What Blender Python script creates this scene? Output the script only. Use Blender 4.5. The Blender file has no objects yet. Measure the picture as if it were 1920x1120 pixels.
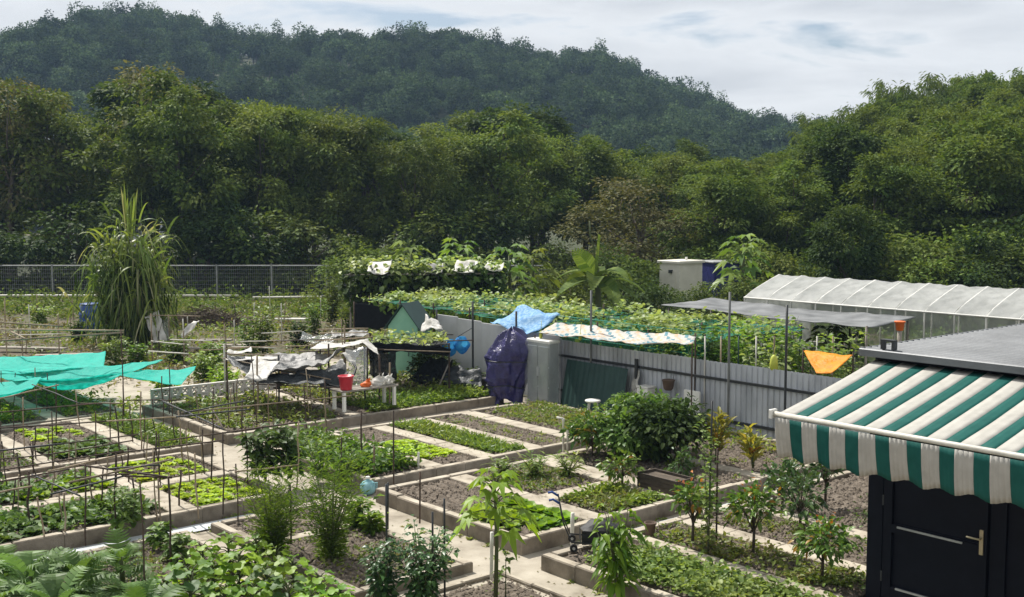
import bpy, math, random
import numpy as np
from mathutils import Vector, Matrix, noise as mnoise

SC = bpy.context.scene
COL = SC.collection
RAD = math.radians

# ------------------------------------------------------------------ camera
H = 4.6
F = 2100.0 / 1920.0
PITCH = math.atan(180 / 2100.0)
cam_d = bpy.data.cameras.new('camera')
cam = bpy.data.objects.new('camera', cam_d)
COL.objects.link(cam)
cam.location = (0, 0, H)
cam.rotation_euler = (math.pi / 2 - PITCH, 0, 0)
cam_d.sensor_width = 36
cam_d.lens = F * 36
cam_d.clip_start = 0.1
cam_d.clip_end = 3000
SC.camera = cam

# ------------------------------------------------------------------ sky and sun
SUN_AZ = RAD(-36)      # left of the view direction, behind the scene
SUN_EL = RAD(52)
W = bpy.data.worlds.new('World')
SC.world = W
W.use_nodes = True
nt = W.node_tree
nt.nodes.clear()
wo = nt.nodes.new('ShaderNodeOutputWorld')
bg = nt.nodes.new('ShaderNodeBackground')
sky = nt.nodes.new('ShaderNodeTexSky')
sky.sky_type = 'NISHITA'
sky.sun_disc = False
sky.sun_elevation = SUN_EL
sky.sun_rotation = SUN_AZ
sky.dust_density = 1.5
tc = nt.nodes.new('ShaderNodeTexCoord')
mp = nt.nodes.new('ShaderNodeMapping')
mp.inputs['Scale'].default_value = (1.0, 1.0, 5.0)
mp.inputs['Rotation'].default_value = (0, 0, RAD(-23.5))
nz = nt.nodes.new('ShaderNodeTexNoise')
nz.inputs['Scale'].default_value = 3.6
nz.inputs['Detail'].default_value = 7
nz.inputs['Roughness'].default_value = 0.55
nz.inputs['Distortion'].default_value = 0.4
rp = nt.nodes.new('ShaderNodeValToRGB')
rp.color_ramp.elements[0].position = 0.34
rp.color_ramp.elements[0].color = (0.1, 0.1, 0.1, 1)
rp.color_ramp.elements[1].position = 0.43
rp.color_ramp.elements[1].color = (1, 1, 1, 1)
rp2 = nt.nodes.new('ShaderNodeValToRGB')
rp2.color_ramp.elements[0].position = 0.38
rp2.color_ramp.elements[0].color = (9.4, 9.6, 9.8, 1)
rp2.color_ramp.elements[1].position = 0.72
rp2.color_ramp.elements[1].color = (6.2, 6.5, 6.9, 1)
mixw = nt.nodes.new('ShaderNodeMixRGB')
lk = nt.links.new
lk(tc.outputs['Generated'], mp.inputs['Vector'])
lk(mp.outputs['Vector'], nz.inputs['Vector'])
lk(nz.outputs['Fac'], rp.inputs['Fac'])
lk(nz.outputs['Fac'], rp2.inputs['Fac'])
lk(rp.outputs['Color'], mixw.inputs['Fac'])
lk(sky.outputs['Color'], mixw.inputs['Color1'])
lk(rp2.outputs['Color'], mixw.inputs['Color2'])
lk(mixw.outputs['Color'], bg.inputs['Color'])
bg.inputs['Strength'].default_value = 0.067
lk(bg.outputs['Background'], wo.inputs['Surface'])

sl = bpy.data.lights.new('sun', 'SUN')
sl.energy = 4.6
sl.angle = RAD(2.0)
sl.color = (1.0, 0.955, 0.885)
sun = bpy.data.objects.new('sun', sl)
COL.objects.link(sun)
sdir = Vector((math.sin(SUN_AZ) * math.cos(SUN_EL), math.cos(SUN_AZ) * math.cos(SUN_EL), math.sin(SUN_EL)))
sun.rotation_euler = sdir.to_track_quat('Z', 'Y').to_euler()
sun.location = (0, 0, 60)

SC.view_settings.view_transform = 'Standard'
SC.view_settings.look = 'None'
SC.view_settings.gamma = 1
SC.view_settings.exposure = 0.54
SC.view_settings.use_curve_mapping = False
SC.render.engine = 'CYCLES'
SC.cycles.max_bounces = 6
SC.cycles.diffuse_bounces = 2
SC.cycles.glossy_bounces = 2
SC.cycles.transmission_bounces = 4
SC.cycles.transparent_max_bounces = 12
SC.cycles.volume_bounces = 0
SC.cycles.use_denoising = True

# ------------------------------------------------------------------ places
cp_, sp_ = math.cos(PITCH), math.sin(PITCH)


def ray(px, py):
    x = (px - 960) / 2100.0
    y = -(py - 560) / 2100.0
    return x, cp_ + y * sp_, -sp_ + y * cp_


def gp(px, py, z=0.0):
    """where a sight line of the photograph meets the level z"""
    dx, dy, dz = ray(px, py)
    t = (z - H) / dz
    return Vector((dx * t, dy * t, z))


def at(px, py, Y):
    """the point at distance Y on that sight line"""
    dx, dy, dz = ray(px, py)
    return Vector((dx / dy * Y, Y, H + dz / dy * Y))


TH = RAD(49.7)
VB = Vector((math.sin(TH), math.cos(TH), 0))
VA = Vector((-math.cos(TH), math.sin(TH), 0))


def UV(u, v, z=0.0):
    p = VA * u + VB * v
    return Vector((p.x, p.y, z))


GROT = math.atan2(VB.y, VB.x)      # local x axis -> VB (v), local y axis -> VA (u)

# ------------------------------------------------------------------ materials
MATS = {}


def ramp(n, stops):
    e = n.color_ramp.elements
    while len(e) < len(stops):
        e.new(0.5)
    for i, (p, c) in enumerate(stops):
        e[i].position = p
        e[i].color = (c[0], c[1], c[2], 1)


def surf(name, cols, scale=6, rough=0.85, bump=0.3, bscale=40, metal=0.0, spec=0.3, detail=6, coords='pos', objvar=0.0, stretch=(1, 1, 1)):
    """procedural surface: a noise ramp through cols, finer grain in the bump"""
    m = bpy.data.materials.new(name)
    m.use_nodes = True
    t = m.node_tree
    b = t.nodes['Principled BSDF']
    b.inputs['Roughness'].default_value = rough
    b.inputs['Metallic'].default_value = metal
    b.inputs['Specular IOR Level'].default_value = spec
    if coords == 'pos':
        g = t.nodes.new('ShaderNodeNewGeometry')
        src = g.outputs['Position']
    else:
        g = t.nodes.new('ShaderNodeTexCoord')
        src = g.outputs['Object']
    mpn = t.nodes.new('ShaderNodeMapping')
    mpn.inputs['Scale'].default_value = stretch
    t.links.new(src, mpn.inputs['Vector'])
    n = t.nodes.new('ShaderNodeTexNoise')
    n.inputs['Scale'].default_value = scale
    n.inputs['Detail'].default_value = detail
    n.inputs['Roughness'].default_value = 0.62
    t.links.new(mpn.outputs['Vector'], n.inputs['Vector'])
    r = t.nodes.new('ShaderNodeValToRGB')
    k = len(cols)
    ramp(r, [(0.28 + 0.46 * i / max(1, k - 1), c) for i, c in enumerate(cols)])
    t.links.new(n.outputs['Fac'], r.inputs['Fac'])
    out = r.outputs['Color']
    if objvar:
        oi = t.nodes.new('ShaderNodeObjectInfo')
        mr = t.nodes.new('ShaderNodeMapRange')
        mr.inputs['To Min'].default_value = 1 - objvar
        mr.inputs['To Max'].default_value = 1 + objvar
        t.links.new(oi.outputs['Random'], mr.inputs['Value'])
        hs = t.nodes.new('ShaderNodeHueSaturation')
        t.links.new(mr.outputs['Result'], hs.inputs['Value'])
        t.links.new(out, hs.inputs['Color'])
        out = hs.outputs['Color']
    t.links.new(out, b.inputs['Base Color'])
    if bump:
        n2 = t.nodes.new('ShaderNodeTexNoise')
        n2.inputs['Scale'].default_value = bscale
        n2.inputs['Detail'].default_value = 5
        t.links.new(mpn.outputs['Vector'], n2.inputs['Vector'])
        bp = t.nodes.new('ShaderNodeBump')
        bp.inputs['Strength'].default_value = bump
        bp.inputs['Distance'].default_value = 0.02
        t.links.new(n2.outputs['Fac'], bp.inputs['Height'])
        t.links.new(bp.outputs['Normal'], b.inputs['Normal'])
    MATS[name] = m
    return m


def leafm(name, c1, c2, trans=0.42, rough=0.45, var=0.22, tint=(1.25, 1.2, 0.55), c3=None, pc3=0.0, spec=0.22):
    """leaf: colour differs leaf by leaf and plant by plant, light shines through"""
    m = bpy.data.materials.new(name)
    m.use_nodes = True
    t = m.node_tree
    b = t.nodes['Principled BSDF']
    b.inputs['Roughness'].default_value = rough
    b.inputs['Specular IOR Level'].default_value = spec
    g = t.nodes.new('ShaderNodeNewGeometry')
    r = t.nodes.new('ShaderNodeValToRGB')
    st = [(0.0, c1), (0.85, c2)]
    if c3:
        st = [(0.0, c1), (0.96 - pc3, c2), (1.0 - pc3, c3)]
    ramp(r, st)
    t.links.new(g.outputs['Random Per Island'], r.inputs['Fac'])
    oi = t.nodes.new('ShaderNodeObjectInfo')
    mr = t.nodes.new('ShaderNodeMapRange')
    mr.inputs['To Min'].default_value = 1 - var
    mr.inputs['To Max'].default_value = 1 + var
    t.links.new(oi.outputs['Random'], mr.inputs['Value'])
    # a loose patchiness through the plant
    n = t.nodes.new('ShaderNodeTexNoise')
    n.inputs['Scale'].default_value = 0.55
    n.inputs['Detail'].default_value = 2
    t.links.new(g.outputs['Position'], n.inputs['Vector'])
    mr2 = t.nodes.new('ShaderNodeMapRange')
    mr2.inputs['From Min'].default_value = 0.3
    mr2.inputs['From Max'].default_value = 0.7
    mr2.inputs['To Min'].default_value = 0.489
    mr2.inputs['To Max'].default_value = 0.527
    t.links.new(n.outputs['Fac'], mr2.inputs['Value'])
    hs = t.nodes.new('ShaderNodeHueSaturation')
    t.links.new(mr.outputs['Result'], hs.inputs['Value'])
    t.links.new(mr2.outputs['Result'], hs.inputs['Hue'])
    t.links.new(r.outputs['Color'], hs.inputs['Color'])
    t.links.new(hs.outputs['Color'], b.inputs['Base Color'])
    tm = t.nodes.new('ShaderNodeMixRGB')
    tm.blend_type = 'MULTIPLY'
    tm.inputs['Fac'].default_value = 1
    tm.inputs['Color2'].default_value = (*tint, 1)
    t.links.new(hs.outputs['Color'], tm.inputs['Color1'])
    tl = t.nodes.new('ShaderNodeBsdfTranslucent')
    t.links.new(tm.outputs['Color'], tl.inputs['Color'])
    mx = t.nodes.new('ShaderNodeMixShader')
    mx.inputs['Fac'].default_value = trans
    t.links.new(b.outputs['BSDF'], mx.inputs[1])
    t.links.new(tl.outputs['BSDF'], mx.inputs[2])
    t.links.new(mx.outputs['Shader'], t.nodes['Material Output'].inputs['Surface'])
    MATS[name] = m
    return m


def clothm(name, c1, c2, trans=0.35, clear=0.0, rough=0.6, scale=5, spec=0.3, sheen=0.0, bump=0.5):
    """thin sheet: lets some light through; clear = share that is open (nets) """
    m = bpy.data.materials.new(name)
    m.use_nodes = True
    t = m.node_tree
    b = t.nodes['Principled BSDF']
    b.inputs['Roughness'].default_value = rough
    b.inputs['Specular IOR Level'].default_value = spec
    b.inputs['Sheen Weight'].default_value = sheen
    b.inputs['Sheen Roughness'].default_value = 0.4
    g = t.nodes.new('ShaderNodeNewGeometry')
    n = t.nodes.new('ShaderNodeTexNoise')
    n.inputs['Scale'].default_value = scale
    n.inputs['Detail'].default_value = 6
    t.links.new(g.outputs['Position'], n.inputs['Vector'])
    r = t.nodes.new('ShaderNodeValToRGB')
    ramp(r, [(0.32, c1), (0.68, c2)])
    t.links.new(n.outputs['Fac'], r.inputs['Fac'])
    t.links.new(r.outputs['Color'], b.inputs['Base Color'])
    tl = t.nodes.new('ShaderNodeBsdfTranslucent')
    t.links.new(r.outputs['Color'], tl.inputs['Color'])
    mx = t.nodes.new('ShaderNodeMixShader')
    mx.inputs['Fac'].default_value = trans
    t.links.new(b.outputs['BSDF'], mx.inputs[1])
    t.links.new(tl.outputs['BSDF'], mx.inputs[2])
    last = mx.outputs['Shader']
    n3 = t.nodes.new('ShaderNodeTexNoise')
    n3.inputs['Scale'].default_value = scale * 3
    n3.inputs['Detail'].default_value = 4
    t.links.new(g.outputs['Position'], n3.inputs['Vector'])
    bp = t.nodes.new('ShaderNodeBump')
    bp.inputs['Strength'].default_value = bump
    bp.inputs['Distance'].default_value = 0.05
    t.links.new(n3.outputs['Fac'], bp.inputs['Height'])
    t.links.new(bp.outputs['Normal'], b.inputs['Normal'])
    if clear:
        tr = t.nodes.new('ShaderNodeBsdfTransparent')
        m2 = t.nodes.new('ShaderNodeMixShader')
        mr = t.nodes.new('ShaderNodeMapRange')
        mr.inputs['From Min'].default_value = 0.3
        mr.inputs['From Max'].default_value = 0.7
        mr.inputs['To Min'].default_value = max(0, clear - 0.15)
        mr.inputs['To Max'].default_value = clear + 0.15
        t.links.new(n.outputs['Fac'], mr.inputs['Value'])
        t.links.new(mr.outputs['Result'], m2.inputs['Fac'])
        t.links.new(last, m2.inputs[1])
        t.links.new(tr.outputs['BSDF'], m2.inputs[2])
        last = m2.outputs['Shader']
    t.links.new(last, t.nodes['Material Output'].inputs['Surface'])
    MATS[name] = m
    return m


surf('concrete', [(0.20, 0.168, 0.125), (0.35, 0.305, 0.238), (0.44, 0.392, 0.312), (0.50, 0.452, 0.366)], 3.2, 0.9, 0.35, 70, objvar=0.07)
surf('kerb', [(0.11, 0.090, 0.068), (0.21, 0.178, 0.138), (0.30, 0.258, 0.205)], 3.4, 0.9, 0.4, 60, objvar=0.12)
surf('aisle', [(0.19, 0.160, 0.12), (0.31, 0.272, 0.213), (0.39, 0.348, 0.278), (0.45, 0.408, 0.332)], 1.6, 0.85, 0.12, 50)
surf('channel', [(0.33, 0.35, 0.36), (0.50, 0.53, 0.55), (0.60, 0.63, 0.65)], 2.2, 0.45, 0.2, 40, spec=0.5)
surf('soil', [(0.075, 0.060, 0.045), (0.150, 0.122, 0.094), (0.250, 0.208, 0.165)], 9, 0.95, 0.9, 55)
surf('soil_dark', [(0.05, 0.040, 0.030), (0.11, 0.088, 0.066), (0.18, 0.146, 0.112)], 9, 0.95, 0.9, 55)
surf('earth', [(0.050, 0.045, 0.026), (0.115, 0.092, 0.062), (0.075, 0.078, 0.036), (0.17, 0.135, 0.095)], 0.9, 0.95, 0.8, 18)
surf('forest_floor', [(0.020, 0.028, 0.010), (0.04, 0.05, 0.018), (0.05, 0.05, 0.025)], 0.5, 0.95, 0.6, 6)
surf('bark', [(0.045, 0.035, 0.026), (0.10, 0.08, 0.06), (0.16, 0.135, 0.105)], 7, 0.9, 0.7, 40, coords='obj', stretch=(1, 1, 0.3))
surf('stem', [(0.06, 0.08, 0.03), (0.11, 0.12, 0.05)], 12, 0.7, 0.2, 60, coords='obj')
surf('bamboo', [(0.14, 0.10, 0.06), (0.27, 0.21, 0.14), (0.36, 0.31, 0.23)], 8, 0.65, 0.2, 50, stretch=(1, 1, 0.3), objvar=0.3)
surf('dark_metal', [(0.018, 0.020, 0.022), (0.035, 0.038, 0.040)], 9, 0.5, 0.1, 60, spec=0.5, objvar=0.2)
surf('rusty_metal', [(0.030, 0.024, 0.020), (0.065, 0.045, 0.033), (0.10, 0.06, 0.04)], 10, 0.75, 0.3, 60, objvar=0.25)
surf('post_grey', [(0.10, 0.105, 0.10), (0.17, 0.175, 0.17)], 5, 0.6, 0.1, 60, spec=0.4, objvar=0.1)
surf('wire', [(0.20, 0.21, 0.20), (0.30, 0.31, 0.30)], 5, 0.6, 0.1, 60, spec=0.3)
surf('galvanised', [(0.30, 0.31, 0.31), (0.42, 0.43, 0.43), (0.50, 0.51, 0.51)], 5, 0.45, 0.1, 60, metal=0.35, spec=0.5, objvar=0.08)
surf('white_plastic', [(0.62, 0.61, 0.56), (0.78, 0.77, 0.72)], 6, 0.45, 0.08, 50, spec=0.4, objvar=0.06)
surf('pvc', [(0.48, 0.46, 0.40), (0.66, 0.64, 0.57)], 8, 0.5, 0.08, 50, spec=0.4, objvar=0.1)
surf('fence_sheet', [(0.30, 0.315, 0.335), (0.48, 0.50, 0.53), (0.58, 0.60, 0.63)], 2.4, 0.5, 0.12, 30, spec=0.45, objvar=0.12, stretch=(1, 1, 0.35))
surf('fence_smooth', [(0.44, 0.44, 0.43), (0.56, 0.56, 0.55), (0.62, 0.62, 0.61)], 1.2, 0.6, 0.1, 20, spec=0.35, objvar=0.04)
surf('green_sheet', [(0.012, 0.040, 0.034), (0.022, 0.062, 0.053)], 3, 0.55, 0.25, 30, spec=0.4)
surf('green_paint', [(0.20, 0.43, 0.30), (0.28, 0.52, 0.38)], 3.5, 0.6, 0.15, 30, spec=0.35)
surf('navy_paint', [(0.004, 0.005, 0.010), (0.008, 0.009, 0.016)], 5, 0.5, 0.06, 60, spec=0.12)
surf('brass', [(0.42, 0.36, 0.24), (0.55, 0.48, 0.34)], 8, 0.35, 0.05, 50, metal=0.8)
surf('roof_metal', [(0.10, 0.106, 0.112), (0.145, 0.152, 0.16), (0.19, 0.198, 0.207)], 1.5, 0.5, 0.05, 30, metal=0.3, spec=0.5, stretch=(1, 1, 1))
surf('cabin_paint', [(0.58, 0.55, 0.47), (0.72, 0.69, 0.60)], 2, 0.6, 0.1, 20)
surf('blue_plastic', [(0.012, 0.045, 0.20), (0.020, 0.075, 0.30)], 5, 0.4, 0.05, 30, spec=0.45)
surf('red_plastic', [(0.42, 0.018, 0.035), (0.55, 0.03, 0.05)], 5, 0.4, 0.05, 30, spec=0.45)
surf('orange_plastic', [(0.65, 0.12, 0.02), (0.78, 0.18, 0.03)], 5, 0.45, 0.05, 30)
surf('teal_plastic', [(0.10, 0.30, 0.34), (0.32, 0.55, 0.58)], 14, 0.35, 0.1, 30, spec=0.5)
surf('black_rubber', [(0.010, 0.010, 0.011), (0.022, 0.022, 0.024)], 8, 0.6, 0.15, 40)
surf('wood_dark', [(0.030, 0.024, 0.018), (0.07, 0.055, 0.04), (0.10, 0.08, 0.06)], 6, 0.8, 0.4, 40, stretch=(1, 1, 4))
surf('wood_grey', [(0.15, 0.13, 0.11), (0.28, 0.25, 0.21), (0.36, 0.33, 0.28)], 6, 0.85, 0.4, 40, objvar=0.15)
surf('lattice_white', [(0.46, 0.44, 0.40), (0.66, 0.64, 0.60)], 5, 0.75, 0.2, 40, objvar=0.08)
surf('terracotta', [(0.08, 0.055, 0.04), (0.14, 0.095, 0.07)], 7, 0.85, 0.3, 40)
surf('brush', [(0.05, 0.038, 0.028), (0.11, 0.085, 0.06), (0.17, 0.13, 0.095)], 9, 0.95, 0.6, 40)
surf('building_wall', [(0.55, 0.56, 0.57), (0.68, 0.69, 0.70)], 0.7, 0.8, 0.1, 8)
surf('window_glass', [(0.05, 0.06, 0.07), (0.09, 0.10, 0.11)], 1, 0.2, 0, 8, spec=0.6)
surf('green_line', [(0.02, 0.20, 0.13), (0.04, 0.30, 0.20)], 8, 0.6, 0.0, 30)
surf('gourd', [(0.36, 0.40, 0.05), (0.55, 0.58, 0.10)], 8, 0.5, 0.05, 30)

leafm('leaf_tree', (0.059, 0.095, 0.019), (0.156, 0.202, 0.044), 0.30, rough=0.65, spec=0.08)
leafm('leaf_tree_olive', (0.065, 0.096, 0.019), (0.179, 0.218, 0.047), 0.30, rough=0.65, spec=0.08)
leafm('leaf_tree_dark', (0.026, 0.047, 0.014), (0.070, 0.104, 0.026), 0.30, rough=0.65, spec=0.08)
leafm('leaf_tree_brown', (0.080, 0.085, 0.032), (0.165, 0.155, 0.065), 0.30, rough=0.65, spec=0.08)
leafm('leaf_bamboo', (0.060, 0.100, 0.024), (0.160, 0.209, 0.053), 0.34, rough=0.65, spec=0.08)
leafm('leaf_far', (0.021, 0.039, 0.019), (0.086, 0.124, 0.057), 0.22, rough=0.8, spec=0.03, var=0.5, tint=(1.1, 1.1, 0.7))
leafm('leaf_bright', (0.090, 0.185, 0.014), (0.245, 0.360, 0.030), 0.42, var=0.2)
leafm('leaf_lettuce', (0.258, 0.381, 0.025), (0.482, 0.582, 0.067), 0.45, var=0.16)
leafm('leaf_grass', (0.084, 0.145, 0.022), (0.227, 0.291, 0.055), 0.42)
leafm('leaf_crop', (0.060, 0.118, 0.022), (0.179, 0.262, 0.055), 0.40)
leafm('leaf_weed', (0.098, 0.150, 0.028), (0.260, 0.305, 0.072), 0.38, c3=(0.24, 0.21, 0.11), pc3=0.14)
leafm('leaf_dry', (0.12, 0.105, 0.05), (0.26, 0.225, 0.12), 0.3)
leafm('leaf_dark', (0.033, 0.069, 0.022), (0.088, 0.150, 0.045), 0.28, rough=0.35)
leafm('leaf_citrus', (0.047, 0.101, 0.020), (0.143, 0.227, 0.039), 0.33, rough=0.35, c3=(0.30, 0.16, 0.03), pc3=0.06)
leafm('leaf_silver', (0.060, 0.110, 0.032), (0.165, 0.240, 0.085), 0.34, rough=0.5, spec=0.25, tint=(1.1, 1.2, 0.6))
leafm('leaf_silver_green', (0.050, 0.098, 0.024), (0.130, 0.200, 0.050), 0.33, rough=0.5, spec=0.22)
leafm('leaf_feather', (0.066, 0.123, 0.020), (0.191, 0.274, 0.043), 0.42)
leafm('leaf_croton', (0.20, 0.22, 0.04), (0.42, 0.36, 0.07), 0.42, c3=(0.34, 0.13, 0.03), pc3=0.10)
leafm('leaf_vine', (0.096, 0.157, 0.036), (0.287, 0.358, 0.097), 0.42)
leafm('leaf_vine_pale', (0.150, 0.200, 0.070), (0.330, 0.390, 0.150), 0.40)
leafm('leaf_cane', (0.102, 0.156, 0.026), (0.282, 0.348, 0.084), 0.40, c3=(0.40, 0.40, 0.22), pc3=0.10)
leafm('leaf_red', (0.30, 0.06, 0.02), (0.50, 0.16, 0.03), 0.4)

clothm('teal_net', (0.012, 0.52, 0.43), (0.03, 0.72, 0.60), 0.45, 0.20, 0.6, 9)
clothm('black_net', (0.008, 0.010, 0.012), (0.018, 0.022, 0.024), 0.1, 0.16, 0.8, 10)
clothm('black_sheet', (0.004, 0.005, 0.006), (0.009, 0.010, 0.012), 0.02, 0, 0.8, 6, 0.1)
clothm('green_net', (0.010, 0.17, 0.10), (0.03, 0.28, 0.17), 0.3, 0.38, 0.7, 12)
clothm('purple_tarp', (0.014, 0.011, 0.070), (0.032, 0.026, 0.140), 0.08, 0, 0.30, 9, 0.6)
clothm('light_blue_tarp', (0.10, 0.34, 0.68), (0.42, 0.66, 0.86), 0.35, 0, 0.5, 14)
clothm('white_tarp', (0.55, 0.53, 0.48), (0.82, 0.80, 0.75), 0.28, 0, 0.5, 5)
clothm('grey_tarp', (0.16, 0.16, 0.155), (0.42, 0.41, 0.39), 0.2, 0, 0.5, 4)
clothm('dark_tarp', (0.020, 0.024, 0.026), (0.055, 0.062, 0.064), 0.1, 0, 0.5, 6)
clothm('grey_sheet', (0.10, 0.105, 0.108), (0.22, 0.226, 0.23), 0.08, 0, 0.6, 2, bump=0.15)
clothm('clear_plastic', (0.40, 0.43, 0.44), (0.66, 0.69, 0.70), 0.35, 0.72, 0.15, 5, 0.9)
clothm('cloth_white', (0.48, 0.47, 0.43), (0.64, 0.62, 0.57), 0.25, 0, 0.6, 6)
surf('cabinet_plastic', [(0.42, 0.45, 0.46), (0.60, 0.63, 0.64)], 1.8, 0.25, 0.04, 9, metal=0.7, spec=0.6)
clothm('greenhouse_film', (0.36, 0.37, 0.355), (0.66, 0.67, 0.65), 0.40, 0.14, 0.45, 3.5, 0.4, bump=0.3)
clothm('greenhouse_wall', (0.26, 0.28, 0.25), (0.48, 0.50, 0.46), 0.4, 0.34, 0.45, 5, 0.4)
clothm('orange_tarp', (0.80, 0.30, 0.010), (0.92, 0.42, 0.02), 0.4, 0, 0.5, 6)
clothm('blue_bag', (0.02, 0.20, 0.55), (0.08, 0.46, 0.72), 0.4, 0, 0.4, 8)
clothm('navy_cover', (0.012, 0.016, 0.09), (0.025, 0.03, 0.16), 0.1, 0, 0.5, 4)
clothm('awning_white', (0.44, 0.425, 0.385), (0.52, 0.505, 0.46), 0.22, 0, 0.75, 9, 0.1, bump=0.03)
clothm('awning_green', (0.014, 0.112, 0.094), (0.020, 0.138, 0.116), 0.34, 0, 0.6, 9, 0.15, bump=0.03)
clothm('sheet_peach', (0.70, 0.50, 0.33), (0.80, 0.62, 0.45), 0.35, 0, 0.6, 9)
clothm('sheet_teal', (0.10, 0.26, 0.33), (0.18, 0.38, 0.44), 0.35, 0, 0.6, 9)


# ------------------------------------------------------------------ mesh tools
def M(x):
    return MATS[x] if isinstance(x, str) else x


class MB:
    """collects vertices and faces; build() makes one mesh object of them"""

    def __init__(s):
        s.v, s.f, s.m = [], [], []

    def add(s, verts, faces, mi=0):
        k = len(s.v)
        s.v.extend([tuple(p) for p in verts])
        s.f.extend([tuple(i + k for i in f) for f in faces])
        s.m.extend([mi] * len(faces))
        return s

    def box(s, c, size, rz=0.0, mi=0, taper=1.0):
        hx, hy, hz = size[0] / 2, size[1] / 2, size[2] / 2
        cs, sn = math.cos(rz), math.sin(rz)
        vs = []
        for z, k in ((-hz, 1.0), (hz, taper)):
            for x, y in ((-hx, -hy), (hx, -hy), (hx, hy), (-hx, hy)):
                x, y = x * k, y * k
                vs.append((c[0] + x * cs - y * sn, c[1] + x * sn + y * cs, c[2] + z))
        return s.add(vs, [(3, 2, 1, 0), (4, 5, 6, 7), (0, 1, 5, 4), (1, 2, 6, 5), (2, 3, 7, 6), (3, 0, 4, 7)], mi)

    def bevbox(s, c, size, b, rz=0.0, mi=0, jit=0.0, rng=None):
        """box with a chamfered top edge"""
        hx, hy, hz = size[0] / 2, size[1] / 2, size[2] / 2
        cs, sn = math.cos(rz), math.sin(rz)
        vs = []
        for z, k in ((-hz, 0), (hz - b, 0), (hz, b)):
            for x, y in ((-hx, -hy), (hx, -hy), (hx, hy), (-hx, hy)):
                x -= math.copysign(k, x)
                y -= math.copysign(k, y)
                dz = (rng.uniform(-jit, jit) if rng and z > -hz else 0)
                vs.append((c[0] + x * cs - y * sn, c[1] + x * sn + y * cs, c[2] + z + dz))
        fs = [(3, 2, 1, 0), (8, 9, 10, 11)]
        for r in (0, 4):
            for i in range(4):
                j = (i + 1) % 4
                fs.append((r + i, r + j, r + 4 + j, r + 4 + i))
        return s.add(vs, fs, mi)

    def tube(s, pts, rad, seg=6, mi=0, cap=True):
        pts = [Vector(p) for p in pts]
        if not hasattr(rad, '__len__'):
            rad = [rad] * len(pts)
        k = len(s.v)
        ref = None
        for i, p in enumerate(pts):
            d = (pts[min(i + 1, len(pts) - 1)] - pts[max(i - 1, 0)])
            if d.length < 1e-7:
                d = Vector((0, 0, 1))
            d.normalize()
            if ref is None:
                ref = Vector((1, 0, 0)) if abs(d.x) < 0.8 else Vector((0, 1, 0))
            a = (ref - d * ref.dot(d)).normalized()
            ref = a
            b = d.cross(a)
            for j in range(seg):
                t = 2 * math.pi * j / seg
                q = p + (a * math.cos(t) + b * math.sin(t)) * rad[i]
                s.v.append((q.x, q.y, q.z))
        for i in range(len(pts) - 1):
            for j in range(seg):
                j2 = (j + 1) % seg
                s.f.append((k + i * seg + j, k + i * seg + j2, k + (i + 1) * seg + j2, k + (i + 1) * seg + j))
                s.m.append(mi)
        if cap:
            s.f.append(tuple(k + j for j in reversed(range(seg))))
            s.f.append(tuple(k + (len(pts) - 1) * seg + j for j in range(seg)))
            s.m += [mi, mi]
        return s

    def lathe(s, c, prof, seg=14, mi=0, sx=1.0, sy=1.0):
        k = len(s.v)
        for r, z in prof:
            for j in range(seg):
                t = 2 * math.pi * j / seg
                s.v.append((c[0] + r * sx * math.cos(t), c[1] + r * sy * math.sin(t), c[2] + z))
        for i in range(len(prof) - 1):
            for j in range(seg):
                j2 = (j + 1) % seg
                s.f.append((k + i * seg + j, k + i * seg + j2, k + (i + 1) * seg + j2, k + (i + 1) * seg + j))
                s.m.append(mi)
        s.f.append(tuple(k + j for j in reversed(range(seg))))
        s.f.append(tuple(k + (len(prof) - 1) * seg + j for j in range(seg)))
        s.m += [mi, mi]
        return s

    def grid(s, fn, nu, nv, mi=0, mfn=None):
        k = len(s.v)
        for i in range(nu + 1):
            for j in range(nv + 1):
                s.v.append(tuple(fn(i / nu, j / nv)))
        for i in range(nu):
            for j in range(nv):
                a = k + i * (nv + 1) + j
                s.f.append((a, a + nv + 1, a + nv + 2, a + 1))
                s.m.append(mfn(i, j) if mfn else mi)
        return s

    def np(s, V, Fc, mi=0):
        k = len(s.v)
        s.v.extend(map(tuple, V.tolist()))
        s.f.extend([tuple(x + k for x in f) for f in Fc.tolist()])
        s.m.extend([mi] * len(Fc))
        return s

    def mesh(s, name, mats, origin=(0, 0, 0), smooth=False):
        me = bpy.data.meshes.new(name)
        o = Vector(origin)
        if o.length > 0:
            vv = [(a - o.x, b - o.y, c - o.z) for a, b, c in s.v]
        else:
            vv = s.v
        me.from_pydata(vv, [], s.f)
        if not isinstance(mats, (list, tuple)):
            mats = [mats]
        for m in mats:
            me.materials.append(M(m))
        if len(mats) > 1:
            me.polygons.foreach_set('material_index', s.m)
        if smooth:
            me.polygons.foreach_set('use_smooth', [True] * len(me.polygons))
        me.update()
        return me

    def build(s, name, mats, parent=None, origin=None, smooth=False, label=None, cat=None, group=None, kind=None):
        if origin is None:
            origin = parent.location if parent is not None else (0, 0, 0)
        me = s.mesh(name, mats, origin, smooth)
        return put(name, me, parent, origin if parent is None else None, label, cat, group, kind)


def put(name, me, parent=None, loc=None, label=None, cat=None, group=None, kind=None, rz=0.0, scale=None):
    ob = bpy.data.objects.new(name, me)
    COL.objects.link(ob)
    if loc is not None:
        ob.location = loc
    if rz:
        ob.rotation_euler = (0, 0, rz)
    if scale is not None:
        ob.scale = scale if hasattr(scale, '__len__') else (scale, scale, scale)
    if parent is not None:
        ob.parent = parent
    tag(ob, label, cat, group, kind)
    return ob


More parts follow.
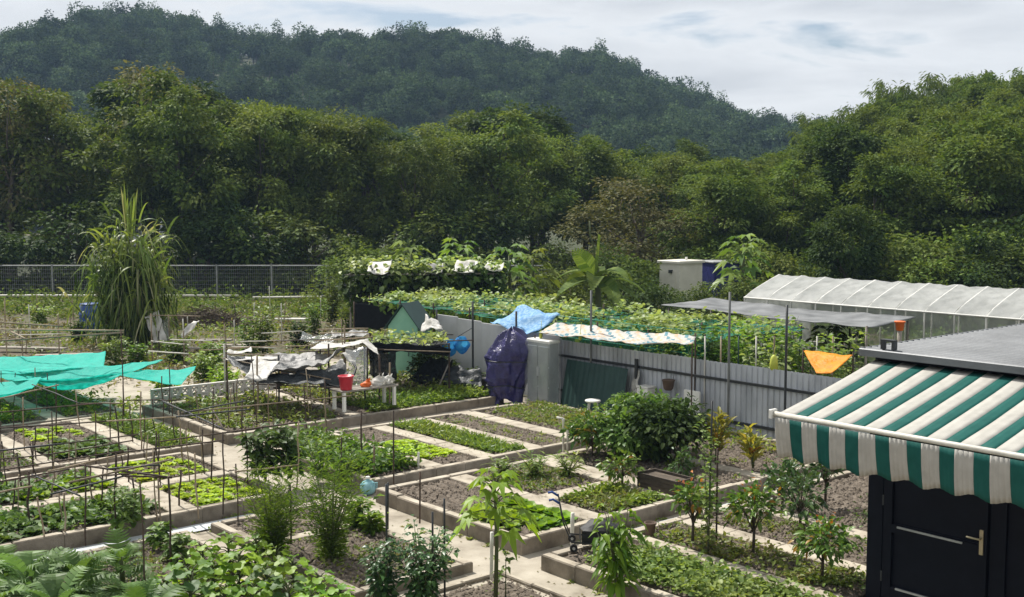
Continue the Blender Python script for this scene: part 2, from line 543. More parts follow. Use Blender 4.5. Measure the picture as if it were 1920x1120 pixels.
def tag(o, label=None, cat=None, group=None, kind=None):
    if label:
        o['label'] = label
    if cat:
        o['category'] = cat
    if group:
        o['group'] = group
    if kind:
        o['kind'] = kind
    return o


def thing(name, label, cat, loc, group=None, rz=0.0, scale=None):
    return put(name, None, None, loc, label, cat, group, None, rz, scale)


# ---- leaves: many copies of a small outline, placed with numpy
def tpl(points, faces):
    return np.array(points, float), np.array(faces, int)


T_KITE = tpl([(0, 0, 0), (.45, .5, .10), (1, 0, 0), (.45, -.5, .10)], [(0, 1, 2), (0, 2, 3)])
T_BLADE = tpl([(0, .5, 0), (0, -.5, 0), (.33, .5, 0), (.33, -.5, 0), (.7, .36, 0), (.7, -.36, 0), (1, 0, 0)],
              [(0, 2, 3), (0, 3, 1), (2, 4, 5), (2, 5, 3), (4, 6, 5)])
T_OVAL = tpl([(0, 0, 0), (.22, .40, .07), (.22, -.40, .07), (.6, .46, .08), (.6, -.46, .08), (1, 0, -.04), (.5, 0, 0)],
             [(0, 6, 1), (0, 2, 6), (1, 6, 3), (2, 4, 6), (3, 6, 5), (4, 5, 6)])


def _ruffle(n=9, k=.10, seed=1):
    rg = random.Random(seed)
    p = [(.42, 0, -.03)]
    for i in range(n):
        a = math.pi * 2 * (i + .5) / n
        r = .5 * rg.uniform(.86, 1.1)
        p.append((.5 - math.cos(a) * r, math.sin(a) * r, rg.uniform(-k, k) + .06))
    f = [(0, 1 + i, 1 + (i + 1) % n) for i in range(n)]
    return tpl(p, f)


T_ROUND = _ruffle(9, .05)
T_RUFFLE = _ruffle(11, .13, 3)


def _palmate(lobes=7, deep=.50):
    p = [(.12, 0, 0)]
    a0 = -2.45
    n = lobes * 2 - 1
    for i in range(n):
        a = a0 + (-2 * a0) * i / (n - 1)
        big = i % 2 == 0
        w = 1 - .35 * abs(a) / 2.45
        r = (1.0 if big else deep) * w * .82
        p.append((.12 + math.cos(a) * r, math.sin(a) * r, (-.10 if big else .07)))
    f = [(0, i, i + 1) for i in range(1, n)]
    return tpl(p, f)


T_PALM = _palmate()
T_FIG = _palmate(5, .5)


def _pinnate(n=15):
    """long leaf torn into side strips (banana, papaya lobes)"""
    p, f = [], []
    for i in range(n):
        t0, t1 = i / n, (i + .93) / n
        w = math.sin(math.pi * min(1, .15 + .85 * (i + .5) / n)) ** .6 * .5
        for sg in (1, -1):
            k = len(p)
            p += [(t0, 0, 0), (t1, 0, 0), (t1 + .05, sg * w, .05), (t0 + .05, sg * w, .05)]
            f += [(k, k + 1, k + 2), (k, k + 2, k + 3)]
    return tpl(p, f)


T_BANANA = _pinnate()


def _thistle(n=8):
    """long leaf cut into pointed side lobes (artichoke)"""
    p, f = [], []
    for i in range(n):
        t0, t1 = .08 + .84 * i / n, .08 + .84 * (i + 1) / n
        w = .5 * math.sin(math.pi * (.18 + .76 * (i + .5) / n)) ** .7
        for sg in (1, -1):
            k = len(p)
            p += [(t0, 0, 0), (t1, 0, 0), (t1 + .02, sg * w * .55, .05), (t1 + .07, sg * w, .01), (t0 + .05, sg * w * .62, .05)]
            f += [(k, k + 1, k + 2), (k, k + 2, k + 4), (k + 2, k + 3, k + 4)]
    k = len(p)
    p += [(.90, .09, 0), (.90, -.09, 0), (1.04, 0, -.02), (0, .03, 0), (0, -.03, 0), (.1, .03, 0), (.1, -.03, 0)]
    f += [(k, k + 2, k + 1), (k + 3, k + 5, k + 6), (k + 3, k + 6, k + 4)]
    return tpl(p, f)


T_THISTLE = _thistle()


def nrm(a):
    return a / np.maximum(np.linalg.norm(a, axis=1, keepdims=True), 1e-9)


def leaves(P, D, N, L, Wd, T=T_KITE, droop=0.0):
    """P base points, D directions, N rough normals (n x 3); L, Wd lengths and widths"""
    tp, tf = T
    n = len(P)
    D = nrm(D)
    S = nrm(np.cross(N, D))
    Nn = np.cross(D, S)
    L = np.broadcast_to(np.asarray(L, float), (n,))
    Wd = np.broadcast_to(np.asarray(Wd, float), (n,))
    V = (P[:, None, :] + D[:, None, :] * (tp[None, :, 0] * L[:, None])[..., None]
         + S[:, None, :] * (tp[None, :, 1] * Wd[:, None])[..., None]
         + Nn[:, None, :] * (tp[None, :, 2] * L[:, None])[..., None])
    dr = np.broadcast_to(np.asarray(droop, float), (n,))
    V[:, :, 2] -= (tp[None, :, 0] ** 2) * (dr * L)[:, None]
    k = len(tp)
    Fc = (tf[None] + (np.arange(n) * k)[:, None, None]).reshape(-1, tf.shape[1])
    return V.reshape(-1, 3), Fc


def npmesh(name, V, Fc, mats, smooth=False, mi=None):
    me = bpy.data.meshes.new(name)
    n, m, k = len(V), len(Fc), Fc.shape[1]
    me.vertices.add(n)
    me.vertices.foreach_set('co', np.ascontiguousarray(V, np.float32).ravel())
    me.loops.add(m * k)
    me.loops.foreach_set('vertex_index', Fc.astype(np.int32).ravel())
    me.polygons.add(m)
    me.polygons.foreach_set('loop_start', (np.arange(m) * k).astype(np.int32))
    me.polygons.foreach_set('loop_total', np.full(m, k, np.int32))
    if not isinstance(mats, (list, tuple)):
        mats = [mats]
    for x in mats:
        me.materials.append(M(x))
    if mi is not None:
        me.polygons.foreach_set('material_index', mi.astype(np.int32))
    me.update(calc_edges=True)
    return me


def cat2(*parts):
    Vs, Fs, k = [], [], 0
    for V, Fc in parts:
        Vs.append(V)
        Fs.append(Fc + k)
        k += len(V)
    return np.concatenate(Vs), np.concatenate(Fs)


def rdir(rg, n, zmin=-1.0, zmax=1.0):
    z = rg.uniform(zmin, zmax, n)
    a = rg.uniform(0, 2 * math.pi, n)
    r = np.sqrt(np.maximum(0, 1 - z * z))
    return np.stack([r * np.cos(a), r * np.sin(a), z], 1)


def sheet(name, c4, mat, nu=18, nv=12, sag=0.1, wr=0.03, freq=2.5, seed=0, parent=None, solid=0.008, mats=None, mfn=None, edge=None, **kw):
    """cloth hung between four points, sagging, wrinkled and with a real thickness"""
    a, b, c, d = [Vector(p) for p in c4]
    off = Vector((seed * 3.7, seed * 1.3, seed * 9.1))

    def fn(u, v):
        p = (a * (1 - u) + b * u) * (1 - v) + (d * (1 - u) + c * u) * v
        w = 1 - (2 * u - 1) ** 2
        w2 = 1 - (2 * v - 1) ** 2
        p.z -= sag * (0.5 * w * w2 + 0.35 * w + 0.15 * w2)
        q = p * freq + off
        p = p + Vector((mnoise.noise(q), mnoise.noise(q + Vector((7, 1, 3))), mnoise.noise(q + Vector((2, 9, 5))) * 1.4)) * wr
        p.z += wr * 0.8 * mnoise.noise(q * 2.7)
        return p
    mb = MB()
    mb.grid(fn, nu, nv, 0, mfn)
    ob = mb.build(name, mats or mat, parent, None if parent is not None else (a + b + c + d) / 4, True, **kw)
    if solid:
        md = ob.modifiers.new('thickness', 'SOLIDIFY')
        md.thickness = solid
        md.offset = 0
    return ob


def pole(name, p0, p1, r, mat, seg=7, bend=0.0, seed=0, parent=None, **kw):
    p0, p1 = Vector(p0), Vector(p1)
    rg = random.Random(seed)
    n = 4
    pts = []
    for i in range(n + 1):
        t = i / n
        p = p0.lerp(p1, t)
        k = bend * math.sin(math.pi * t)
        pts.append(p + Vector((rg.uniform(-1, 1), rg.uniform(-1, 1), rg.uniform(-.3, .3))) * k)
    return MB().tube(pts, r, seg).build(name, mat, parent, p0 if parent is None else None, True, **kw)


def scatter(n, rects, seed, z=0.0, Hh=(0.04, 0.12), Lr=(0.05, 0.12), Wr=0.5, T=T_KITE, spread=0.7, clump=0, cr=0.12, droop=0.2, hole=None):
    """leaves standing over rectangles given in the plot grid (u0,u1,v0,v1)"""
    rg = np.random.default_rng(seed)
    ar = np.array([(b - a) * (d - c) for a, b, c, d in rects])
    idx = rg.choice(len(rects), n, p=ar / ar.sum())
    rr = np.array(rects)[idx]
    if clump:
        k = max(1, n // clump)
        ci = rg.choice(len(rects), k, p=ar / ar.sum())
        cr4 = np.array(rects)[ci]
        cu = rg.uniform(cr4[:, 0], cr4[:, 1])
        cv = rg.uniform(cr4[:, 2], cr4[:, 3])
        sc_ = rg.uniform(.3, 1.35, k)
        pick = rg.integers(0, k, n)
        u = cu[pick] + rg.normal(0, cr, n) * sc_[pick]
        v = cv[pick] + rg.normal(0, cr, n) * sc_[pick]
        hs = sc_[pick]
        ok = (u > cr4[pick, 0] - .02) & (u < cr4[pick, 1] + .02) & (v > cr4[pick, 2] - .02) & (v < cr4[pick, 3] + .02)
        u, v, hs = u[ok], v[ok], hs[ok]
        n = len(u)
    else:
        u = rg.uniform(rr[:, 0], rr[:, 1])
        v = rg.uniform(rr[:, 2], rr[:, 3])
        hs = np.ones(n)
    P = np.stack([VA.x * u + VB.x * v, VA.y * u + VB.y * v, z + rg.uniform(0, 1, n) ** 1.3 * rg.uniform(Hh[0], Hh[1], n) * hs], 1)
    D = rdir(rg, n, 0.0, 1.0)
    D[:, 2] = np.abs(D[:, 2]) * (1.2 - spread) + .15
    N = np.stack([rg.normal(0, .4, n), rg.normal(0, .4, n), np.ones(n)], 1)
    L = rg.uniform(*Lr, n)
    return leaves(P, D, N, L, L * Wr, T, droop)


# ================================================================== the land
def smooth(a, b, x):
    t = min(1.0, max(0.0, (x - a) / (b - a)))
    return t * t * (3 - 2 * t)


def slope_z(X, Y):
    """the wooded slope on the right"""
    k = smooth(9, 36, X + 0.12 * (Y - 60))
    return 7.2 * k * smooth(40, 84, Y) + 0.25 * mnoise.noise(Vector((X * .1, Y * .1, 0)))


RIDGE = [(-700, 150), (-300, 118), (-100, 128), (0, 100), (60, 76), (130, 40), (220, 8), (300, 12), (400, 34), (480, 54), (560, 52), (700, 56),
         (800, 50), (900, 60), (1000, 84), (1080, 84), (1140, 88), (1190, 122), (1240, 150), (1320, 178), (1400, 206), (1480, 232),
         (1540, 262), (1640, 300), (1800, 340), (2200, 368), (2800, 376)]
RIDGE_Y = 330.0


def ridge_h(X):
    px = 960 + 2100 * X / RIDGE_Y
    for (x0, y0), (x1, y1) in zip(RIDGE, RIDGE[1:]):
        if x0 <= px <= x1:
            y = y0 + (y1 - y0) * (px - x0) / (x1 - x0)
            return max(0.0, at(px, y, RIDGE_Y).z - 7.6)
    return max(0.0, at(960, RIDGE[0][1] if px < 0 else RIDGE[-1][1], RIDGE_Y).z - 7.6)


def hill_z(X, Y):
    k = smooth(165, RIDGE_Y, Y)
    k = k * 0.55 + 0.45 * min(1, max(0, (Y - 165) / (RIDGE_Y - 165)))
    if Y > RIDGE_Y:
        k = 1 - 0.8 * smooth(RIDGE_Y, RIDGE_Y + 130, Y)
    sp = mnoise.noise(Vector((X * .017, Y * .012, 3.0)))
    sp += 0.5 * mnoise.noise(Vector((X * .045, Y * .035, 8.0)))
    return ridge_h(X) * max(0, k) + sp * 5.0 * math.sin(math.pi * min(1, max(0, k))) - 0.3


g = MB()
g.grid(lambda a, b: (-700 + 1400 * a, -60 + 1300 * b, 0.0), 20, 20)
g.build('ground', 'earth', kind='structure')
g = MB()
g.grid(lambda a, b: (3 + 117 * a, 38 + 112 * b, slope_z(3 + 117 * a, 38 + 112 * b) + 0.01 - 0.5 * (1 - smooth(0, .05, a)) - .5 * (1 - smooth(0, .04, b))), 60, 50)
g.build('hillside', 'forest_floor', kind='structure', smooth=True)
g = MB()
g.grid(lambda a, b: (-330 + 660 * a, 160 + 310 * b, hill_z(-330 + 660 * a, 160 + 310 * b)), 130, 70)
g.build('hill', 'forest_floor', kind='structure', smooth=True)
g = MB()
g.grid(lambda a, b: (-70 + 150 * a, 53.6 + 100 * b, 0.012 + .1 * mnoise.noise(Vector((a * 20, b * 20, 0))) + .1), 40, 40)
g.build('forest_ground', 'forest_floor', kind='structure', smooth=True)


# ================================================================== trees
def tree_parts(seed, h=10.0, lobes=None, n_lobe=8, spread=3.2, base=0.22, nclump=110, per=70, L=(.15, .32), Wr=.6, clump_r=.41,
               leaf='leaf_tree', trunk_r=.18, droop=.25, flat=.58, T=T_KITE, multi=1):
    """a tree of height h on the origin: (trunk mesh, crown mesh)"""
    rg = np.random.default_rng(seed)
    rn = random.Random(seed)
    if lobes is None:
        lobes = []
        for i in range(n_lobe):
            t = (i + .5) / n_lobe
            z = h * (base + .12 + (0.74 - base) * t)
            rr = spread * (0.62 * math.sin(math.pi * min(1, .25 + .65 * t)))
            a = i * 2.4 + rn.uniform(-.5, .5)
            s = spread * rn.uniform(.40, .58) * (1.1 - .35 * t)
            lobes.append((math.cos(a) * rr, math.sin(a) * rr, z, s, s, s * rn.uniform(.62, .85)))
        s = spread * .42
        lobes.append((rn.uniform(-.5, .5), rn.uniform(-.5, .5), h - s * .75, s, s, s * .8))
    LB = np.array(lobes)
    area = LB[:, 3] ** 2
    pick = rg.choice(len(LB), nclump * 2, p=area / area.sum())
    d = rdir(rg, nclump * 2, -.55, 1.0)
    rad = rg.uniform(.55, 1.03, (nclump * 2, 1)) ** .6
    C = LB[pick, :3] + d * LB[pick, 3:6] * rad
    keep = np.ones(len(C), bool)
    for b in LB:
        q = (C - b[:3]) / b[3:6]
        keep &= (np.linalg.norm(q, axis=1) > .62)
    C, d = C[keep][:nclump], d[keep][:nclump]
    k = len(C)
    sz = rg.uniform(.6, 1.3, k)
    n = k * per
    ii = np.repeat(np.arange(k), per)
    off = rg.normal(0, 1, (n, 3))
    off /= np.maximum(1, np.linalg.norm(off, axis=1, keepdims=True) / 1.9)
    off[:, 2] *= flat
    P = C[ii] + off * (clump_r * sz[ii])[:, None]
    D = off + d[ii] * .8 + rg.normal(0, .7, (n, 3))
    D[:, 2] -= .15
    N = rg.normal(0, .30, (n, 3)) + off * .30 + d[ii] * .40 + np.array([0, 0, .85])
    LL = rg.uniform(*L, n)
    V, Fc = leaves(P, D, N, LL, LL * Wr, T, droop)
    crown = npmesh('crown', V, Fc, leaf)
    tb = MB()
    for q in range(multi):
        bx, by = (rn.uniform(-.25, .25) * (multi > 1) * h * .12, rn.uniform(-.25, .25) * (multi > 1) * h * .12)
        top = Vector((rn.uniform(-.4, .4) + bx * 2.5, rn.uniform(-.4, .4) + by * 2.5, h * .62))
        pts = [Vector((bx, by, -.25)), Vector((bx + rn.uniform(-.15, .15), by + rn.uniform(-.15, .15), h * .2)),
               Vector((bx * 1.6 + rn.uniform(-.25, .25), by * 1.6 + rn.uniform(-.25, .25), h * .42)), top]
        tb.tube(pts, [trunk_r * 1.2, trunk_r, trunk_r * .7, trunk_r * .35], 7)
        for b in lobes[q::multi]:
            c = Vector(b[:3])
            t = rn.uniform(.25, .75)
            s0 = pts[1].lerp(pts[2], t) if c.z < h * .6 else pts[2].lerp(pts[3], t)
            mid = s0.lerp(c, .5) + Vector((rn.uniform(-.2, .2), rn.uniform(-.2, .2), -.1))
            tb.tube([s0, mid, c], [trunk_r * .42, trunk_r * .28, trunk_r * .10], 5)
            for e in range(3):
                j = rn.randrange(k)
                if (Vector(C[j]) - c).length < b[3] * 1.25:
                    tb.tube([mid.lerp(c, .6), Vector(C[j])], [trunk_r * .14, trunk_r * .05], 4)
    return tb.mesh('trunk', 'bark', smooth=True), crown


def bamboo_parts(seed, h=9.0, n=22, leaf='leaf_bamboo'):
    rn = random.Random(seed)
    rg = np.random.default_rng(seed)
    tb = MB()
    Ps, Ds, Ls = [], [], []
    for i in range(n):
        a = rn.uniform(0, 6.28)
        r0 = rn.uniform(0, .9)
        lean = rn.uniform(.6, 2.6)
        hh = h * rn.uniform(.62, 1.0)
        b = Vector((math.cos(a) * r0, math.sin(a) * r0, -.2))
        pts = []
        for k in range(8):
            t = k / 7
            x = r0 + lean * (t ** 2.2) * 1.15
            z = hh * (t - .16 * t ** 4)
            pts.append(Vector((math.cos(a) * x, math.sin(a) * x, z - .2)))
        tb.tube(pts, [.05 * (1 - .85 * k / 7) for k in range(8)], 5)
        for k in range(260):
            t = rn.uniform(.22, 1.0) ** .8
            f = t * 7
            j = min(6, int(f))
            p = pts[j].lerp(pts[j + 1], f - j)
            q = rg.normal(0, 1, 3) * .34 * (.5 + .8 * math.sin(math.pi * t))
            Ps.append((p.x + q[0], p.y + q[1], p.z + q[2] * .8))
            Ds.append((q[0] * 2 + math.cos(a) * .6, q[1] * 2 + math.sin(a) * .6, -.5 + q[2]))
            Ls.append(rn.uniform(.22, .42))
    P = np.array(Ps)
    V, Fc = leaves(P, np.array(Ds), rg.normal(0, .5, P.shape) + [0, 0, 1], np.array(Ls), np.array(Ls) * .24, T_KITE, .35)
    return tb.mesh('culm', 'stem', smooth=True), npmesh('foliage', V, Fc, leaf)


TV = [tree_parts(11, leaf='leaf_tree', spread=3.3, nclump=92, per=145),
      tree_parts(12, leaf='leaf_tree', spread=3.0, n_lobe=10, nclump=96, per=140, multi=2),
      tree_parts(13, leaf='leaf_tree_olive', spread=3.5, nclump=92, per=135, L=(.13, .26), clump_r=.40),
      tree_parts(14, leaf='leaf_tree_olive', spread=2.9, n_lobe=9, nclump=94, per=135, multi=3, base=.16),
      tree_parts(15, leaf='leaf_tree_dark', spread=3.4, nclump=92, per=145, L=(.16, .34)),
      tree_parts(16, leaf='leaf_tree_brown', spread=2.8, n_lobe=7, nclump=70, per=44, clump_r=.5),
      tree_parts(17, leaf='leaf_tree', base=.34, spread=3.0, n_lobe=7, nclump=40, per=60, clump_r=.46, multi=2)]
BV = [bamboo_parts(31), bamboo_parts(32)]
SV = [tree_parts(21, h=3.0, leaf='leaf_tree', spread=1.7, n_lobe=6, base=.0, nclump=60, per=55, clump_r=.3, L=(.10, .22), trunk_r=.06, multi=3),
      tree_parts(22, h=3.0, leaf='leaf_tree_dark', spread=1.7, n_lobe=6, base=.0, nclump=60, per=55, clump_r=.3, L=(.10, .22), trunk_r=.06, multi=3),
      tree_parts(23, h=3.0, leaf='leaf_tree_olive', spread=1.5, n_lobe=6, base=.02, nclump=55, per=55, clump_r=.28, L=(.09, .2), trunk_r=.05, multi=4)]


def plant_tree(name, parts, loc, s, sxy, rz, label, group, cat='tree', pn=('trunk', 'crown')):
    t = thing(name, label, cat, loc, group, rz, (sxy, sxy, s))
    put(pn[0], parts[0], t)
    put(pn[1], parts[1], t)
    return t


TL = {0: ('broadleaf_tree', 'mid green tree in the wood beyond the gardens'),
      1: ('broadleaf_tree', 'mid green tree in the wood beyond the gardens'),
      2: ('olive_tree', 'olive green tree in the wood beyond the gardens'),
      3: ('olive_tree', 'olive green tree in the wood beyond the gardens'),
      4: ('dark_tree', 'dark dense tree in the wood beyond the gardens'),
      5: ('brown_tree', 'brownish tree rising above the wood'),
      6: ('open_tree', 'sparse green tree, at the left end of the wood')}
G_WOOD = 'trees of the wood behind the gardens'
rt = random.Random(5)
SKY = [(-120, 150), (-40, 150), (60, 148), (140, 180), (200, 190), (260, 140), (300, 122), (350, 160), (390, 190), (450, 184), (520, 182), (600, 196),
       (680, 205), (740, 226), (800, 236), (880, 226), (930, 204), (990, 202), (1040, 236), (1100, 246), (1150, 280), (1200, 262),
       (1260, 262), (1330, 285), (1420, 292), (1500, 278)]


def sky_y(px):
    for (x0, y0), (x1, y1) in zip(SKY, SKY[1:]):
        if x0 <= px <= x1:
            return y0 + (y1 - y0) * (px - x0) / (x1 - x0)
    return 270


def landmark(px):
    for lim, nm in ((120, 'at the left picture edge'), (240, 'left of the giant grass'), (350, 'behind the giant grass'), (500, 'behind the left stretch of wire fence'), (640, 'left of the vine arbour'),
                    (780, 'behind the left half of the vine arbour'), (930, 'behind the right half of the vine arbour'), (1060, 'behind the papayas'),
                    (1200, 'behind the banana plant'), (1330, 'behind the white cabin')):
        if px < lim:
            return nm
    return 'right of the white cabin'


def wood_tree(px, topy, Y, var, wide=1.0):
    p = at(px, 380, Y)
    z0 = slope_z(p.x, Y) if (p.x > 4) else 0.1
    h = at(px, topy, Y).z - z0
    s = h / 10.0
    nm, lb = TL[var]
    row = 'front row' if Y < 70 else ('second row' if Y < 86 else 'back row')
    lb = lb.replace('in the wood beyond the gardens', 'in the ' + row + ' of the wood').replace(', at the left end of the wood', ', in the ' + row).replace('rising above the wood', 'in the ' + row + ' of the wood') + ' ' + landmark(px)
    lb = lb.replace('in the ' + row + ' of the wood', 'in the wood\'s ' + row)
    plant_tree(nm, TV[var], (p.x, Y, z0), s, s * wide if s > .8 else .82 * wide, rt.uniform(0, 6.28), lb, G_WOOD)


x = -70
while x < 1420:
    if 135 < x < 243:
        x = 268
    left = x < 165
    var = rt.choice([6, 6, 6, 3]) if left else rt.choice([0, 1, 2, 2, 3, 3, 0])
    Y = rt.uniform(60, 68)
    wood_tree(x + rt.uniform(-10, 10), sky_y(x) + rt.uniform(4, 26), Y, var, rt.uniform(.95, 1.15))
    x += rt.uniform(64, 86) * (1.25 if left else 1)
x = -40
while x < 1420:            # second row, between the first
    if 150 < x < 250:
        wood_tree(150, 200, 78, 6, .9)
        x = 262
    left = x < 240
    wood_tree(x + rt.uniform(-15, 15), sky_y(x) + rt.uniform(-6, 22), rt.uniform(72, 82), 6 if left else rt.choice([0, 1, 2, 3, 4, 4]), rt.uniform(1, 1.2))
    x += rt.uniform(80, 105) * (2.2 if left else 1)
x = 280
while x < 1500:            # dark trees at the back
    wood_tree(x, sky_y(x) + rt.uniform(18, 50), rt.uniform(88, 98), 4, 1.3)
    x += rt.uniform(90, 120)
for px, ty, Y in ((292, 118, 70), (345, 158, 71), (20, 146, 63), (84, 160, 66)):
    wood_tree(px, ty, Y, 5, 1.0)
wood_tree(950, 198, 74, 4, 1.15)
wood_tree(1000, 205, 76, 4, 1.0)
wood_tree(1200, 345, 52, 5, 1.2)
wood_tree(1150, 330, 56, 5, 1.1)

# bushes along the foot of the wood
G_BUSH = 'bushes along the foot of the wood'
x = -30
while x < 1300:
    k = rt.choice([0, 1, 1, 1, 1, 2])
    p = at(x, 380, rt.uniform(55.5, 59))
    s = rt.uniform(.8, 1.45)
    plant_tree('bush', SV[k], (p.x, p.y, 0.08), s, s * 1.25, rt.uniform(0, 6), ('mid green bush below the wood', 'dark bush below the wood', 'olive bush below the wood')[k] + ' ' + landmark(x), G_BUSH, 'bush')
    x += rt.uniform(50, 95)

# the wooded slope on the right
G_SLOPE = 'trees on the right-hand slope'


def slope_mark(px):
    for lim, nm in ((1400, 'above the white cabin'), (1520, 'left of the creeper covered tree'), (1660, 'above the creeper covered tree'), (1760, 'above the greenhouse end'), (1850, 'above the greenhouse middle')):
        if px < lim:
            return nm
    return 'at the right picture edge'


done = []
tries = 0
while len(done) < 92 and tries < 4000:
    tries += 1
    Y = rt.uniform(42, 92)
    px = rt.uniform(1290, 2010)
    X = (px - 960) / 2100 * Y
    lim = 46 if px > 1640 else 50
    if Y < lim or X > 46:
        continue
    if any((X - a) ** 2 + (Y - b) ** 2 < (2.7 if Y < 60 else 3.3) ** 2 for a, b in done):
        continue
    done.append((X, Y))
    z0 = slope_z(X, Y)
    far = Y > 66
    topy = np.interp(px, [1290, 1420, 1500, 1540, 1600, 1700, 1800, 1920, 2010], [300, 296, 272, 222, 186, 158, 140, 118, 100])
    hmax = at(px, topy, Y).z - z0
    h = min(hmax * rt.uniform(.9, 1.0), rt.uniform(5.5, 8.5) if Y < 62 else rt.uniform(6.5, 9.0))
    h = max(3.4, h)
    if far and px > 1560 and rt.random() < .5:
        s = h / 8.6
        plant_tree('bamboo_clump', BV[rt.randrange(2)], (X, Y, z0), s, s * 1.2, rt.uniform(0, 6), 'feathery bamboo clump ' + ('half way up' if Y < 72 else 'high') + ' on the slope ' + slope_mark(px), 'bamboo clumps on the right-hand slope', 'bamboo', ('culm', 'foliage'))
    else:
        var = rt.choice([0, 1, 0, 4, 2, 1])
        nm, lb = {0: ('broadleaf_tree', 'mid green tree on the right-hand slope'), 1: ('broadleaf_tree', 'mid green tree on the right-hand slope'),
                  2: ('olive_tree', 'olive green tree on the right-hand slope'), 4: ('dark_tree', 'dark dense tree on the right-hand slope')}[var]
        s = h / 10
        lb = lb.replace('on the right-hand slope', ('low' if Y < 56 else 'half way up' if Y < 72 else 'high') + ' on the slope ' + slope_mark(px))
        plant_tree(nm, TV[var], (X, Y, z0), s, max(.62, s) * 1.12, rt.uniform(0, 6), lb, G_SLOPE)
for px, ty, Y in ((1560, 184, 84), (1690, 138, 80), (1722, 112, 78), (1765, 118, 82), (1815, 104, 80), (1872, 106, 76), (1925, 96, 78), (1620, 176, 82)):
    p = at(px, 380, Y)
    z0 = slope_z(p.x, Y)
    s = (at(px, ty, Y).z - z0) / 8.6
    plant_tree('bamboo_clump', BV[rt.randrange(2)], (p.x, Y, z0), s, s * 1.05, rt.uniform(0, 6), 'feathery bamboo clump ' + ('half way up' if Y < 72 else 'high') + ' on the slope ' + slope_mark(px), 'bamboo clumps on the right-hand slope', 'bamboo', ('culm', 'foliage'))
for px, Y, s in ((1330, 50, 1.0), (1395, 47, .95), (1450, 46, 1.0), (1500, 45, .9), (1680, 43, 1.1), (1740, 43, 1.2), (1800, 42.5, 1.0), (1850, 42, 1.15), (1905, 42, 1.3), (1960, 42, 1.2), (1700, 41, .8), (1770, 40, .85), (1830, 40, .8)):
    p = at(px, 380, Y)
    k = rt.choice([0, 0, 2, 1])
    plant_tree('bush', SV[k], (p.x, Y, max(0, slope_z(p.x, Y) - .1)), s, s * 1.2, rt.uniform(0, 6), ('mid green bush below the slope', 'dark bush below the slope', 'olive bush below the slope')[k] + ' ' + slope_mark(px), 'bushes along the foot of the right-hand slope', 'bush')

# the mound of creeper over a tree, in front of the slope
lob = [(0, 0, 2.9, 1.25, 1.2, 1.15), (-.55, 0, 2.2, .95, 1.0, .9), (.5, .1, 3.0, .9, .9, .9), (0, 0, 1.4, .95, .95, 1.1), (.2, 0, .6, .8, .8, .8)]
vp = tree_parts(41, h=4.2, lobes=lob, nclump=150, per=60, clump_r=.26, L=(.10, .2), leaf='leaf_tree_dark', trunk_r=.12)
p = at(1588, 380, 42)
plant_tree('creeper_covered_tree', vp, (p.x, 42, 0), 1.05, 1.0, .4, 'rounded tree smothered in creeper standing before the slope', None, 'tree')

# ---- the far wood on the hill: one mass
def far_crown(seed, h, rx, n, leafL, nl=5):
    rg = np.random.default_rng(seed)
    rn = random.Random(seed)
    lob = [(rn.uniform(-.5, .5) * rx, rn.uniform(-.5, .5) * rx, h * rn.uniform(.45, .8), rx * rn.uniform(.45, .7), rx * rn.uniform(.45, .7), h * rn.uniform(.18, .3)) for i in range(nl)]
    LB = np.array(lob)
    pk = rg.integers(0, nl, n)
    d = rdir(rg, n, -.6, 1)
    P = LB[pk, :3] + d * LB[pk, 3:6] * rg.uniform(.7, 1.08, (n, 1))
    D = d + rg.normal(0, .7, (n, 3))
    N = d * .6 + rg.normal(0, .4, (n, 3)) + [0, 0, .6]
    Ls = rg.uniform(.6, 1.3, n) * leafL
    a = leaves(P, D, N, Ls, Ls * .7, T_KITE, .2)
    tb = MB().tube([(0, 0, -1), (.1, 0, h * .3), (0, .1, h * .75)], [.16, .13, .05], 5)
    fv = np.array(tb.v)
    ff = [f for f in tb.f if len(f) == 4]
    ff = np.array([(f[0], f[1], f[2]) for f in ff] + [(f[0], f[2], f[3]) for f in ff])
    V, Fc = cat2(a, (fv, ff))
    mi = np.concatenate([np.zeros(len(a[1])), np.ones(len(ff))])
    return npmesh('far_tree', V, Fc, ['leaf_far', 'bark'], mi=mi)


far_col = bpy.data.collections.new('far_tree_kinds')
for i, (s, h, rx, n, L, nl) in enumerate(((1, 7, 3.4, 1000, .58, 7), (2, 8, 3.0, 900, .55, 6), (3, 6, 3.7, 1000, .6, 8), (4, 9, 1.8, 420, .48, 6), (5, 8.5, 1.6, 260, .45, 5))):
    o = bpy.data.objects.new('far_tree', far_crown(60 + s, h, rx, n, L, nl))
    far_col.objects.link(o)


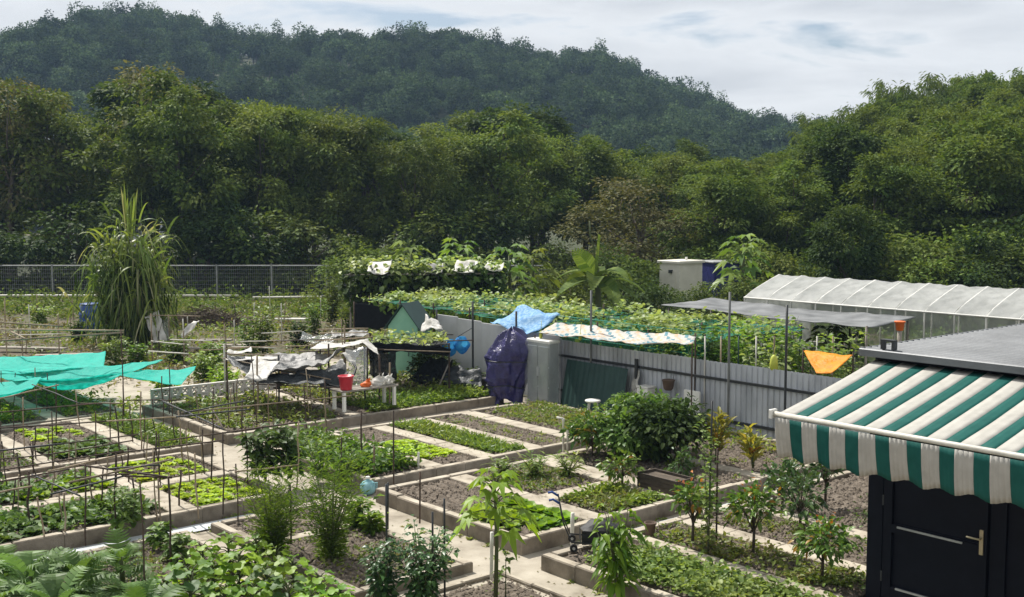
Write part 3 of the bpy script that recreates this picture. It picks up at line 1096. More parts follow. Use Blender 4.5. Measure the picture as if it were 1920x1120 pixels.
def gn_instances(name, pts, scl, rot, idx, coll):
    me = bpy.data.meshes.new(name)
    me.from_pydata(pts, [], [])
    for nm, ty, dat in (('sc', 'FLOAT', scl), ('ro', 'FLOAT', rot), ('ix', 'INT', idx)):
        a = me.attributes.new(nm, ty, 'POINT')
        a.data.foreach_set('value', dat)
    ob = bpy.data.objects.new(name, me)
    COL.objects.link(ob)
    ng = bpy.data.node_groups.new(name, 'GeometryNodeTree')
    ng.interface.new_socket('Geometry', in_out='INPUT', socket_type='NodeSocketGeometry')
    ng.interface.new_socket('Geometry', in_out='OUTPUT', socket_type='NodeSocketGeometry')
    gi = ng.nodes.new('NodeGroupInput')
    go = ng.nodes.new('NodeGroupOutput')
    ip = ng.nodes.new('GeometryNodeInstanceOnPoints')
    ci = ng.nodes.new('GeometryNodeCollectionInfo')
    ci.inputs['Collection'].default_value = coll
    ci.inputs['Separate Children'].default_value = True
    ci.inputs['Reset Children'].default_value = True
    ip.inputs['Pick Instance'].default_value = True

    def attr(nm, ty):
        n = ng.nodes.new('GeometryNodeInputNamedAttribute')
        n.data_type = ty
        n.inputs['Name'].default_value = nm
        return n.outputs['Attribute']
    cx = ng.nodes.new('ShaderNodeCombineXYZ')
    ng.links.new(attr('ro', 'FLOAT'), cx.inputs['Z'])
    ng.links.new(gi.outputs[0], ip.inputs['Points'])
    ng.links.new(ci.outputs[0], ip.inputs['Instance'])
    ng.links.new(attr('ix', 'INT'), ip.inputs['Instance Index'])
    ng.links.new(cx.outputs[0], ip.inputs['Rotation'])
    ng.links.new(attr('sc', 'FLOAT'), ip.inputs['Scale'])
    ng.links.new(ip.outputs[0], go.inputs[0])
    md = ob.modifiers.new('far trees', 'NODES')
    md.node_group = ng
    return ob


rh = random.Random(9)
pts, scl, rot, idx = [], [], [], []
tries = 0
while len(pts) < 3400 and tries < 30000:
    tries += 1
    Y = rh.uniform(168, 345)
    X = rh.uniform(-.55, .42) * Y
    z = hill_z(X, Y)
    if z < 1.0 and Y > 230:
        continue
    pts.append((X, Y, z - .3))
    scl.append(rh.choice([rh.uniform(.4, .7), rh.uniform(.7, 1.25)]))
    rot.append(rh.uniform(0, 6.28))
    idx.append(rh.choice([0, 0, 1, 1, 2, 2, 3]))
for i in range(380):        # the ragged skyline
    px = rh.uniform(-120, 1560)
    Y = RIDGE_Y + rh.uniform(-9, 3)
    X = (px - 960) / 2100 * Y
    pts.append((X, Y, hill_z(X, Y) - .3))
    scl.append(rh.uniform(.35, .8))
    rot.append(rh.uniform(0, 6.28))
    idx.append(rh.choice([3, 3, 4, 4, 4, 0, 1]))
fw = gn_instances('hill_forest', pts, scl, rot, idx, far_col)
tag(fw, 'dark blue green forest covering the hill behind', 'forest', kind='stuff')

# ---- the pale building glimpsed behind the left trees
bl = at(182, 380, 118)
t = thing('apartment_building', 'pale building glimpsed through the trees at far left', 'building', (bl.x, 118, 0))
MB().box((bl.x, 121, 6.0), (10.5, 6, 12.0)).build('wall', 'building_wall', t)
MB().box((bl.x, 121, 12.15), (11.0, 6.5, .3)).build('roof', 'building_wall', t)
for r in range(4):
    for c in range(4):
        x0 = bl.x - 3.9 + c * 2.6
        w = MB().box((x0, 117.96, 1.9 + r * 2.9), (1.25, .14, 1.35)).build('window', 'window_glass', t)
        MB().box((x0, 117.90, 1.15 + r * 2.9), (1.5, .22, .10)).build('sill', 'building_wall', w, origin=t.location)
# ================================================================== the plots
rk = random.Random(77)


def uvbox(mb, u0, u1, v0, v1, z0, z1, mi=0, b=0.0, jit=0.0):
    c = UV((u0 + u1) / 2, (v0 + v1) / 2, (z0 + z1) / 2)
    sz = (abs(v1 - v0), abs(u1 - u0), z1 - z0)
    if b:
        return mb.bevbox(c, sz, b, GROT, mi, jit, rk)
    return mb.box(c, sz, GROT, mi)


# concrete floor of the aisles
am = MB()
am.grid(lambda a, b: UV(3 + 26 * a, -1 + 18.2 * b, 0.004 + 0.004 * mnoise.noise(Vector((a * 30, b * 30, 0)))), 60, 44)
am.build('garden_path', 'aisle', kind='structure')
for nm, u0, u1, v0, v1 in (('drain_channel', 14.28, 14.60, 9.6, 16.4), ('drain_channel', 10.30, 10.66, 10.4, 16.4), ('drain_channel', 18.52, 18.9, 10.0, 14.0), ('drain_channel', 14.52, 14.84, 3.0, 7.6)):
    m = MB()
    m.grid(lambda a, b: UV(u0 + (u1 - u0) * a, v0 + (v1 - v0) * b, .016 + .01 * abs(2 * a - 1) + .003 * mnoise.noise(Vector((a * 3, b * 40, u0)))), 6, 40)
    m.build(nm, 'channel', kind='structure')


def soil_patch(u0, u1, v0, v1, z, parent, mat='soil', rows=0, amp=.03, seed=0, cell=.07):
    nu, nv = max(4, int((u1 - u0) / cell)), max(4, int((v1 - v0) / cell))

    def fn(a, b):
        u, v = u0 + (u1 - u0) * a, v0 + (v1 - v0) * b
        e = min(a * (u1 - u0), (1 - a) * (u1 - u0), b * (v1 - v0), (1 - b) * (v1 - v0))
        k = min(1, e / .18)
        p = Vector((u * 2.2, v * 2.2, seed))
        d = amp * 1.2 * mnoise.noise(p) + amp * .9 * mnoise.noise(p * 4.3) + amp * .5 * mnoise.noise(p * 11)
        if rows:
            d += .028 * math.sin(2 * math.pi * rows * b)
        d += .035 * k
        return UV(u + .02 * mnoise.noise(p * 9), v + .02 * mnoise.noise(p * 8 + Vector((5, 5, 5))), z - .03 + d)
    mb = MB()
    mb.grid(fn, nu, nv)
    return mb.build('soil', mat, parent, smooth=False)


def clods(u0, u1, v0, v1, z, parent, n, seed):
    """loose lumps of earth"""
    rg = np.random.default_rng(seed)
    u = rg.uniform(u0 + .05, u1 - .05, n)
    v = rg.uniform(v0 + .05, v1 - .05, n)
    P = np.stack([VA.x * u + VB.x * v, VA.y * u + VB.y * v, np.full(n, z + .005)], 1)
    s = rg.uniform(.010, .034, n)
    base = np.array([(1, 0, 0), (0, 1, 0), (-1, 0, 0), (0, -1, 0), (0, 0, 1.0)])
    V = P[:, None, :] + (base[None] + rg.normal(0, .25, (n, 5, 3))) * s[:, None, None]
    fc = np.array([(0, 1, 4), (1, 2, 4), (2, 3, 4), (3, 0, 4)])
    Fc = (fc[None] + (np.arange(n) * 5)[:, None, None]).reshape(-1, 3)
    me = npmesh('clods', V.reshape(-1, 3) - np.array(parent.location), Fc, 'soil')
    return put('clods', me, parent, kind='stuff')


def kerb_run(parent, a, b, fixed, axis, w, z0, z1, inner):
    """stones laid end to end; axis 'u' runs along u at v = fixed"""
    L = b - a
    n = max(1, int(round(L / .62)))
    s = L / n
    for i in range(n):
        m = MB()
        g0, g1 = a + i * s + .003, a + (i + 1) * s - .003
        fx = fixed + rk.uniform(-.007, .007)
        f0, f1 = (fx, fx + w) if inner > 0 else (fx - w, fx)
        zt = z1 + rk.uniform(-.012, .008)
        if axis == 'u':
            uvbox(m, g0, g1, f0, f1, z0, zt, b=.015, jit=.002)
        else:
            uvbox(m, f0, f1, g0, g1, z0, zt, b=.015, jit=.002)
        m.m = [1 if f == 1 else 0 for f in range(len(m.f))]  # paler top; brown sides darkened, their shade put into the colour
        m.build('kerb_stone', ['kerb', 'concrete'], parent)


def strip(parent, u0, u1, v0, v1, z):
    """a walkway of slabs between beds"""
    along_u = (u1 - u0) > (v1 - v0)
    L = (u1 - u0) if along_u else (v1 - v0)
    n = max(1, int(round(L / .75)))
    s = L / n
    for i in range(n):
        m = MB()
        zt = z + rk.uniform(-.005, .005)
        if along_u:
            uvbox(m, u0 + i * s + .003, u0 + (i + 1) * s - .003, v0, v1, z - .12, zt, b=.012)
        else:
            uvbox(m, u0, u1, v0 + i * s + .003, v0 + (i + 1) * s - .003, z - .12, zt, b=.012)
        m.build('path_slab', 'concrete', parent)


def block(label, u0, u1, v0, v1, top, strips, beds, sides='abcd', kw=.14, name='raised_bed', group='raised beds of the allotment'):
    """a kerbed block of beds. sides: a low-u edge, b high-u edge, c low-v edge, d high-v edge"""
    t = thing(name, label, 'raised bed', UV((u0 + u1) / 2, (v0 + v1) / 2, 0), group)
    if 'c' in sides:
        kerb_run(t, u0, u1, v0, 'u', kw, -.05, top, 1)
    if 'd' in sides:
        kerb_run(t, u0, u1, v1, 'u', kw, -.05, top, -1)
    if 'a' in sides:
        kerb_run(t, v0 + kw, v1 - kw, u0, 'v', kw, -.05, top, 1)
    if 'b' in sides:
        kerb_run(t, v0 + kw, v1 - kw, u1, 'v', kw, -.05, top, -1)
    for s in strips:
        strip(t, *s, top - .008)
    for i, bd in enumerate(beds):
        opt = bd[4] if len(bd) > 4 else {}
        soil_patch(*bd[:4], top - .035, t, seed=i * 3.1 + u0, **opt)
        clods(*bd[:4], top - .02, t, int(260 * (bd[1] - bd[0]) * (bd[3] - bd[2])), int(u0 * 10 + i))
    return t


K = .14
B1 = block('raised bed block in the middle holding the ploughed bed and the papaya corner', 10.8, 14.25, 9.33, 17.0, .22,
           [(10.94, 14.11, 10.65, 11.0), (12.0, 12.38, 11.0, 12.42), (10.94, 14.11, 12.42, 12.92), (10.94, 14.11, 14.4, 14.68)],
           [(10.94, 14.11, 9.47, 10.65, {'rows': 6, 'amp': .02}), (12.38, 14.11, 11.0, 12.42, {'mat': 'soil'}), (10.94, 12.0, 11.0, 12.42), (10.94, 14.11, 12.92, 14.4, {'mat': 'soil_dark'}), (10.94, 14.11, 14.68, 16.86, {'mat': 'soil_dark'})])
B2 = block('raised bed block before the blue bundle, with bright lettuce and grassy strips', 14.72, 18.45, 9.5, 16.4, .22,
           [(14.86, 18.31, 10.78, 11.1), (14.86, 18.31, 11.92, 12.25), (14.86, 18.31, 13.02, 13.34), (14.86, 18.31, 14.14, 14.5)],
           [(14.86, 18.31, 9.64, 10.78), (14.86, 18.31, 11.1, 11.92), (14.86, 18.31, 12.25, 13.02), (14.86, 18.31, 13.34, 14.14), (14.86, 18.31, 14.5, 16.26)])
B3 = block('raised bed block beside the navy shed, planted with small citrus trees', 3.5, 10.22, 9.15, 16.6, .22,
           [(3.64, 10.08, 10.5, 10.72), (6.9, 10.08, 11.56, 11.86), (6.9, 10.08, 12.82, 13.12)],
           [(3.64, 10.08, 9.29, 10.5), (6.9, 10.08, 10.72, 11.56), (6.9, 10.08, 11.86, 12.82), (6.9, 10.08, 13.12, 16.46)])
B4 = block('low bed in the centre foreground growing the dark shrub', 10.72, 14.45, 6.72, 8.45, .14,
           [(13.0, 13.2, 6.86, 8.31)], [(10.86, 13.0, 6.86, 8.31, {'mat': 'soil_dark'}), (13.2, 14.31, 6.86, 8.31, {'mat': 'soil'})], group=None)
B4b = block('bare earth bed at the bottom edge under the papaya', 6.0, 10.45, 4.5, 8.7, .05, [], [(6.1, 10.35, 4.6, 8.6)], kw=.08, group=None)
B7 = block('low bed at bottom left growing bright leafy vegetables', 9.5, 14.45, 1.5, 6.38, .10,
           [(11.9, 12.2, 1.64, 6.24)], [(9.64, 11.9, 1.64, 6.24), (12.2, 14.31, 1.64, 6.24, {'mat': 'soil'})], group=None)
B5 = block('raised bed block at left with rows of pale lettuce', 14.92, 18.6, 1.5, 8.25, .22,
           [(16.62, 16.94, 1.64, 8.11), (15.06, 16.62, 6.4, 6.8), (16.94, 18.46, 6.4, 6.7)],
           [(15.06, 16.62, 6.8, 8.11), (15.06, 16.62, 1.64, 6.4), (16.94, 18.46, 6.7, 8.11), (16.94, 18.46, 1.64, 6.4)])
B6 = block('raised bed block at left holding the grassy green strip', 18.95, 22.9, 1.5, 8.9, .22,
           [(19.09, 22.76, 7.62, 7.98), (19.09, 22.76, 5.9, 6.2)],
           [(19.09, 22.76, 7.98, 8.76), (19.09, 22.76, 6.2, 7.62), (19.09, 22.76, 1.64, 5.9)])
B6b = block('raised bed block shaded by the turquoise net', 23.1, 28.0, 1.5, 8.9, .22,
            [(23.24, 27.86, 7.35, 7.7)], [(23.24, 27.86, 7.7, 8.76), (23.24, 27.86, 1.64, 7.35)])
B8 = block('tall kerbed bed block behind the long left walkway', 19.5, 23.6, 9.45, 16.3, .20,
           [(19.64, 23.46, 12.3, 12.6)], [(19.64, 23.46, 9.59, 12.3, {'mat': 'soil_dark'}), (19.64, 23.46, 12.6, 16.16, {'mat': 'soil_dark'})])


# ================================================================== ground cover and crops in masses
def cover(name, label, mat, V, Fc, cat='ground cover', kind='stuff'):
    c = V.mean(0)
    c[2] = 0
    return put(name, npmesh(name, V - c, Fc, mat), None, tuple(c), label, cat, None, kind)


Z = .2
cover('grass', 'fresh green grassy crop in the strip behind the lettuce', 'leaf_grass', *scatter(5200, [(14.9, 18.2, 12.3, 12.95)], 1, Z, (.02, .10), (.06, .15), .22, T_BLADE, .5, 9, .08))
cover('grass', 'rough grass before the cabinet and blue bundle', 'leaf_weed', *scatter(3600, [(14.9, 18.25, 14.6, 16.2)], 2, Z, (.02, .10), (.05, .14), .3, T_KITE, .6, 10, .12))
cover('grass', 'grass tufts in the bed under the drooping black net', 'leaf_grass', *scatter(4200, [(19.7, 20.9, 12.9, 16.1)], 3, .18, (.03, .20), (.07, .18), .35, T_KITE, .6, 12, .13))
cover('weeds', 'bushy green crop in the bed left of the bright lettuce', 'leaf_crop', *scatter(5200, [(15.0, 18.2, 9.7, 10.7)], 4, Z, (.05, .34), (.07, .16), .55, T_KITE, .6, 26, .15))
cover('weeds', 'weeds sprouting in the bare strip nearest the cabinet', 'leaf_weed', *scatter(500, [(14.9, 18.2, 13.4, 14.1)], 5, Z, (.0, .05), (.04, .09), .4, T_KITE, .6, 10, .1))
cover('weeds', 'weeds around the sprawling plants in the middle bed', 'leaf_weed', *scatter(1500, [(12.5, 14.0, 11.1, 12.3)], 6, Z, (.0, .07), (.04, .11), .4, T_KITE, .6, 16, .12))
cover('weeds', 'weeds edging the small bed beside the water drain', 'leaf_weed', *scatter(2400, [(11.0, 11.95, 11.1, 12.3)], 7, Z, (.0, .09), (.04, .12), .4, T_KITE, .6, 14, .13))
cover('weeds', 'leafy green weeds along the rim of the small bed', 'leaf_grass', *scatter(1500, [(11.7, 11.97, 11.1, 12.3), (11.0, 11.25, 11.4, 12.3)], 8, Z, (.02, .14), (.05, .14), .4, T_KITE, .6, 14, .09))
cover('ground_cover', 'thick leafy cover crop filling the bed at bottom right', 'leaf_vine', *scatter(9500, [(5.2, 9.7, 9.4, 10.4)], 9, Z, (.02, .22), (.04, .10), .7, T_OVAL, .75, 24, .14))
cover('weeds', 'weeds scattered under the citrus trees beside the shed', 'leaf_weed', *scatter(2300, [(6.9, 10.0, 10.75, 11.5)], 10, Z, (.0, .14), (.04, .11), .5, T_KITE, .65, 18, .13))
cover('weeds', 'sparse weeds in the second citrus bed', 'leaf_weed', *scatter(900, [(6.9, 10.0, 11.95, 12.75)], 11, Z, (.0, .08), (.04, .10), .45, T_KITE, .65, 16, .13))
cover('weeds', 'grey green straggly weeds in the bed against the shed', 'leaf_silver_green', *scatter(2600, [(7.0, 8.6, 13.4, 15.0)], 12, Z, (.02, .5), (.04, .10), .4, T_KITE, .5, 40, .18))
cover('grass', 'green grassy strip beside the long left walkway', 'leaf_grass', *scatter(5200, [(19.1, 22.7, 8.02, 8.72)], 13, Z, (.02, .11), (.06, .16), .25, T_BLADE, .5, 9, .09))
cover('weeds', 'mixed low greens in the left bed beyond the lettuce', 'leaf_crop', *scatter(1700, [(19.1, 22.7, 2.2, 5.9)], 14, Z, (.02, .16), (.06, .15), .5, T_KITE, .65, 20, .16))
cover('grass', 'green crop in the bed under the turquoise net', 'leaf_grass', *scatter(4200, [(23.3, 27.5, 7.75, 8.7), (23.3, 26, 4.5, 7.2)], 15, Z, (.02, .20), (.07, .17), .4, T_KITE, .6, 16, .14))
cover('weeds', 'leafy crop in the left bed nearest the bottom corner', 'leaf_crop', *scatter(1500, [(15.1, 16.5, 3.0, 6.3)], 16, Z, (.03, .28), (.07, .17), .55, T_OVAL, .65, 26, .15))
cover('weeds', 'dark leafy crop in the left bed behind the stakes', 'leaf_silver_green', *scatter(1100, [(17.0, 18.4, 3.0, 6.3)], 17, Z, (.03, .26), (.07, .17), .55, T_OVAL, .65, 24, .15))
cover('weeds', 'weeds and seedlings in the tall kerbed bed', 'leaf_weed', *scatter(2900, [(19.7, 23.4, 9.7, 12.2)], 18, .18, (.02, .24), (.06, .16), .45, T_KITE, .6, 20, .16))
cover('weeds', 'tangled green growth behind the tall kerbed bed', 'leaf_weed', *scatter(3200, [(21.0, 23.4, 12.7, 16.1)], 19, .18, (.02, .30), (.06, .16), .45, T_KITE, .6, 20, .18))
cover('weeds', 'seedlings in the dark bed before the fence bushes', 'leaf_weed', *scatter(900, [(11.0, 14.0, 13.0, 14.3), (11.0, 14.0, 14.8, 16.6)], 20, Z, (.0, .07), (.04, .1), .45, T_KITE, .6, 14, .1))
cover('grass', 'weedy verge along the foot of the grey fence', 'leaf_weed', *scatter(4200, [(10.5, 14.1, 16.0, 17.0), (5, 10, 16.7, 17.2)], 21, .1, (.02, .28), (.06, .16), .4, T_KITE, .6, 14, .12))
cover('weeds', 'small weeds in the bare bed at the bottom edge', 'leaf_weed', *scatter(700, [(6.1, 10.3, 4.6, 8.5)], 22, .03, (.0, .05), (.03, .08), .45, T_KITE, .6, 14, .1))
cover('weeds', 'weeds in the low beds of the foreground', 'leaf_weed', *scatter(2600, [(10.9, 14.2, 6.9, 8.3), (12.3, 14.2, 3, 6.2)], 23, .1, (.0, .09), (.04, .1), .45, T_KITE, .6, 16, .12))


def wild(n, x0, x1, y0, y1, seed, hh=(.03, .4), Lr=(.08, .22), mat='leaf_weed', T=T_KITE, clump=26, cr=.35, Wr=.4, label='', name='weeds', keep=None):
    rg = np.random.default_rng(seed)
    k = max(1, n // clump)
    cx, cy, cs = rg.uniform(x0, x1, k), rg.uniform(y0, y1, k), rg.uniform(.35, 1.3, k)
    if keep is not None:
        ok = np.array([keep(a, b) for a, b in zip(cx, cy)])
        cx, cy, cs = cx[ok], cy[ok], cs[ok]
        k = len(cx)
    pk = rg.integers(0, k, n)
    P = np.stack([cx[pk] + rg.normal(0, cr, n) * cs[pk], cy[pk] + rg.normal(0, cr, n) * cs[pk], rg.uniform(0, 1, n) * rg.uniform(*hh, n) * cs[pk]], 1)
    D = rdir(rg, n, .05, 1)
    N = rg.normal(0, .4, (n, 3)) + [0, 0, 1]
    L = rg.uniform(*Lr, n)
    return cover(name, label, mat, *leaves(P, D, N, L, L * Wr, T, .25))


def uvof(X, Y):
    return VA.x * X + VA.y * Y, VB.x * X + VB.y * Y


def beyond(X, Y):
    u, v = uvof(X, Y)
    return u > 28.4 or (u > 24 and v > 9.2 and v < 16.6) or (v > 17.6 and Y > 22)


wild(18000, -33, 0, 24, 53, 31, label='rough weedy ground of the plots behind the turquoise net', keep=lambda X, Y: beyond(X, Y) and X > -.66 * Y)
wild(10000, -33, 0, 27, 53, 32, (.02, .25), (.1, .25), 'leaf_dry', label='dry straw coloured stalks on the rough ground', name='dry_grass', keep=lambda X, Y: beyond(X, Y) and X > -.66 * Y)
wild(14000, -33, 2, 44, 54, 33, (.1, .9), (.12, .3), 'leaf_tree', clump=40, cr=.5, label='green undergrowth along the wire fence', name='undergrowth', keep=lambda X, Y: X > -.66 * Y)
wild(20000, -1, 22, 24, 46, 34, (.05, .7), (.1, .26), 'leaf_crop', clump=40, cr=.5, label='green growth in the gardens behind the grey fence', name='undergrowth', keep=lambda X, Y: beyond(X, Y) and X < .52 * Y and uvof(X, Y)[1] > 17.9)

# weeds in the joints of the walkways, litter on the slabs
edge = []
for q in (8.58, 8.95, 9.24):
    edge.append((5.5, 10.6, q - .04, q + .04) if q < 8.9 else (10.9, 19.2, q - .04, q + .04))
edge += [(14.28, 14.34, 9.6, 16), (14.62, 14.70, 9.6, 16), (10.24, 10.30, 9.3, 16), (10.70, 10.78, 9.4, 16), (18.46, 18.54, 9.6, 16), (14.84, 14.90, 3, 8.2), (14.46, 14.54, 3, 8.2), (18.62, 18.70, 3, 8.8), (18.88, 18.94, 3, 8.8), (19.0, 27.5, 8.92, 9.0), (19.6, 27.5, 9.36, 9.44), (10.8, 14.2, 8.48, 8.54), (5.0, 10.2, 9.06, 9.14)]
cover('weeds', 'tiny weeds in the joints along the walkway edges', 'leaf_weed', *scatter(2600, edge, 41, .0, (.0, .05), (.03, .09), .45, T_KITE, .6, 18, .06))
cover('leaf_litter', 'dry leaves and crumbs strewn on the walkways', 'leaf_dry', *scatter(500, [(5.5, 28, 8.5, 9.4), (14.3, 14.7, 9.5, 16), (10.3, 10.75, 9.3, 16), (14.5, 14.9, 3, 8.3), (18.6, 18.95, 3, 8.8), (10.5, 10.72, 4, 8.5)], 42, .008, (.0, .006), (.02, .06), .5, T_KITE, 1.1))
cover('leaf_litter', 'dry leaves and soil crumbs strewn on the slab paths', 'leaf_dry', *scatter(450, [(10.94, 14.1, 10.65, 11.0), (12.0, 12.38, 11, 12.4), (10.94, 14.1, 12.42, 12.92), (14.9, 18.3, 10.78, 11.1), (14.9, 18.3, 11.92, 12.25), (14.9, 18.3, 13.02, 13.34), (6.9, 10, 11.56, 11.86), (6.9, 10, 12.82, 13.12), (16.62, 16.94, 3, 8.1), (15.06, 16.62, 6.4, 6.8), (19.1, 22.7, 7.62, 7.98)], 43, .222, (.0, .006), (.02, .05), .5, T_KITE, 1.1))

# ================================================================== single plants
def rosette(seed, n=18, r=.15, leaf='leaf_lettuce', T=T_RUFFLE, up=.55, wr=.95, base=.0):
    rg = np.random.default_rng(seed)
    a = np.arange(n) * 2.4 + rg.uniform(-.3, .3, n)
    t = np.linspace(0, 1, n)
    el = up * (1 - t) * 1.3 + .22 + rg.uniform(-.1, .1, n)
    D = np.stack([np.cos(a) * np.cos(el), np.sin(a) * np.cos(el), np.sin(el)], 1)
    N = np.stack([-np.cos(a) * np.sin(el), -np.sin(a) * np.sin(el), np.cos(el)], 1)
    L = r * (.6 + .5 * t) * rg.uniform(.85, 1.15, n)
    P = np.zeros((n, 3))
    P[:, 2] = base
    V, Fc = leaves(P, D, N, L, L * wr, T, .25)
    return npmesh('lettuce', V, Fc, leaf)


LET = [rosette(i, 20, .17) for i in range(4)]
LETG = [rosette(10 + i, 17, .19, 'leaf_bright', T_ROUND, .7, .7) for i in range(3)]
CAB = [rosette(20 + i, 16, .26, 'leaf_silver_green', T_RUFFLE, .6, .8) for i in range(3)]
rl = random.Random(3)


def plant_rows(meshes, name, label, cat, group, u0, u1, v0, v1, du, dv, z, skip=.1, smin=.75, smax=1.15):
    u = u0
    while u <= u1:
        v = v0 + rl.uniform(-.03, .03)
        while v <= v1:
            if rl.random() > skip:
                p = UV(u + rl.uniform(-.04, .04), v + rl.uniform(-.04, .04), z)
                put(name, rl.choice(meshes), None, p, label, cat, group, None, rl.uniform(0, 6.28), rl.uniform(smin, smax))
            v += dv
        u += du


plant_rows(LET, 'lettuce', 'pale yellow green lettuce in the left bed nearest the stakes', 'lettuce', 'lettuces in the near left bed', 15.2, 16.5, 6.95, 8.0, .225, .225, Z, .06, .65, 1.0)
plant_rows(LET, 'lettuce', 'pale yellow green lettuce in the left bed behind the cross path', 'lettuce', 'lettuces in the second left bed', 17.1, 18.35, 6.85, 8.0, .23, .24, Z, .1, .62, .95)
plant_rows(LET, 'lettuce', 'bright yellow green lettuce in the bed in front of the blue bundle', 'lettuce', 'lettuces in the middle block', 15.5, 17.0, 11.2, 11.85, .19, .17, Z, .05, .6, .95)
plant_rows(LET, 'lettuce', 'bright lettuce in the left bed below the turquoise net', 'lettuce', 'lettuces below the turquoise net', 21.3, 22.5, 6.6, 7.5, .26, .25, Z, .1, .7, 1.05)
plant_rows(CAB, 'cabbage', 'dusty green cabbage beside the lettuce below the turquoise net', 'cabbage', 'cabbages below the turquoise net', 19.3, 20.9, 6.4, 7.5, .34, .30, Z, .15, .75, 1.1)
plant_rows(LETG, 'chard', 'green leafy chard in the left bed behind the stakes', 'chard', 'chard plants behind the stakes', 17.1, 18.3, 5.0, 6.3, .30, .30, Z, .2, .8, 1.2)
plant_rows(LETG, 'potato_plant', 'leafy green plant in the front corner under the papaya leaves', 'vegetable', 'leafy plants in the papaya corner', 11.1, 12.3, 9.65, 10.5, .26, .25, Z, .12, .9, 1.4)
plant_rows(CAB, 'cabbage', 'dusty green cabbage in the left bed near the bottom corner', 'cabbage', 'cabbages in the near left bed', 15.2, 16.3, 4.2, 6.2, .42, .40, Z, .2, .8, 1.2)


def stem_plant(seed, h, n_stem, per, L, Wr, leaf, T=T_KITE, lean=.25, droop=.3, start=.15, stem_r=.012, spread=.5, red=0, angle=.2):
    """stems with leaves all along: (stem mesh, leaf mesh)"""
    rn = random.Random(seed)
    rg = np.random.default_rng(seed)
    tb = MB()
    Ps, Ds = [], []
    for i in range(n_stem):
        a = rn.uniform(0, 6.28)
        le = lean * rn.uniform(.2, 1.0) * h if n_stem > 1 else lean * h * .2
        hh = h * rn.uniform(.45 if n_stem > 25 else .72, 1.0) if i else h
        r0 = .04 * (n_stem > 1) * h
        pts = [Vector((math.cos(a) * (r0 * t + le * t ** 1.5), math.sin(a) * (r0 * t + le * t ** 1.5), hh * t - .03)) for t in (0, .33, .66, 1)]
        tb.tube(pts, [stem_r, stem_r * .8, stem_r * .6, stem_r * .3], 5)
        for k in range(per):
            t = start + (1 - start) * (k + rn.random()) / per
            f = t * 3
            j = min(2, int(f))
            p = pts[j].lerp(pts[j + 1], f - j)
            b = rn.uniform(0, 6.28)
            Ps.append(p + Vector((math.cos(b), math.sin(b), 0)) * rn.uniform(0, spread * L[1]))
            Ds.append((math.cos(b), math.sin(b), angle + .5 * t + rn.uniform(-.35, .35)))
    P = np.array([tuple(p) for p in Ps])
    n = len(P)
    LL = rg.uniform(*L, n)
    V, Fc = leaves(P, np.array(Ds), rg.normal(0, .3, (n, 3)) + [0, 0, 1], LL, LL * Wr, T, droop)
    return tb.mesh('stem', 'stem', smooth=True), npmesh('foliage', V, Fc, leaf)


def plant(name, parts, loc, label, cat, group=None, s=1.0, rz=0.0):
    t = thing(name, label, cat, loc, group, rz, s)
    put('stem', parts[0], t)
    put('foliage', parts[1], t)
    return t


def small_tree(seed, h, cr, leaf, n=260, L=(.06, .13), red=18, trunk=.35, Wr=.5):
    rg = np.random.default_rng(seed)
    rn = random.Random(seed)
    cl = rdir(rg, 15, -.5, 1) * np.array([cr, cr, cr * .95]) * rg.uniform(.35, 1, (15, 1)) + [0, 0, trunk * h + (1 - trunk) * h * .5]
    pk = rg.integers(0, 15, n)
    P = cl[pk] + rg.normal(0, cr * .28, (n, 3))
    c0 = np.array([0, 0, trunk * h + (1 - trunk) * h * .4])
    D = nrm(P - c0) + rg.normal(0, .5, (n, 3))
    N = rg.normal(0, .5, (n, 3)) + [0, 0, 1]
    LL = rg.uniform(*L, n)
    V, Fc = leaves(P, D, N, LL, LL * Wr, T_OVAL, .3)
    tb = MB()
    top = Vector((0, 0, trunk * h + (1 - trunk) * h * .45))
    tb.tube([(0, 0, -.05), (.01, .01, trunk * h), top], [.022, .017, .009], 6)
    for c in cl:
        tb.tube([Vector((0, 0, trunk * h * rn.uniform(.8, 1.3))), Vector(c)], [.010, .003], 4)
    st = tb.mesh('trunk', 'bark', smooth=True)
    fo = npmesh('crown', V, Fc, leaf)
    rd = None
    if red:
        Pr = np.array([0, 0, h * .92]) + rg.normal(0, 1, (red, 3)) * [cr * .4, cr * .4, .06]
        Dr = rdir(rg, red, .2, 1)
        V, Fc = leaves(Pr, Dr, rg.normal(0, .4, (red, 3)) + [0, 0, 1], rg.uniform(.05, .09, red), .035, T_OVAL, .3)
        rd = npmesh('new_leaves', V, Fc, 'leaf_red')
    return st, fo, rd


def citrus(px, ybase, ytop, seed, label, leaf='leaf_citrus', cr=None, z0=.2, red=14, n=260, trunk=.35, group='small citrus trees', **kw):
    p = gp(px, ybase, z0)
    h = at(px, ytop, p.y).z - z0
    st, fo, rd = small_tree(seed, h, cr or h * .30, leaf, n, red=red, trunk=trunk, **kw)
    t = thing('citrus_tree', label, 'tree', p, group)
    put('trunk', st, t)
    c = put('crown', fo, t)
    if rd:
        put('new_leaves', rd, c)
    return t


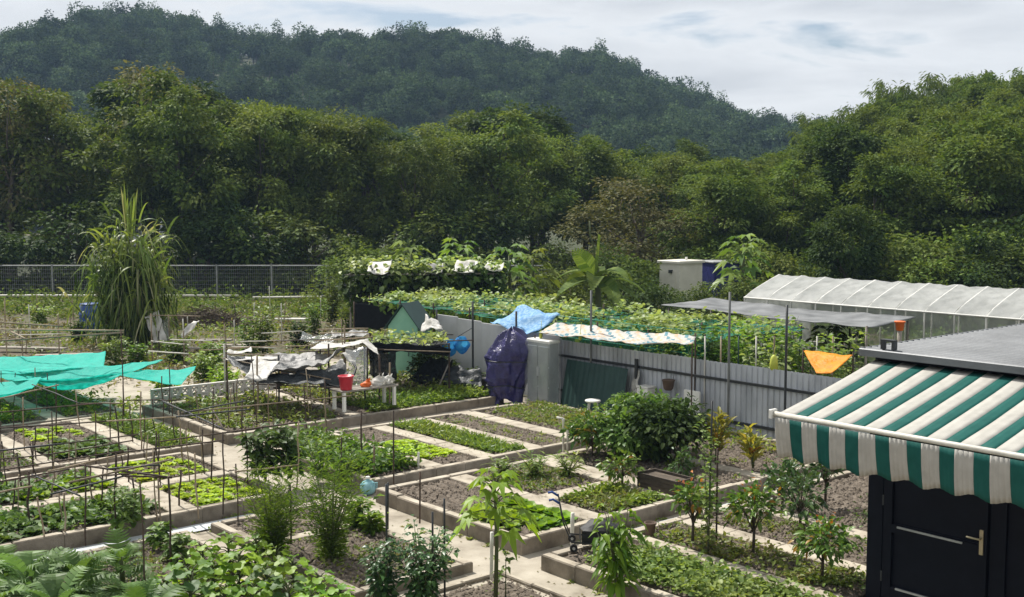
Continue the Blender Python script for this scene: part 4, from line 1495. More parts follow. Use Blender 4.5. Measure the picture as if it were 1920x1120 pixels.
citrus(1412, 1040, 905, 1, 'small citrus tree with yellowish top, between the other two by the drain', cr=.26, n=420)
citrus(1541, 1088, 970, 2, 'small citrus tree with red new leaves, close to the navy shed', cr=.25, red=12, n=380)
citrus(1298, 1022, 898, 3, 'small citrus tree with reddish top beside the tall staked vine', cr=.22, red=12, n=360)
citrus(1547, 948, 862, 4, 'thin dark sapling under the awning edge', 'leaf_dark', cr=.20, red=6, n=150, trunk=.55)
citrus(1466, 955, 868, 5, 'dark leaved sapling on the far side of the drain, left of the awning', 'leaf_dark', cr=.26, red=0, n=300, trunk=.3)
citrus(1500, 985, 905, 6, 'wide dark sapling with drooping leaves behind the yellow topped citrus', 'leaf_dark', cr=.30, red=0, n=300, trunk=.3)
citrus(1166, 912, 858, 7, 'young fruit tree on the rim of the small weedy bed', 'leaf_citrus', cr=.24, red=0, n=260, trunk=.3)
citrus(1110, 858, 782, 8, 'round green fruit tree left of the big fence bush', 'leaf_citrus', cr=.36, red=0, n=420, trunk=.3, L=(.08, .16))
citrus(1275, 900, 850, 9, 'little bluish sapling behind the wooden planter', 'leaf_dark', cr=.18, red=0, n=140, trunk=.3)

# the big bush in front of the fence
def bush_thing(px, ybase, ytop, width, seed, label, leaf, z0=.2, n=60, per=40, L=(.07, .15), Wr=.6):
    p = gp(px, ybase, z0)
    h = at(px, ytop, p.y).z - z0
    sp = width / 2
    lob = []
    rn = random.Random(seed)
    for i in range(7):
        a = i * 2.4
        lob.append((math.cos(a) * sp * .5, math.sin(a) * sp * .5, h * (.35 + .35 * rn.random()), sp * .55, sp * .55, h * .33))
    tr, cr = tree_parts(seed, h=h, lobes=lob, nclump=n, per=per, clump_r=.13, L=L, Wr=Wr, leaf=leaf, trunk_r=.03, T=T_OVAL, multi=3)
    t = thing('bush', label, 'bush', p)
    put('trunk', tr, t)
    put('crown', cr, t)
    return t


bush_thing(1172, 855, 752, 1.15, 51, 'bright broad leaved bush before the dark green sheet', 'leaf_crop', n=60, per=44)
bush_thing(1252, 866, 760, 1.05, 52, 'dark round bush before the grey corrugated fence', 'leaf_tree_dark', n=75, per=40)
bush_thing(1222, 846, 742, 1.0, 53, 'upright grey green bush behind the other fence bushes', 'leaf_crop', n=70, per=44, L=(.05, .12))

# crotons by the fence
for i, (px, yb, yt, lb) in enumerate(((1342, 872, 752, 'tall croton with upright yellow and red leaves at the fence post'),
                                      (1412, 880, 790, 'shorter croton with orange leaves left of the awning'))):
    p = gp(px, yb, .2)
    h = at(px, yt, p.y).z - .2
    plant('croton', stem_plant(70 + i, h * .85, 6, 14, (.16, .34), .22, 'leaf_croton', T_OVAL, .22, .25, .3, .014, .2, angle=.9), p, lb, 'plant')

# climbing plant on a stake
p = gp(1328, 1040, .2)
t = thing('staked_vine', 'tall thin climbing plant on a dark stake among the citrus trees', 'plant', p)
hh = at(1328, 752, p.y).z - .2
pole('stake', p, p + Vector((.02, 0, hh)), .012, 'dark_metal', parent=t)
sp = stem_plant(75, hh * .93, 2, 95, (.05, .12), .6, 'leaf_vine', T_OVAL, .03, .4, .12, .008, .5)
put('stem', sp[0], t)
put('foliage', sp[1], t)
p = gp(1343, 1020, .2)
pole('stake', p, p + Vector((0, .02, 1.25)), .013, 'rusty_metal', label='bare brown stake beside the tall staked vine', cat='stake')

# sprawling plants in the middle bed
for i, (px, yb, s) in enumerate(((1000, 895, 1.0), (1065, 893, 1.0), (945, 893, .7))):
    p = gp(px, yb, .2)
    plant('sprawling_plant', stem_plant(80 + i, .42 * s, 16, 12, (.10, .24), .16, 'leaf_weed', T_BLADE, .75, .4, .1, .008, .3), p,
          ('tallest grassy plant in the middle of the weedy bed', 'grassy plant near the right rim of the weedy bed', 'smaller grassy plant near the left rim of the weedy bed')[i], 'plant', 'grassy plants in the middle bed')


# papayas
def papaya(seed, h, n, R_, leaf, T=T_PALM, droop=.55, stem_r=.028, tall=.55):
    rn = random.Random(seed)
    rg = np.random.default_rng(seed)
    tb = MB()
    tb.tube([(0, 0, -.05), (.02, 0, h * .5), (0, .02, h)], [stem_r * 1.3, stem_r, stem_r * .7], 7)
    Ps, Ds, Ls = [], [], []
    for i in range(n):
        a = i * 2.4 + rn.uniform(-.3, .3)
        t = i / max(1, n - 1)
        z = h * (tall + (1 - tall) * t)
        el = -.15 + 1.0 * t + rn.uniform(-.15, .15)
        pl = R_ * (.95 - .45 * t) * rn.uniform(.8, 1.1)
        d = Vector((math.cos(a) * math.cos(el), math.sin(a) * math.cos(el), math.sin(el)))
        e = Vector((0, 0, z)) + d * pl
        m = Vector((0, 0, z)) + d * pl * .55 + Vector((0, 0, pl * .12))
        tb.tube([Vector((0, 0, z)), m, e], [.009, .007, .005], 5)
        Ps.append(tuple(e))
        Ds.append((math.cos(a), math.sin(a), -.35 + .5 * t))
        Ls.append(R_ * (.95 - .3 * t) * rn.uniform(.85, 1.1))
    P = np.array(Ps)
    V, Fc = leaves(P, np.array(Ds), rg.normal(0, .15, P.shape) + [0, 0, 1], np.array(Ls), np.array(Ls), T, droop)
    return tb.mesh('trunk', 'stem', smooth=True), npmesh('leaf_crown', V, Fc, leaf)


def split_leaves(me, nv, mat):
    """one mesh for every leaf of a crown mesh (nv vertices each)"""
    co = np.empty(len(me.vertices) * 3)
    me.vertices.foreach_get('co', co)
    co = co.reshape(-1, 3)
    vi = np.empty(len(me.loops), np.int32)
    me.loops.foreach_get('vertex_index', vi)
    tri = vi.reshape(-1, 3)
    out = []
    for k in range(len(co) // nv):
        f = tri[(tri[:, 0] >= k * nv) & (tri[:, 0] < (k + 1) * nv)] - k * nv
        out.append(npmesh('leaf', co[k * nv:(k + 1) * nv], f, mat))
    return out


def put_papaya(p, parts, label, cat='papaya', group=None, rz=0.0, s=1.0, name='papaya_tree', each=0):
    t = thing(name, label, cat, p, group, rz, s)
    put('trunk', parts[0], t)
    if each:
        for lm in split_leaves(parts[1], each, parts[1].materials[0]):
            put('leaf', lm, t)
    else:
        put('leaf_crown', parts[1], t)
    return t



p = gp(929, 1128, 0)
put_papaya(p, papaya(1, 1.42, 20, .34, 'leaf_bright', T_PALM, .7, .022, .66), 'young papaya with bright hanging leaves in front of the ploughed bed', rz=.6, each=len(T_PALM[0]))
p = gp(930, 1140, 0)
sp = stem_plant(90, .55, 1, 12, (.12, .2), .32, 'leaf_crop', T_OVAL, .1, .8, .5, .01, .3)
plant('sapling', sp, gp(948, 1118, .03), 'little sapling with drooping leaves at the foot of the papaya', 'sapling')

# mango sapling hanging over the front kerb on the right
p = gp(1160, 1118, .1)
hh = at(1160, 965, p.y).z
plant('mango_sapling', stem_plant(91, hh, 7, 26, (.14, .27), .30, 'leaf_bright', T_OVAL, .22, .9, .15, .014, .4), p, 'bright leafy sapling with hanging leaves before the cover crop', 'sapling')

# feathery tall plants
for i, (px, yb, yt, lb) in enumerate(((512, 1040, 868, 'feathery tall green plant left of its twin in the centre foreground'), (622, 1045, 842, 'larger feathery tall green plant right of its twin'))):
    p = gp(px, yb, .12)
    h = at(px, yt, p.y).z
    plant('feathery_plant', stem_plant(95 + i, h, 40, 85, (.05, .12), .12, 'leaf_feather', T_KITE, .34, .1, .02, .005, 1.3), p, lb, 'plant', 'two feathery tall plants')

# dusty dark leaved plants behind them
for i, (px, yb, yt) in enumerate(((498, 900, 790), (545, 895, 800))):
    p = gp(px, yb, .2)
    h = at(px, yt, p.y).z - .2
    plant('kale_plant', stem_plant(100 + i, h, 7, 30, (.12, .26), .55, 'leaf_silver_green', T_OVAL, .32, .5, .2, .014, .5), p, ('bluish leafy plant left of the feathery pair', 'bluish leafy plant behind the feathery pair')[i], 'plant')
for i, (px, yb, yt) in enumerate(((640, 905, 840), (670, 990, 925), (700, 1000, 955), (600, 895, 820))):
    p = gp(px, yb, .1)
    h = at(px, yt, p.y).z - .1
    plant('green_plant', stem_plant(104 + i, max(.3, h), 10, 26, (.07, .16), .42, 'leaf_feather', T_KITE, .4, .4, .1, .01, .6), p,
          ('bushy green plant behind the larger feathery plant', 'yellowish plant beside the larger feathery plant', 'low yellowish plant at the walkway edge near the feathery plants', 'green plant at the corner of the bushy crop bed')[i], 'plant')

# the dark shrub in the foreground
for i, (px, yb, yt, w, lb) in enumerate(((790, 1150, 985, 1.05, 'big dark glossy shrub between black stakes at the bottom'), (722, 1140, 1010, .6, 'smaller dark shrub leaning on the big one'))):
    p = gp(px, yb, .1)
    h = at(px, yt, p.y).z - .1
    plant('dark_shrub', stem_plant(110 + i, h, 16 if i == 0 else 9, 46, (.07, .14), .5, 'leaf_dark', T_OVAL, .38 if i == 0 else .3, .6, .12, .011, .8), p, lb, 'shrub')

def thistle(seed, h, n, L, leaf):
    """a fountain of long cut leaves: (short trunk mesh, leaf mesh)"""
    rg = np.random.default_rng(seed)
    a = np.arange(n) * 2.4 + rg.uniform(-.3, .3, n)
    t = np.linspace(0, 1, n)
    el = .45 + .75 * t + rg.uniform(-.15, .15, n)
    D = np.stack([np.cos(a) * np.cos(el), np.sin(a) * np.cos(el), np.sin(el)], 1)
    N = np.stack([-np.cos(a) * np.sin(el), -np.sin(a) * np.sin(el), np.cos(el)], 1) + rg.normal(0, .22, (n, 3))
    P = np.stack([np.cos(a) * .04, np.sin(a) * .04, h * (.12 + .55 * t)], 1)
    LL = L * rg.uniform(.75, 1.1, n) * (1 - .25 * t)
    V, Fc = leaves(P, D, N, LL, LL * rg.uniform(.42, .6, n), T_THISTLE, rg.uniform(.35, .8, n))
    tb = MB().tube([(0, 0, -.05), (0, .01, h * .4), (.01, 0, h * .72)], [.035, .03, .015], 7)
    return tb.mesh('trunk', 'stem', smooth=True), npmesh('leaf_crown', V, Fc, leaf)


# big silver leaved plants and bright vegetables in the bottom left corner
for i, (px, yb, yt, R_, leaf, n) in enumerate(((60, 1190, 985, .42, 'leaf_silver', 16), (150, 1160, 1010, .36, 'leaf_silver_green', 14), (15, 1150, 1000, .36, 'leaf_silver_green', 14),
                                               (230, 1120, 985, .30, 'leaf_silver_green', 12), (110, 1230, 1055, .42, 'leaf_silver', 15), (265, 1200, 1085, .34, 'leaf_silver_green', 11), (-20, 1230, 1050, .4, 'leaf_silver_green', 14))):
    p = gp(px, yb, .08)
    h = max(.35, at(px, yt, p.y).z - .1)
    put_papaya(p, thistle(130 + i, h * .85, n + 6, R_ * 2.3, leaf),
               ('tall silvery plant with big lobed leaves in the bottom left corner', 'green lobed plant right of the silvery corner plant', 'green lobed plant at the left edge behind the silvery one', 'small green lobed plant beside the crossing of paths', 'silvery lobed plant at the bottom edge', 'low lobed plant at the bottom edge near the bright vegetables', 'green lobed plant in the very bottom left corner')[i], 'plant', 'big lobed plants in the corner', name='artichoke_plant', rz=i * 1.3, each=len(T_THISTLE[0]))
VEG = [papaya(140 + i, .40, 26, .19, 'leaf_bright', T_RUFFLE, .35, .016, .1) for i in range(3)]
VEG2 = papaya(145, .40, 24, .20, 'leaf_silver_green', T_RUFFLE, .3, .016, .1)
spots = [(380, 1080), (430, 1065), (480, 1060), (520, 1085), (400, 1120), (450, 1110), (500, 1125), (550, 1120), (350, 1110), (360, 1150), (420, 1160), (480, 1165), (540, 1165), (600, 1150), (640, 1165), (310, 1150), (585, 1180)]
for i, (px, yb) in enumerate(spots):
    p = gp(px, yb, .08)
    gq = VEG2 if i in (6, 9, 12) else VEG[i % 3]
    put_papaya(p, gq, 'bluish round leaved vegetable among the bright ones at the bottom' if i in (6, 9, 12) else 'bright round leaved vegetable in the bed at the bottom left', 'vegetable', 'round leaved vegetables in the foreground', i * 1.9, rl.uniform(.8, 1.15), 'leafy_vegetable')
for i, (px, yb, yt) in enumerate(((228, 1005, 905), (250, 985, 900), (330, 1045, 1000), (300, 1020, 985))):
    p = gp(px, yb, .15)
    h = at(px, yt, p.y).z - .15
    plant('bean_plant', stem_plant(150 + i, max(.3, h), 4, 26, (.08, .17), .6, 'leaf_crop', T_OVAL, .3, .5, .15, .008, .6), p,
          ('tall bean plant climbing a stake in the left foreground', 'second bean plant behind the stake in the left foreground', 'low dark bush by the crossing in the left foreground', 'small bush near the bean plants in the left foreground')[i], 'plant')
# ================================================================== the shed and its awning
SV0, SU0 = 10.93, 6.72       # front face and left corner of the shed, in the plot grid
t = thing('garden_shed', 'navy metal garden shed with grey ribbed roof on the right', 'shed', UV(3.2, 12.9, .0))
w = MB()
uvbox(w, -.6, SU0, SV0, SV0 + 4.0, .05, 2.92)
w.build('wall', 'navy_paint', t)
# corner post and frame around the door
for a, b in ((SU0 - .16, SU0 + .02), (5.18, 5.34), (3.0, 3.12)):
    m = MB()
    uvbox(m, a, b, SV0 - .035, SV0 + .02, .05, 2.86, b=.008)
    m.build('post', 'navy_paint', t)
dr = MB()
uvbox(dr, 5.36, SU0 - .19, SV0 - .022, SV0 + .01, .2, 2.3)
dr = dr.build('door', 'navy_paint', t)
for z0, z1 in ((.22, .42), (1.02, 1.12), (2.14, 2.28)):
    m = MB()
    uvbox(m, 5.46, SU0 - .29, SV0 - .06, SV0 - .018, z0, z1, b=.012)
    m.build('rail', 'navy_paint', dr, origin=t.location)
for a, b in ((5.36, 5.46), (SU0 - .29, SU0 - .19)):
    m = MB()
    uvbox(m, a, b, SV0 - .062, SV0 - .018, .2, 2.3, b=.012)
    m.build('stile', 'navy_paint', dr, origin=t.location)
m = MB()
uvbox(m, 5.62, SU0 - .36, SV0 - .075, SV0 - .055, 1.085, 1.105)  # pale strip added to paint the light caught on the mid rail
m.build('rail_glint', 'galvanised', dr, origin=t.location)
m = MB()
uvbox(m, 5.62, SU0 - .36, SV0 - .075, SV0 - .055, .40, .42)  # same painted glint on the lower rail
m.build('rail_glint', 'galvanised', dr, origin=t.location)
for zz in (.45, 1.3, 2.05):
    m = MB()
    m.tube([UV(SU0 - .178, SV0 - .05, zz), UV(SU0 - .178, SV0 - .05, zz + .11)], .012, 8)
    m.build('hinge', 'dark_metal', dr, origin=t.location)
for k in range(9):
    m = MB()
    uvbox(m, 3.14 + k * .23, 3.16 + k * .23, SV0 - .012, SV0 + .002, .06, 2.84)
    m.build('panel_seam', 'navy_paint', t)
m = MB()
uvbox(m, 5.395, 5.435, SV0 - .075, SV0 - .06, 1.02, 1.28, b=.004)
c = UV(5.415, SV0 - .07, 1.19)
m.tube([c, c - VB * .05], .011, 8)
m.tube([c - VB * .05, c - VB * .055 + VA * .12, c - VB * .05 + VA * .135], [.011, .010, .008], 8)
m.build('handle', 'brass', dr, origin=t.location)
# roof: ribbed sheet, ribs along the eave
rv0, rv1 = SV0 - .12, SV0 + 4.3
rf = MB()
nr = 88
uvbox(rf, -.7, SU0 + .10, rv0, rv1, 2.925, 2.985)
rf = rf.build('roof', 'roof_metal', t)
m = MB()
uvbox(m, -.7, SU0 + .115, rv0 - .03, rv0 - .004, 2.93, 3.012, b=.01)
m.build('gutter', 'roof_metal', rf, origin=t.location)
m = MB()
uvbox(m, SU0 + .103, SU0 + .125, rv0, rv1, 2.92, 3.012)
m.build('verge_trim', 'roof_metal', rf, origin=t.location)
for i in range(34):
    v = rv0 + .06 + i * .126
    m = MB()
    prof = [(v, 2.986), (v + .02, 3.012), (v + .052, 3.012), (v + .072, 2.986)]
    vs = [UV(uu, vv, zz) for uu in (-.7, SU0 + .098) for vv, zz in prof]
    m.add(vs, [(0, 1, 5, 4), (1, 2, 6, 5), (2, 3, 7, 6), (4, 5, 6, 7), (3, 2, 1, 0)])
    m.build('rib', 'roof_metal', rf, origin=t.location)
m = MB()
for du in (0, .13):
    uvbox(m, 6.46 + du, 6.49 + du, rv0 + .05, rv0 + .12, 3.014, 3.10)
uvbox(m, 6.46, 6.62, rv0 + .05, rv0 + .12, 3.10, 3.122)
m.build('roof_bracket', 'dark_metal', rf, origin=t.location)

AU0, AU1 = -.9, 6.70
AV0, AV1 = 9.17, SV0 - .02        # front rail, wall
AZ0, AZ1 = 2.50, 2.885
t = thing('awning', 'green and white striped awning pulled out from the navy shed', 'awning', UV(3, 10, 2.5))
per_, gw = .315, .142


def aw(u, k):
    v = AV1 + (AV0 - AV1) * k
    return UV(u, v, AZ1 + (AZ0 - AZ1) * k - .012 * math.sin(math.pi * k) + .006 * mnoise.noise(Vector((u * 3, k * 3, 1))))


u = AU1
i = 0
while u > AU0:
    for wdt, mt, nm in ((per_ - gw, 'awning_white', 'white_stripe'), (gw, 'awning_green', 'green_stripe')):
        a, b = u, max(AU0, u - wdt)
        m = MB()
        m.grid(lambda p_, q_: aw(a + (b - a) * p_, q_), 3, 14)
        o = m.build(nm, mt, t, smooth=True)
        md = o.modifiers.new('thickness', 'SOLIDIFY')
        md.thickness = .003
        # valance below the rail, with a scalloped hem
        m = MB()

        def vf(p_, q_):
            uu = a + (b - a) * p_
            hem = .40 + .020 * math.cos(2 * math.pi * (AU1 - uu) / per_ * 1.0) + .006 * math.sin(uu * 9)
            pleat = .010 * math.sin(uu * 2 * math.pi / .045) * (.25 + .75 * q_) * (1.0 if mt == 'awning_white' else .3)
            sway = .05 * q_ * q_ + .02 * math.sin(uu * 5) * q_
            return UV(uu, AV0 - .055 + sway + pleat, AZ0 - .03 - hem * q_)
        m.grid(vf, 14, 6)
        o = m.build('valance_' + nm.split('_')[0] + '_panel', mt, t, smooth=True)
        md = o.modifiers.new('thickness', 'SOLIDIFY')
        md.thickness = .003
        u -= wdt
    i += 1
pole('front_rail', UV(AU1 + .05, AV0 - .03, AZ0), UV(AU0, AV0 - .03, AZ0), .026, 'pvc', 10, parent=t)
m = MB()
uvbox(m, AU1 + .03, AU1 + .06, AV0 - .08, AV0 + .02, AZ0 - .045, AZ0 + .045, b=.006)
m.build('rail_cap', 'white_plastic', t)
m = MB()
uvbox(m, AU0, AU1, SV0 - .09, SV0 - .004, 2.80, 2.850)
m.build('cassette', 'dark_metal', t)
for uu in (6.35, 1.5):
    pole('arm', UV(uu, SV0 - .02, 2.42), UV(uu, AV0, AZ0 - .02), .02, 'white_plastic', 8, parent=t)

# ================================================================== the fence along the plots
FV = 17.3
t = thing('corrugated_fence', 'grey corrugated metal fence along the right side of the plots', 'fence', UV(15, FV, 0))
sheet_w = .90


def corr(u0, u1, z0, z1, dep=.022, pitch=.128):
    m = MB()
    n = int(round((u1 - u0) / pitch))
    prof = []
    for i in range(n):
        s = u0 + (u1 - u0) * i / n
        st = (u1 - u0) / n
        prof += [(s, 0), (s + st * .62, 0), (s + st * .72, dep), (s + st * .90, dep)]
    prof.append((u1, 0))
    vs, fs = [], []
    for uu, d in prof:
        vs.append(UV(uu, FV + d, z0))
        vs.append(UV(uu, FV + d, z1))
    for i in range(len(prof) - 1):
        fs.append((2 * i, 2 * i + 2, 2 * i + 3, 2 * i + 1))
    m.add(vs, fs)
    return m


u = 3.0
while u < 18.6:
    o = corr(u + .002, u + sheet_w - .002, .03, 1.47 + rk.uniform(-.012, .012)).build('metal_sheet', 'fence_sheet', t)
    md = o.modifiers.new('thickness', 'SOLIDIFY')
    md.thickness = .002
    u += sheet_w
m = MB()
uvbox(m, 3, 18.9, FV - .05, FV - .006, 1.10, 1.15)
m.build('rail', 'dark_metal', t)
m = MB()
uvbox(m, 3, 18.9, FV - .05, FV - .006, .30, .35)
m.build('rail', 'dark_metal', t)
for uu in (4, 6.4, 8.8, 11.2, 16.2):
    m = MB()
    uvbox(m, uu, uu + .06, FV - .11, FV - .052, -.05, 1.3)
    m.build('post', 'dark_metal', t)
t = thing('smooth_fence', 'pale smooth panel fence left of the blue bundle', 'fence', UV(21.3, FV, 0))
for k in range(5):
    m = MB()
    u0 = 18.72 + k * .95
    uvbox(m, u0 + .004, u0 + .946, FV - .012, FV + .012, .04, 1.56 + .035 * k, b=.004)
    m.build('fence_panel', 'fence_smooth', t)
for k in range(6):
    m = MB()
    u0 = 18.72 + k * .95
    uvbox(m, u0 - .02, u0 + .02, FV + .014, FV + .05, -.05, 1.5 + .035 * k)
    m.build('post', 'galvanised', t)
G_FP = 'tall dark posts along the fence'
for px, u_, ty, r, mat, lb in ((1370, 13.85, 548, .024, 'post_grey', 'tall grey post at the middle of the corrugated fence'),
                               (1478, 12.55, 572, .024, 'dark_metal', 'tall dark post just left of the orange sheet'),
                               (1109, 17.35, 545, .024, 'post_grey', 'tall grey post in front of the dark green sheet'),
                               (968, 20.1, 584, .026, 'dark_metal', 'dark post holding up the light blue tarp'),
                               (886, 21.9, 566, .026, 'dark_metal', 'dark post standing before the pale smooth fence'),
                               (818, 23.6, 580, .026, 'dark_metal', 'dark post at the left end of the pale smooth fence')):
    # stand each post on the fence line
    k = (px - 960) / 2100
    uu = (FV - .16) * (VB.x - k * VB.y) / (k * VA.y - VA.x)
    b = UV(uu, FV - .16, -.05)
    pole('fence_post', b, (b.x, b.y, at(px, ty, b.y).z), r, mat, 8, label=lb, cat='post')

# dark green sheet leaning on the fence
p = UV(17.75, FV - .35, 0)
t = thing('green_sheet', 'dark green metal sheet leaning on the fence beside the cabinet', 'sheet', p)
for k in range(3):
    m = MB()
    u0 = 16.35 + k * .63
    vs = []
    for i in range(9):
        uu = u0 + .628 * i / 8
        d = .012 * (i % 2)
        vs += [UV(uu, FV - .42 + d, .03), UV(uu, FV - .20 + d, 1.09)]
    m.add(vs, [(2 * i, 2 * i + 2, 2 * i + 3, 2 * i + 1) for i in range(8)])
    o = m.build('panel', 'green_sheet', t)
    md = o.modifiers.new('thickness', 'SOLIDIFY')
    md.thickness = .006

# cabinet in plastic wrap
p = UV(18.55, 16.62, 0)
t = thing('cabinet', 'tall cabinet wrapped in clear plastic between the blue bundle and the green sheet', 'cabinet', p)


def wrapf(m, a, b, c_, d, ax):
    pass


m = MB()
uvbox(m, 18.16, 18.88, 16.48, 16.76, .06, 1.50, b=.02)
body = m.build('body', 'cabinet_plastic', t)
m = MB()
uvbox(m, 18.14, 18.90, 16.46, 16.78, 1.49, 1.56, b=.02)
m.build('top', 'white_plastic', t)
for uu in (18.20, 18.84):
    for vv in (16.52, 16.72):
        m = MB()
        uvbox(m, uu - .025, uu + .025, vv - .025, vv + .025, -.02, .08)
        m.build('leg', 'dark_metal', t)
for k, (ua, ub) in enumerate(((18.17, 18.51), (18.53, 18.87))):
    m = MB()
    uvbox(m, ua + .01, ub - .01, 16.455, 16.477, .12, 1.42, b=.008)
    dd = m.build('door', 'cabinet_plastic', t)
    m = MB()
    uvbox(m, (ub if k == 0 else ua) - .035, (ub if k == 0 else ua) + .0, 16.435, 16.453, .75, .95)
    m.build('handle', 'galvanised', dd, origin=t.location)
wr_ = MB()
wr_.grid(lambda a, b: UV(18.13 + .78 * a, 16.43 - .016 * abs(math.sin(a * 7 + b * 3 + 2 * mnoise.noise(Vector((a * 3, b * 4, 2))))) ** 6, .10 + 1.42 * b), 30, 40)
wr_.grid(lambda a, b: UV(18.125 - .014 * abs(math.sin(b * 6 + a * 3)) ** 6, 16.44 + .34 * a, .10 + 1.42 * b), 10, 30)
wr_.build('plastic_wrap', 'clear_plastic', t)
for zz in (.5, .95):
    m = MB()
    uvbox(m, 18.165, 18.875, 16.468, 16.479, zz, zz + .02)
    m.build('shelf_edge', 'galvanised', t)

# the bundle under a dark blue tarp
p = UV(19.35, 16.35, 0)


def bund(a, b):
    th = a * 2 * math.pi
    z = 1.72 * b
    r = float(np.interp(b, [0, .12, .3, .55, .72, .85, .95, 1.0], [.30, .34, .44, .50, .48, .38, .20, .01]))
    r -= .02 * math.exp(-((z - .42) / .05) ** 2) + .02 * math.exp(-((z - 1.02) / .05) ** 2)
    q = Vector((math.cos(th) * 1.2, math.sin(th) * 1.2, z * .9))
    ph = 2.2 * mnoise.noise(q * 1.1)
    hang = 1.0 + .9 * max(0, .55 - b)
    fold = .030 * hang * math.sin(th * 6 + 2 * ph + 2.5 * b) + .14 * mnoise.noise(q * 1.1) + .06 * mnoise.noise(q * 2.7)
    crease = .05 * (1 - abs(mnoise.noise(Vector((math.cos(th) * 1.6 + z * .8, math.sin(th) * 1.6 - z * .5, z * 1.7))))) ** 7 + .03 * (1 - abs(mnoise.noise(Vector((math.cos(th) * 3, math.sin(th) * 3 + z, z * 3))))) ** 6
    rr = max(.012, r + (fold + crease) * (1 if b < .9 else (1 - b) * 8 + .1))
    zz = z + .09 * mnoise.noise(q * 1.6) * (b > .6) + (.10 * math.sin(th * 3 + 1) + .07) * (1 - b) ** 4
    return Vector((p.x + math.cos(th) * rr * 1.02 + .05 * b, p.y + math.sin(th) * rr * .75, max(.02, zz)))


t = thing('tarp_bundle', 'tall bundle wrapped in a dark blue purple tarp beside the cabinet', 'bundle', p)
m = MB()
m.grid(bund, 90, 64)
m.build('tarp', 'purple_tarp', t, smooth=True)
m = MB()
for k, zz in enumerate((.42, 1.02)):
    pts = [bund(i / 48, zz / 1.72) for i in range(49)]
    pts = [Vector((p.x + (q.x - p.x) * 1.03, p.y + (q.y - p.y) * 1.03, q.z)) for q in pts]
    mm = MB().tube(pts, .012, 5)
    mm.build('rope', 'dark_metal', t, smooth=True)

# light blue tarp on the post, striped cloth behind the fence
sheet('blue_tarp', [at(922, 602, 27.0), at(974, 574, 27.4), at(1052, 588, 26.2), at(984, 634, 25.6)], 'light_blue_tarp', 20, 16, .06, .10, 1.6, 3, label='light blue tarp slung over the fence beside the dark post', cat='tarp')


def stripes(i, j):
    k = (i + abs(j - 4)) % 6
    return 1 if k == 1 else (2 if k == 4 else 0)


sheet('striped_cloth', [at(1006, 624, 25.0), at(1296, 648, 21.6), at(1306, 630, 22.3), at(1040, 603, 25.8)], None, 46, 8, .10, .05, 1.8, 5, mats=['cloth_white', 'sheet_peach', 'sheet_teal'], mfn=stripes, label='white cloth with chevron stripes stretched above the corrugated fence', cat='cloth')
for k, (px, py, Y) in enumerate(((1003, 630, 25.0), (1298, 645, 21.7), (1304, 627, 22.4), (1042, 602, 26.2))):
    q = at(px, py, Y)
    pole('stake', (q.x, q.y, -.05), (q.x, q.y, q.z + .02), .016, 'rusty_metal', label='thin stake under a corner of the striped cloth', cat='stake', group='stakes of the striped cloth')

sheet('orange_sheet', [at(1506, 658, 21.5), at(1600, 666, 20.6), at(1560, 700, 20.2), at(1530, 698, 20.5)], 'orange_tarp', 14, 10, .02, .03, 2, 7, label='orange sheet hung behind the awning', cat='tarp')
for px, py, Y in ((1506, 658, 21.5), (1600, 666, 20.6)):
    q = at(px, py, Y)
    pole('stake', (q.x, q.y, -.05), (q.x, q.y, q.z + .05), .015, 'rusty_metal', label='stake holding the orange sheet', cat='stake', group='stakes of the orange sheet')

# odds and ends on the fence
q = UV(16.35, FV - .10, .62)
sheet('white_bag', [UV(16.30, FV - .12, 1.08), UV(16.12, FV - .12, 1.06), UV(16.0, FV - .16, .45), UV(16.28, FV - .16, .42)], 'white_tarp', 12, 14, .0, .09, 5, 9, label='crumpled white plastic bag hung at the right edge of the green sheet', cat='bag')
t = thing('white_chair', 'white plastic chair against the corrugated fence', 'chair', UV(14.55, 16.85, .0))
m = MB()
uvbox(m, 14.35, 14.75, 16.70, 17.06, .40, .44, b=.01)
m.build('seat', 'white_plastic', t)
m = MB()
uvbox(m, 14.35, 14.75, 17.04, 17.08, .46, .86, b=.01)
m.build('backrest', 'white_plastic', t)
for uu in (14.38, 14.72):
    for vv in (16.74, 17.03):
        m = MB()
        uvbox(m, uu - .02, uu + .02, vv - .02, vv + .02, 0, .40)
        m.build('leg', 'white_plastic', t)
for k, (u_, z, w_, mt, lb) in enumerate(((15.75, .62, .26, 'white_plastic', 'white box on the shelf by the corrugated fence'), (15.2, .78, .20, 'terracotta', 'brown pot hanging on the corrugated fence'))):
    t = thing('storage_box' if k == 0 else 'hanging_pot', lb, 'box' if k == 0 else 'pot', UV(u_, FV - .28, z))
    if k == 0:
        m = MB()
        m.bevbox(UV(u_, FV - .28, z + .08), (.26, .30, .16), .02, GROT)
        m.build('body', mt, t)
        m = MB()
        m.bevbox(UV(u_, FV - .28, z + .175), (.28, .32, .03), .008, GROT)
        m.build('lid', 'white_plastic', t)
    else:
        MB().lathe(UV(u_, FV - .22, z), [(.07, 0), (.10, .04), (.13, .2), (.14, .21), (.12, .22)], 14).build('body', mt, t, smooth=True)
        MB().tube([UV(u_, FV - .10, z + .1), UV(u_, FV - .04, z + .38)], .006, 5).build('hook', 'dark_metal', t)
t = thing('shelf', 'low wooden shelf against the corrugated fence', 'shelf', UV(15.6, FV - .28, 0))
m = MB()
uvbox(m, 15.0, 16.15, FV - .46, FV - .12, .585, .612)
m.build('board', 'wood_grey', t)
for uu in (15.05, 16.1):
    m = MB()
    uvbox(m, uu - .02, uu + .02, FV - .44, FV - .14, 0, .583)
    m.build('leg', 'wood_grey', t)
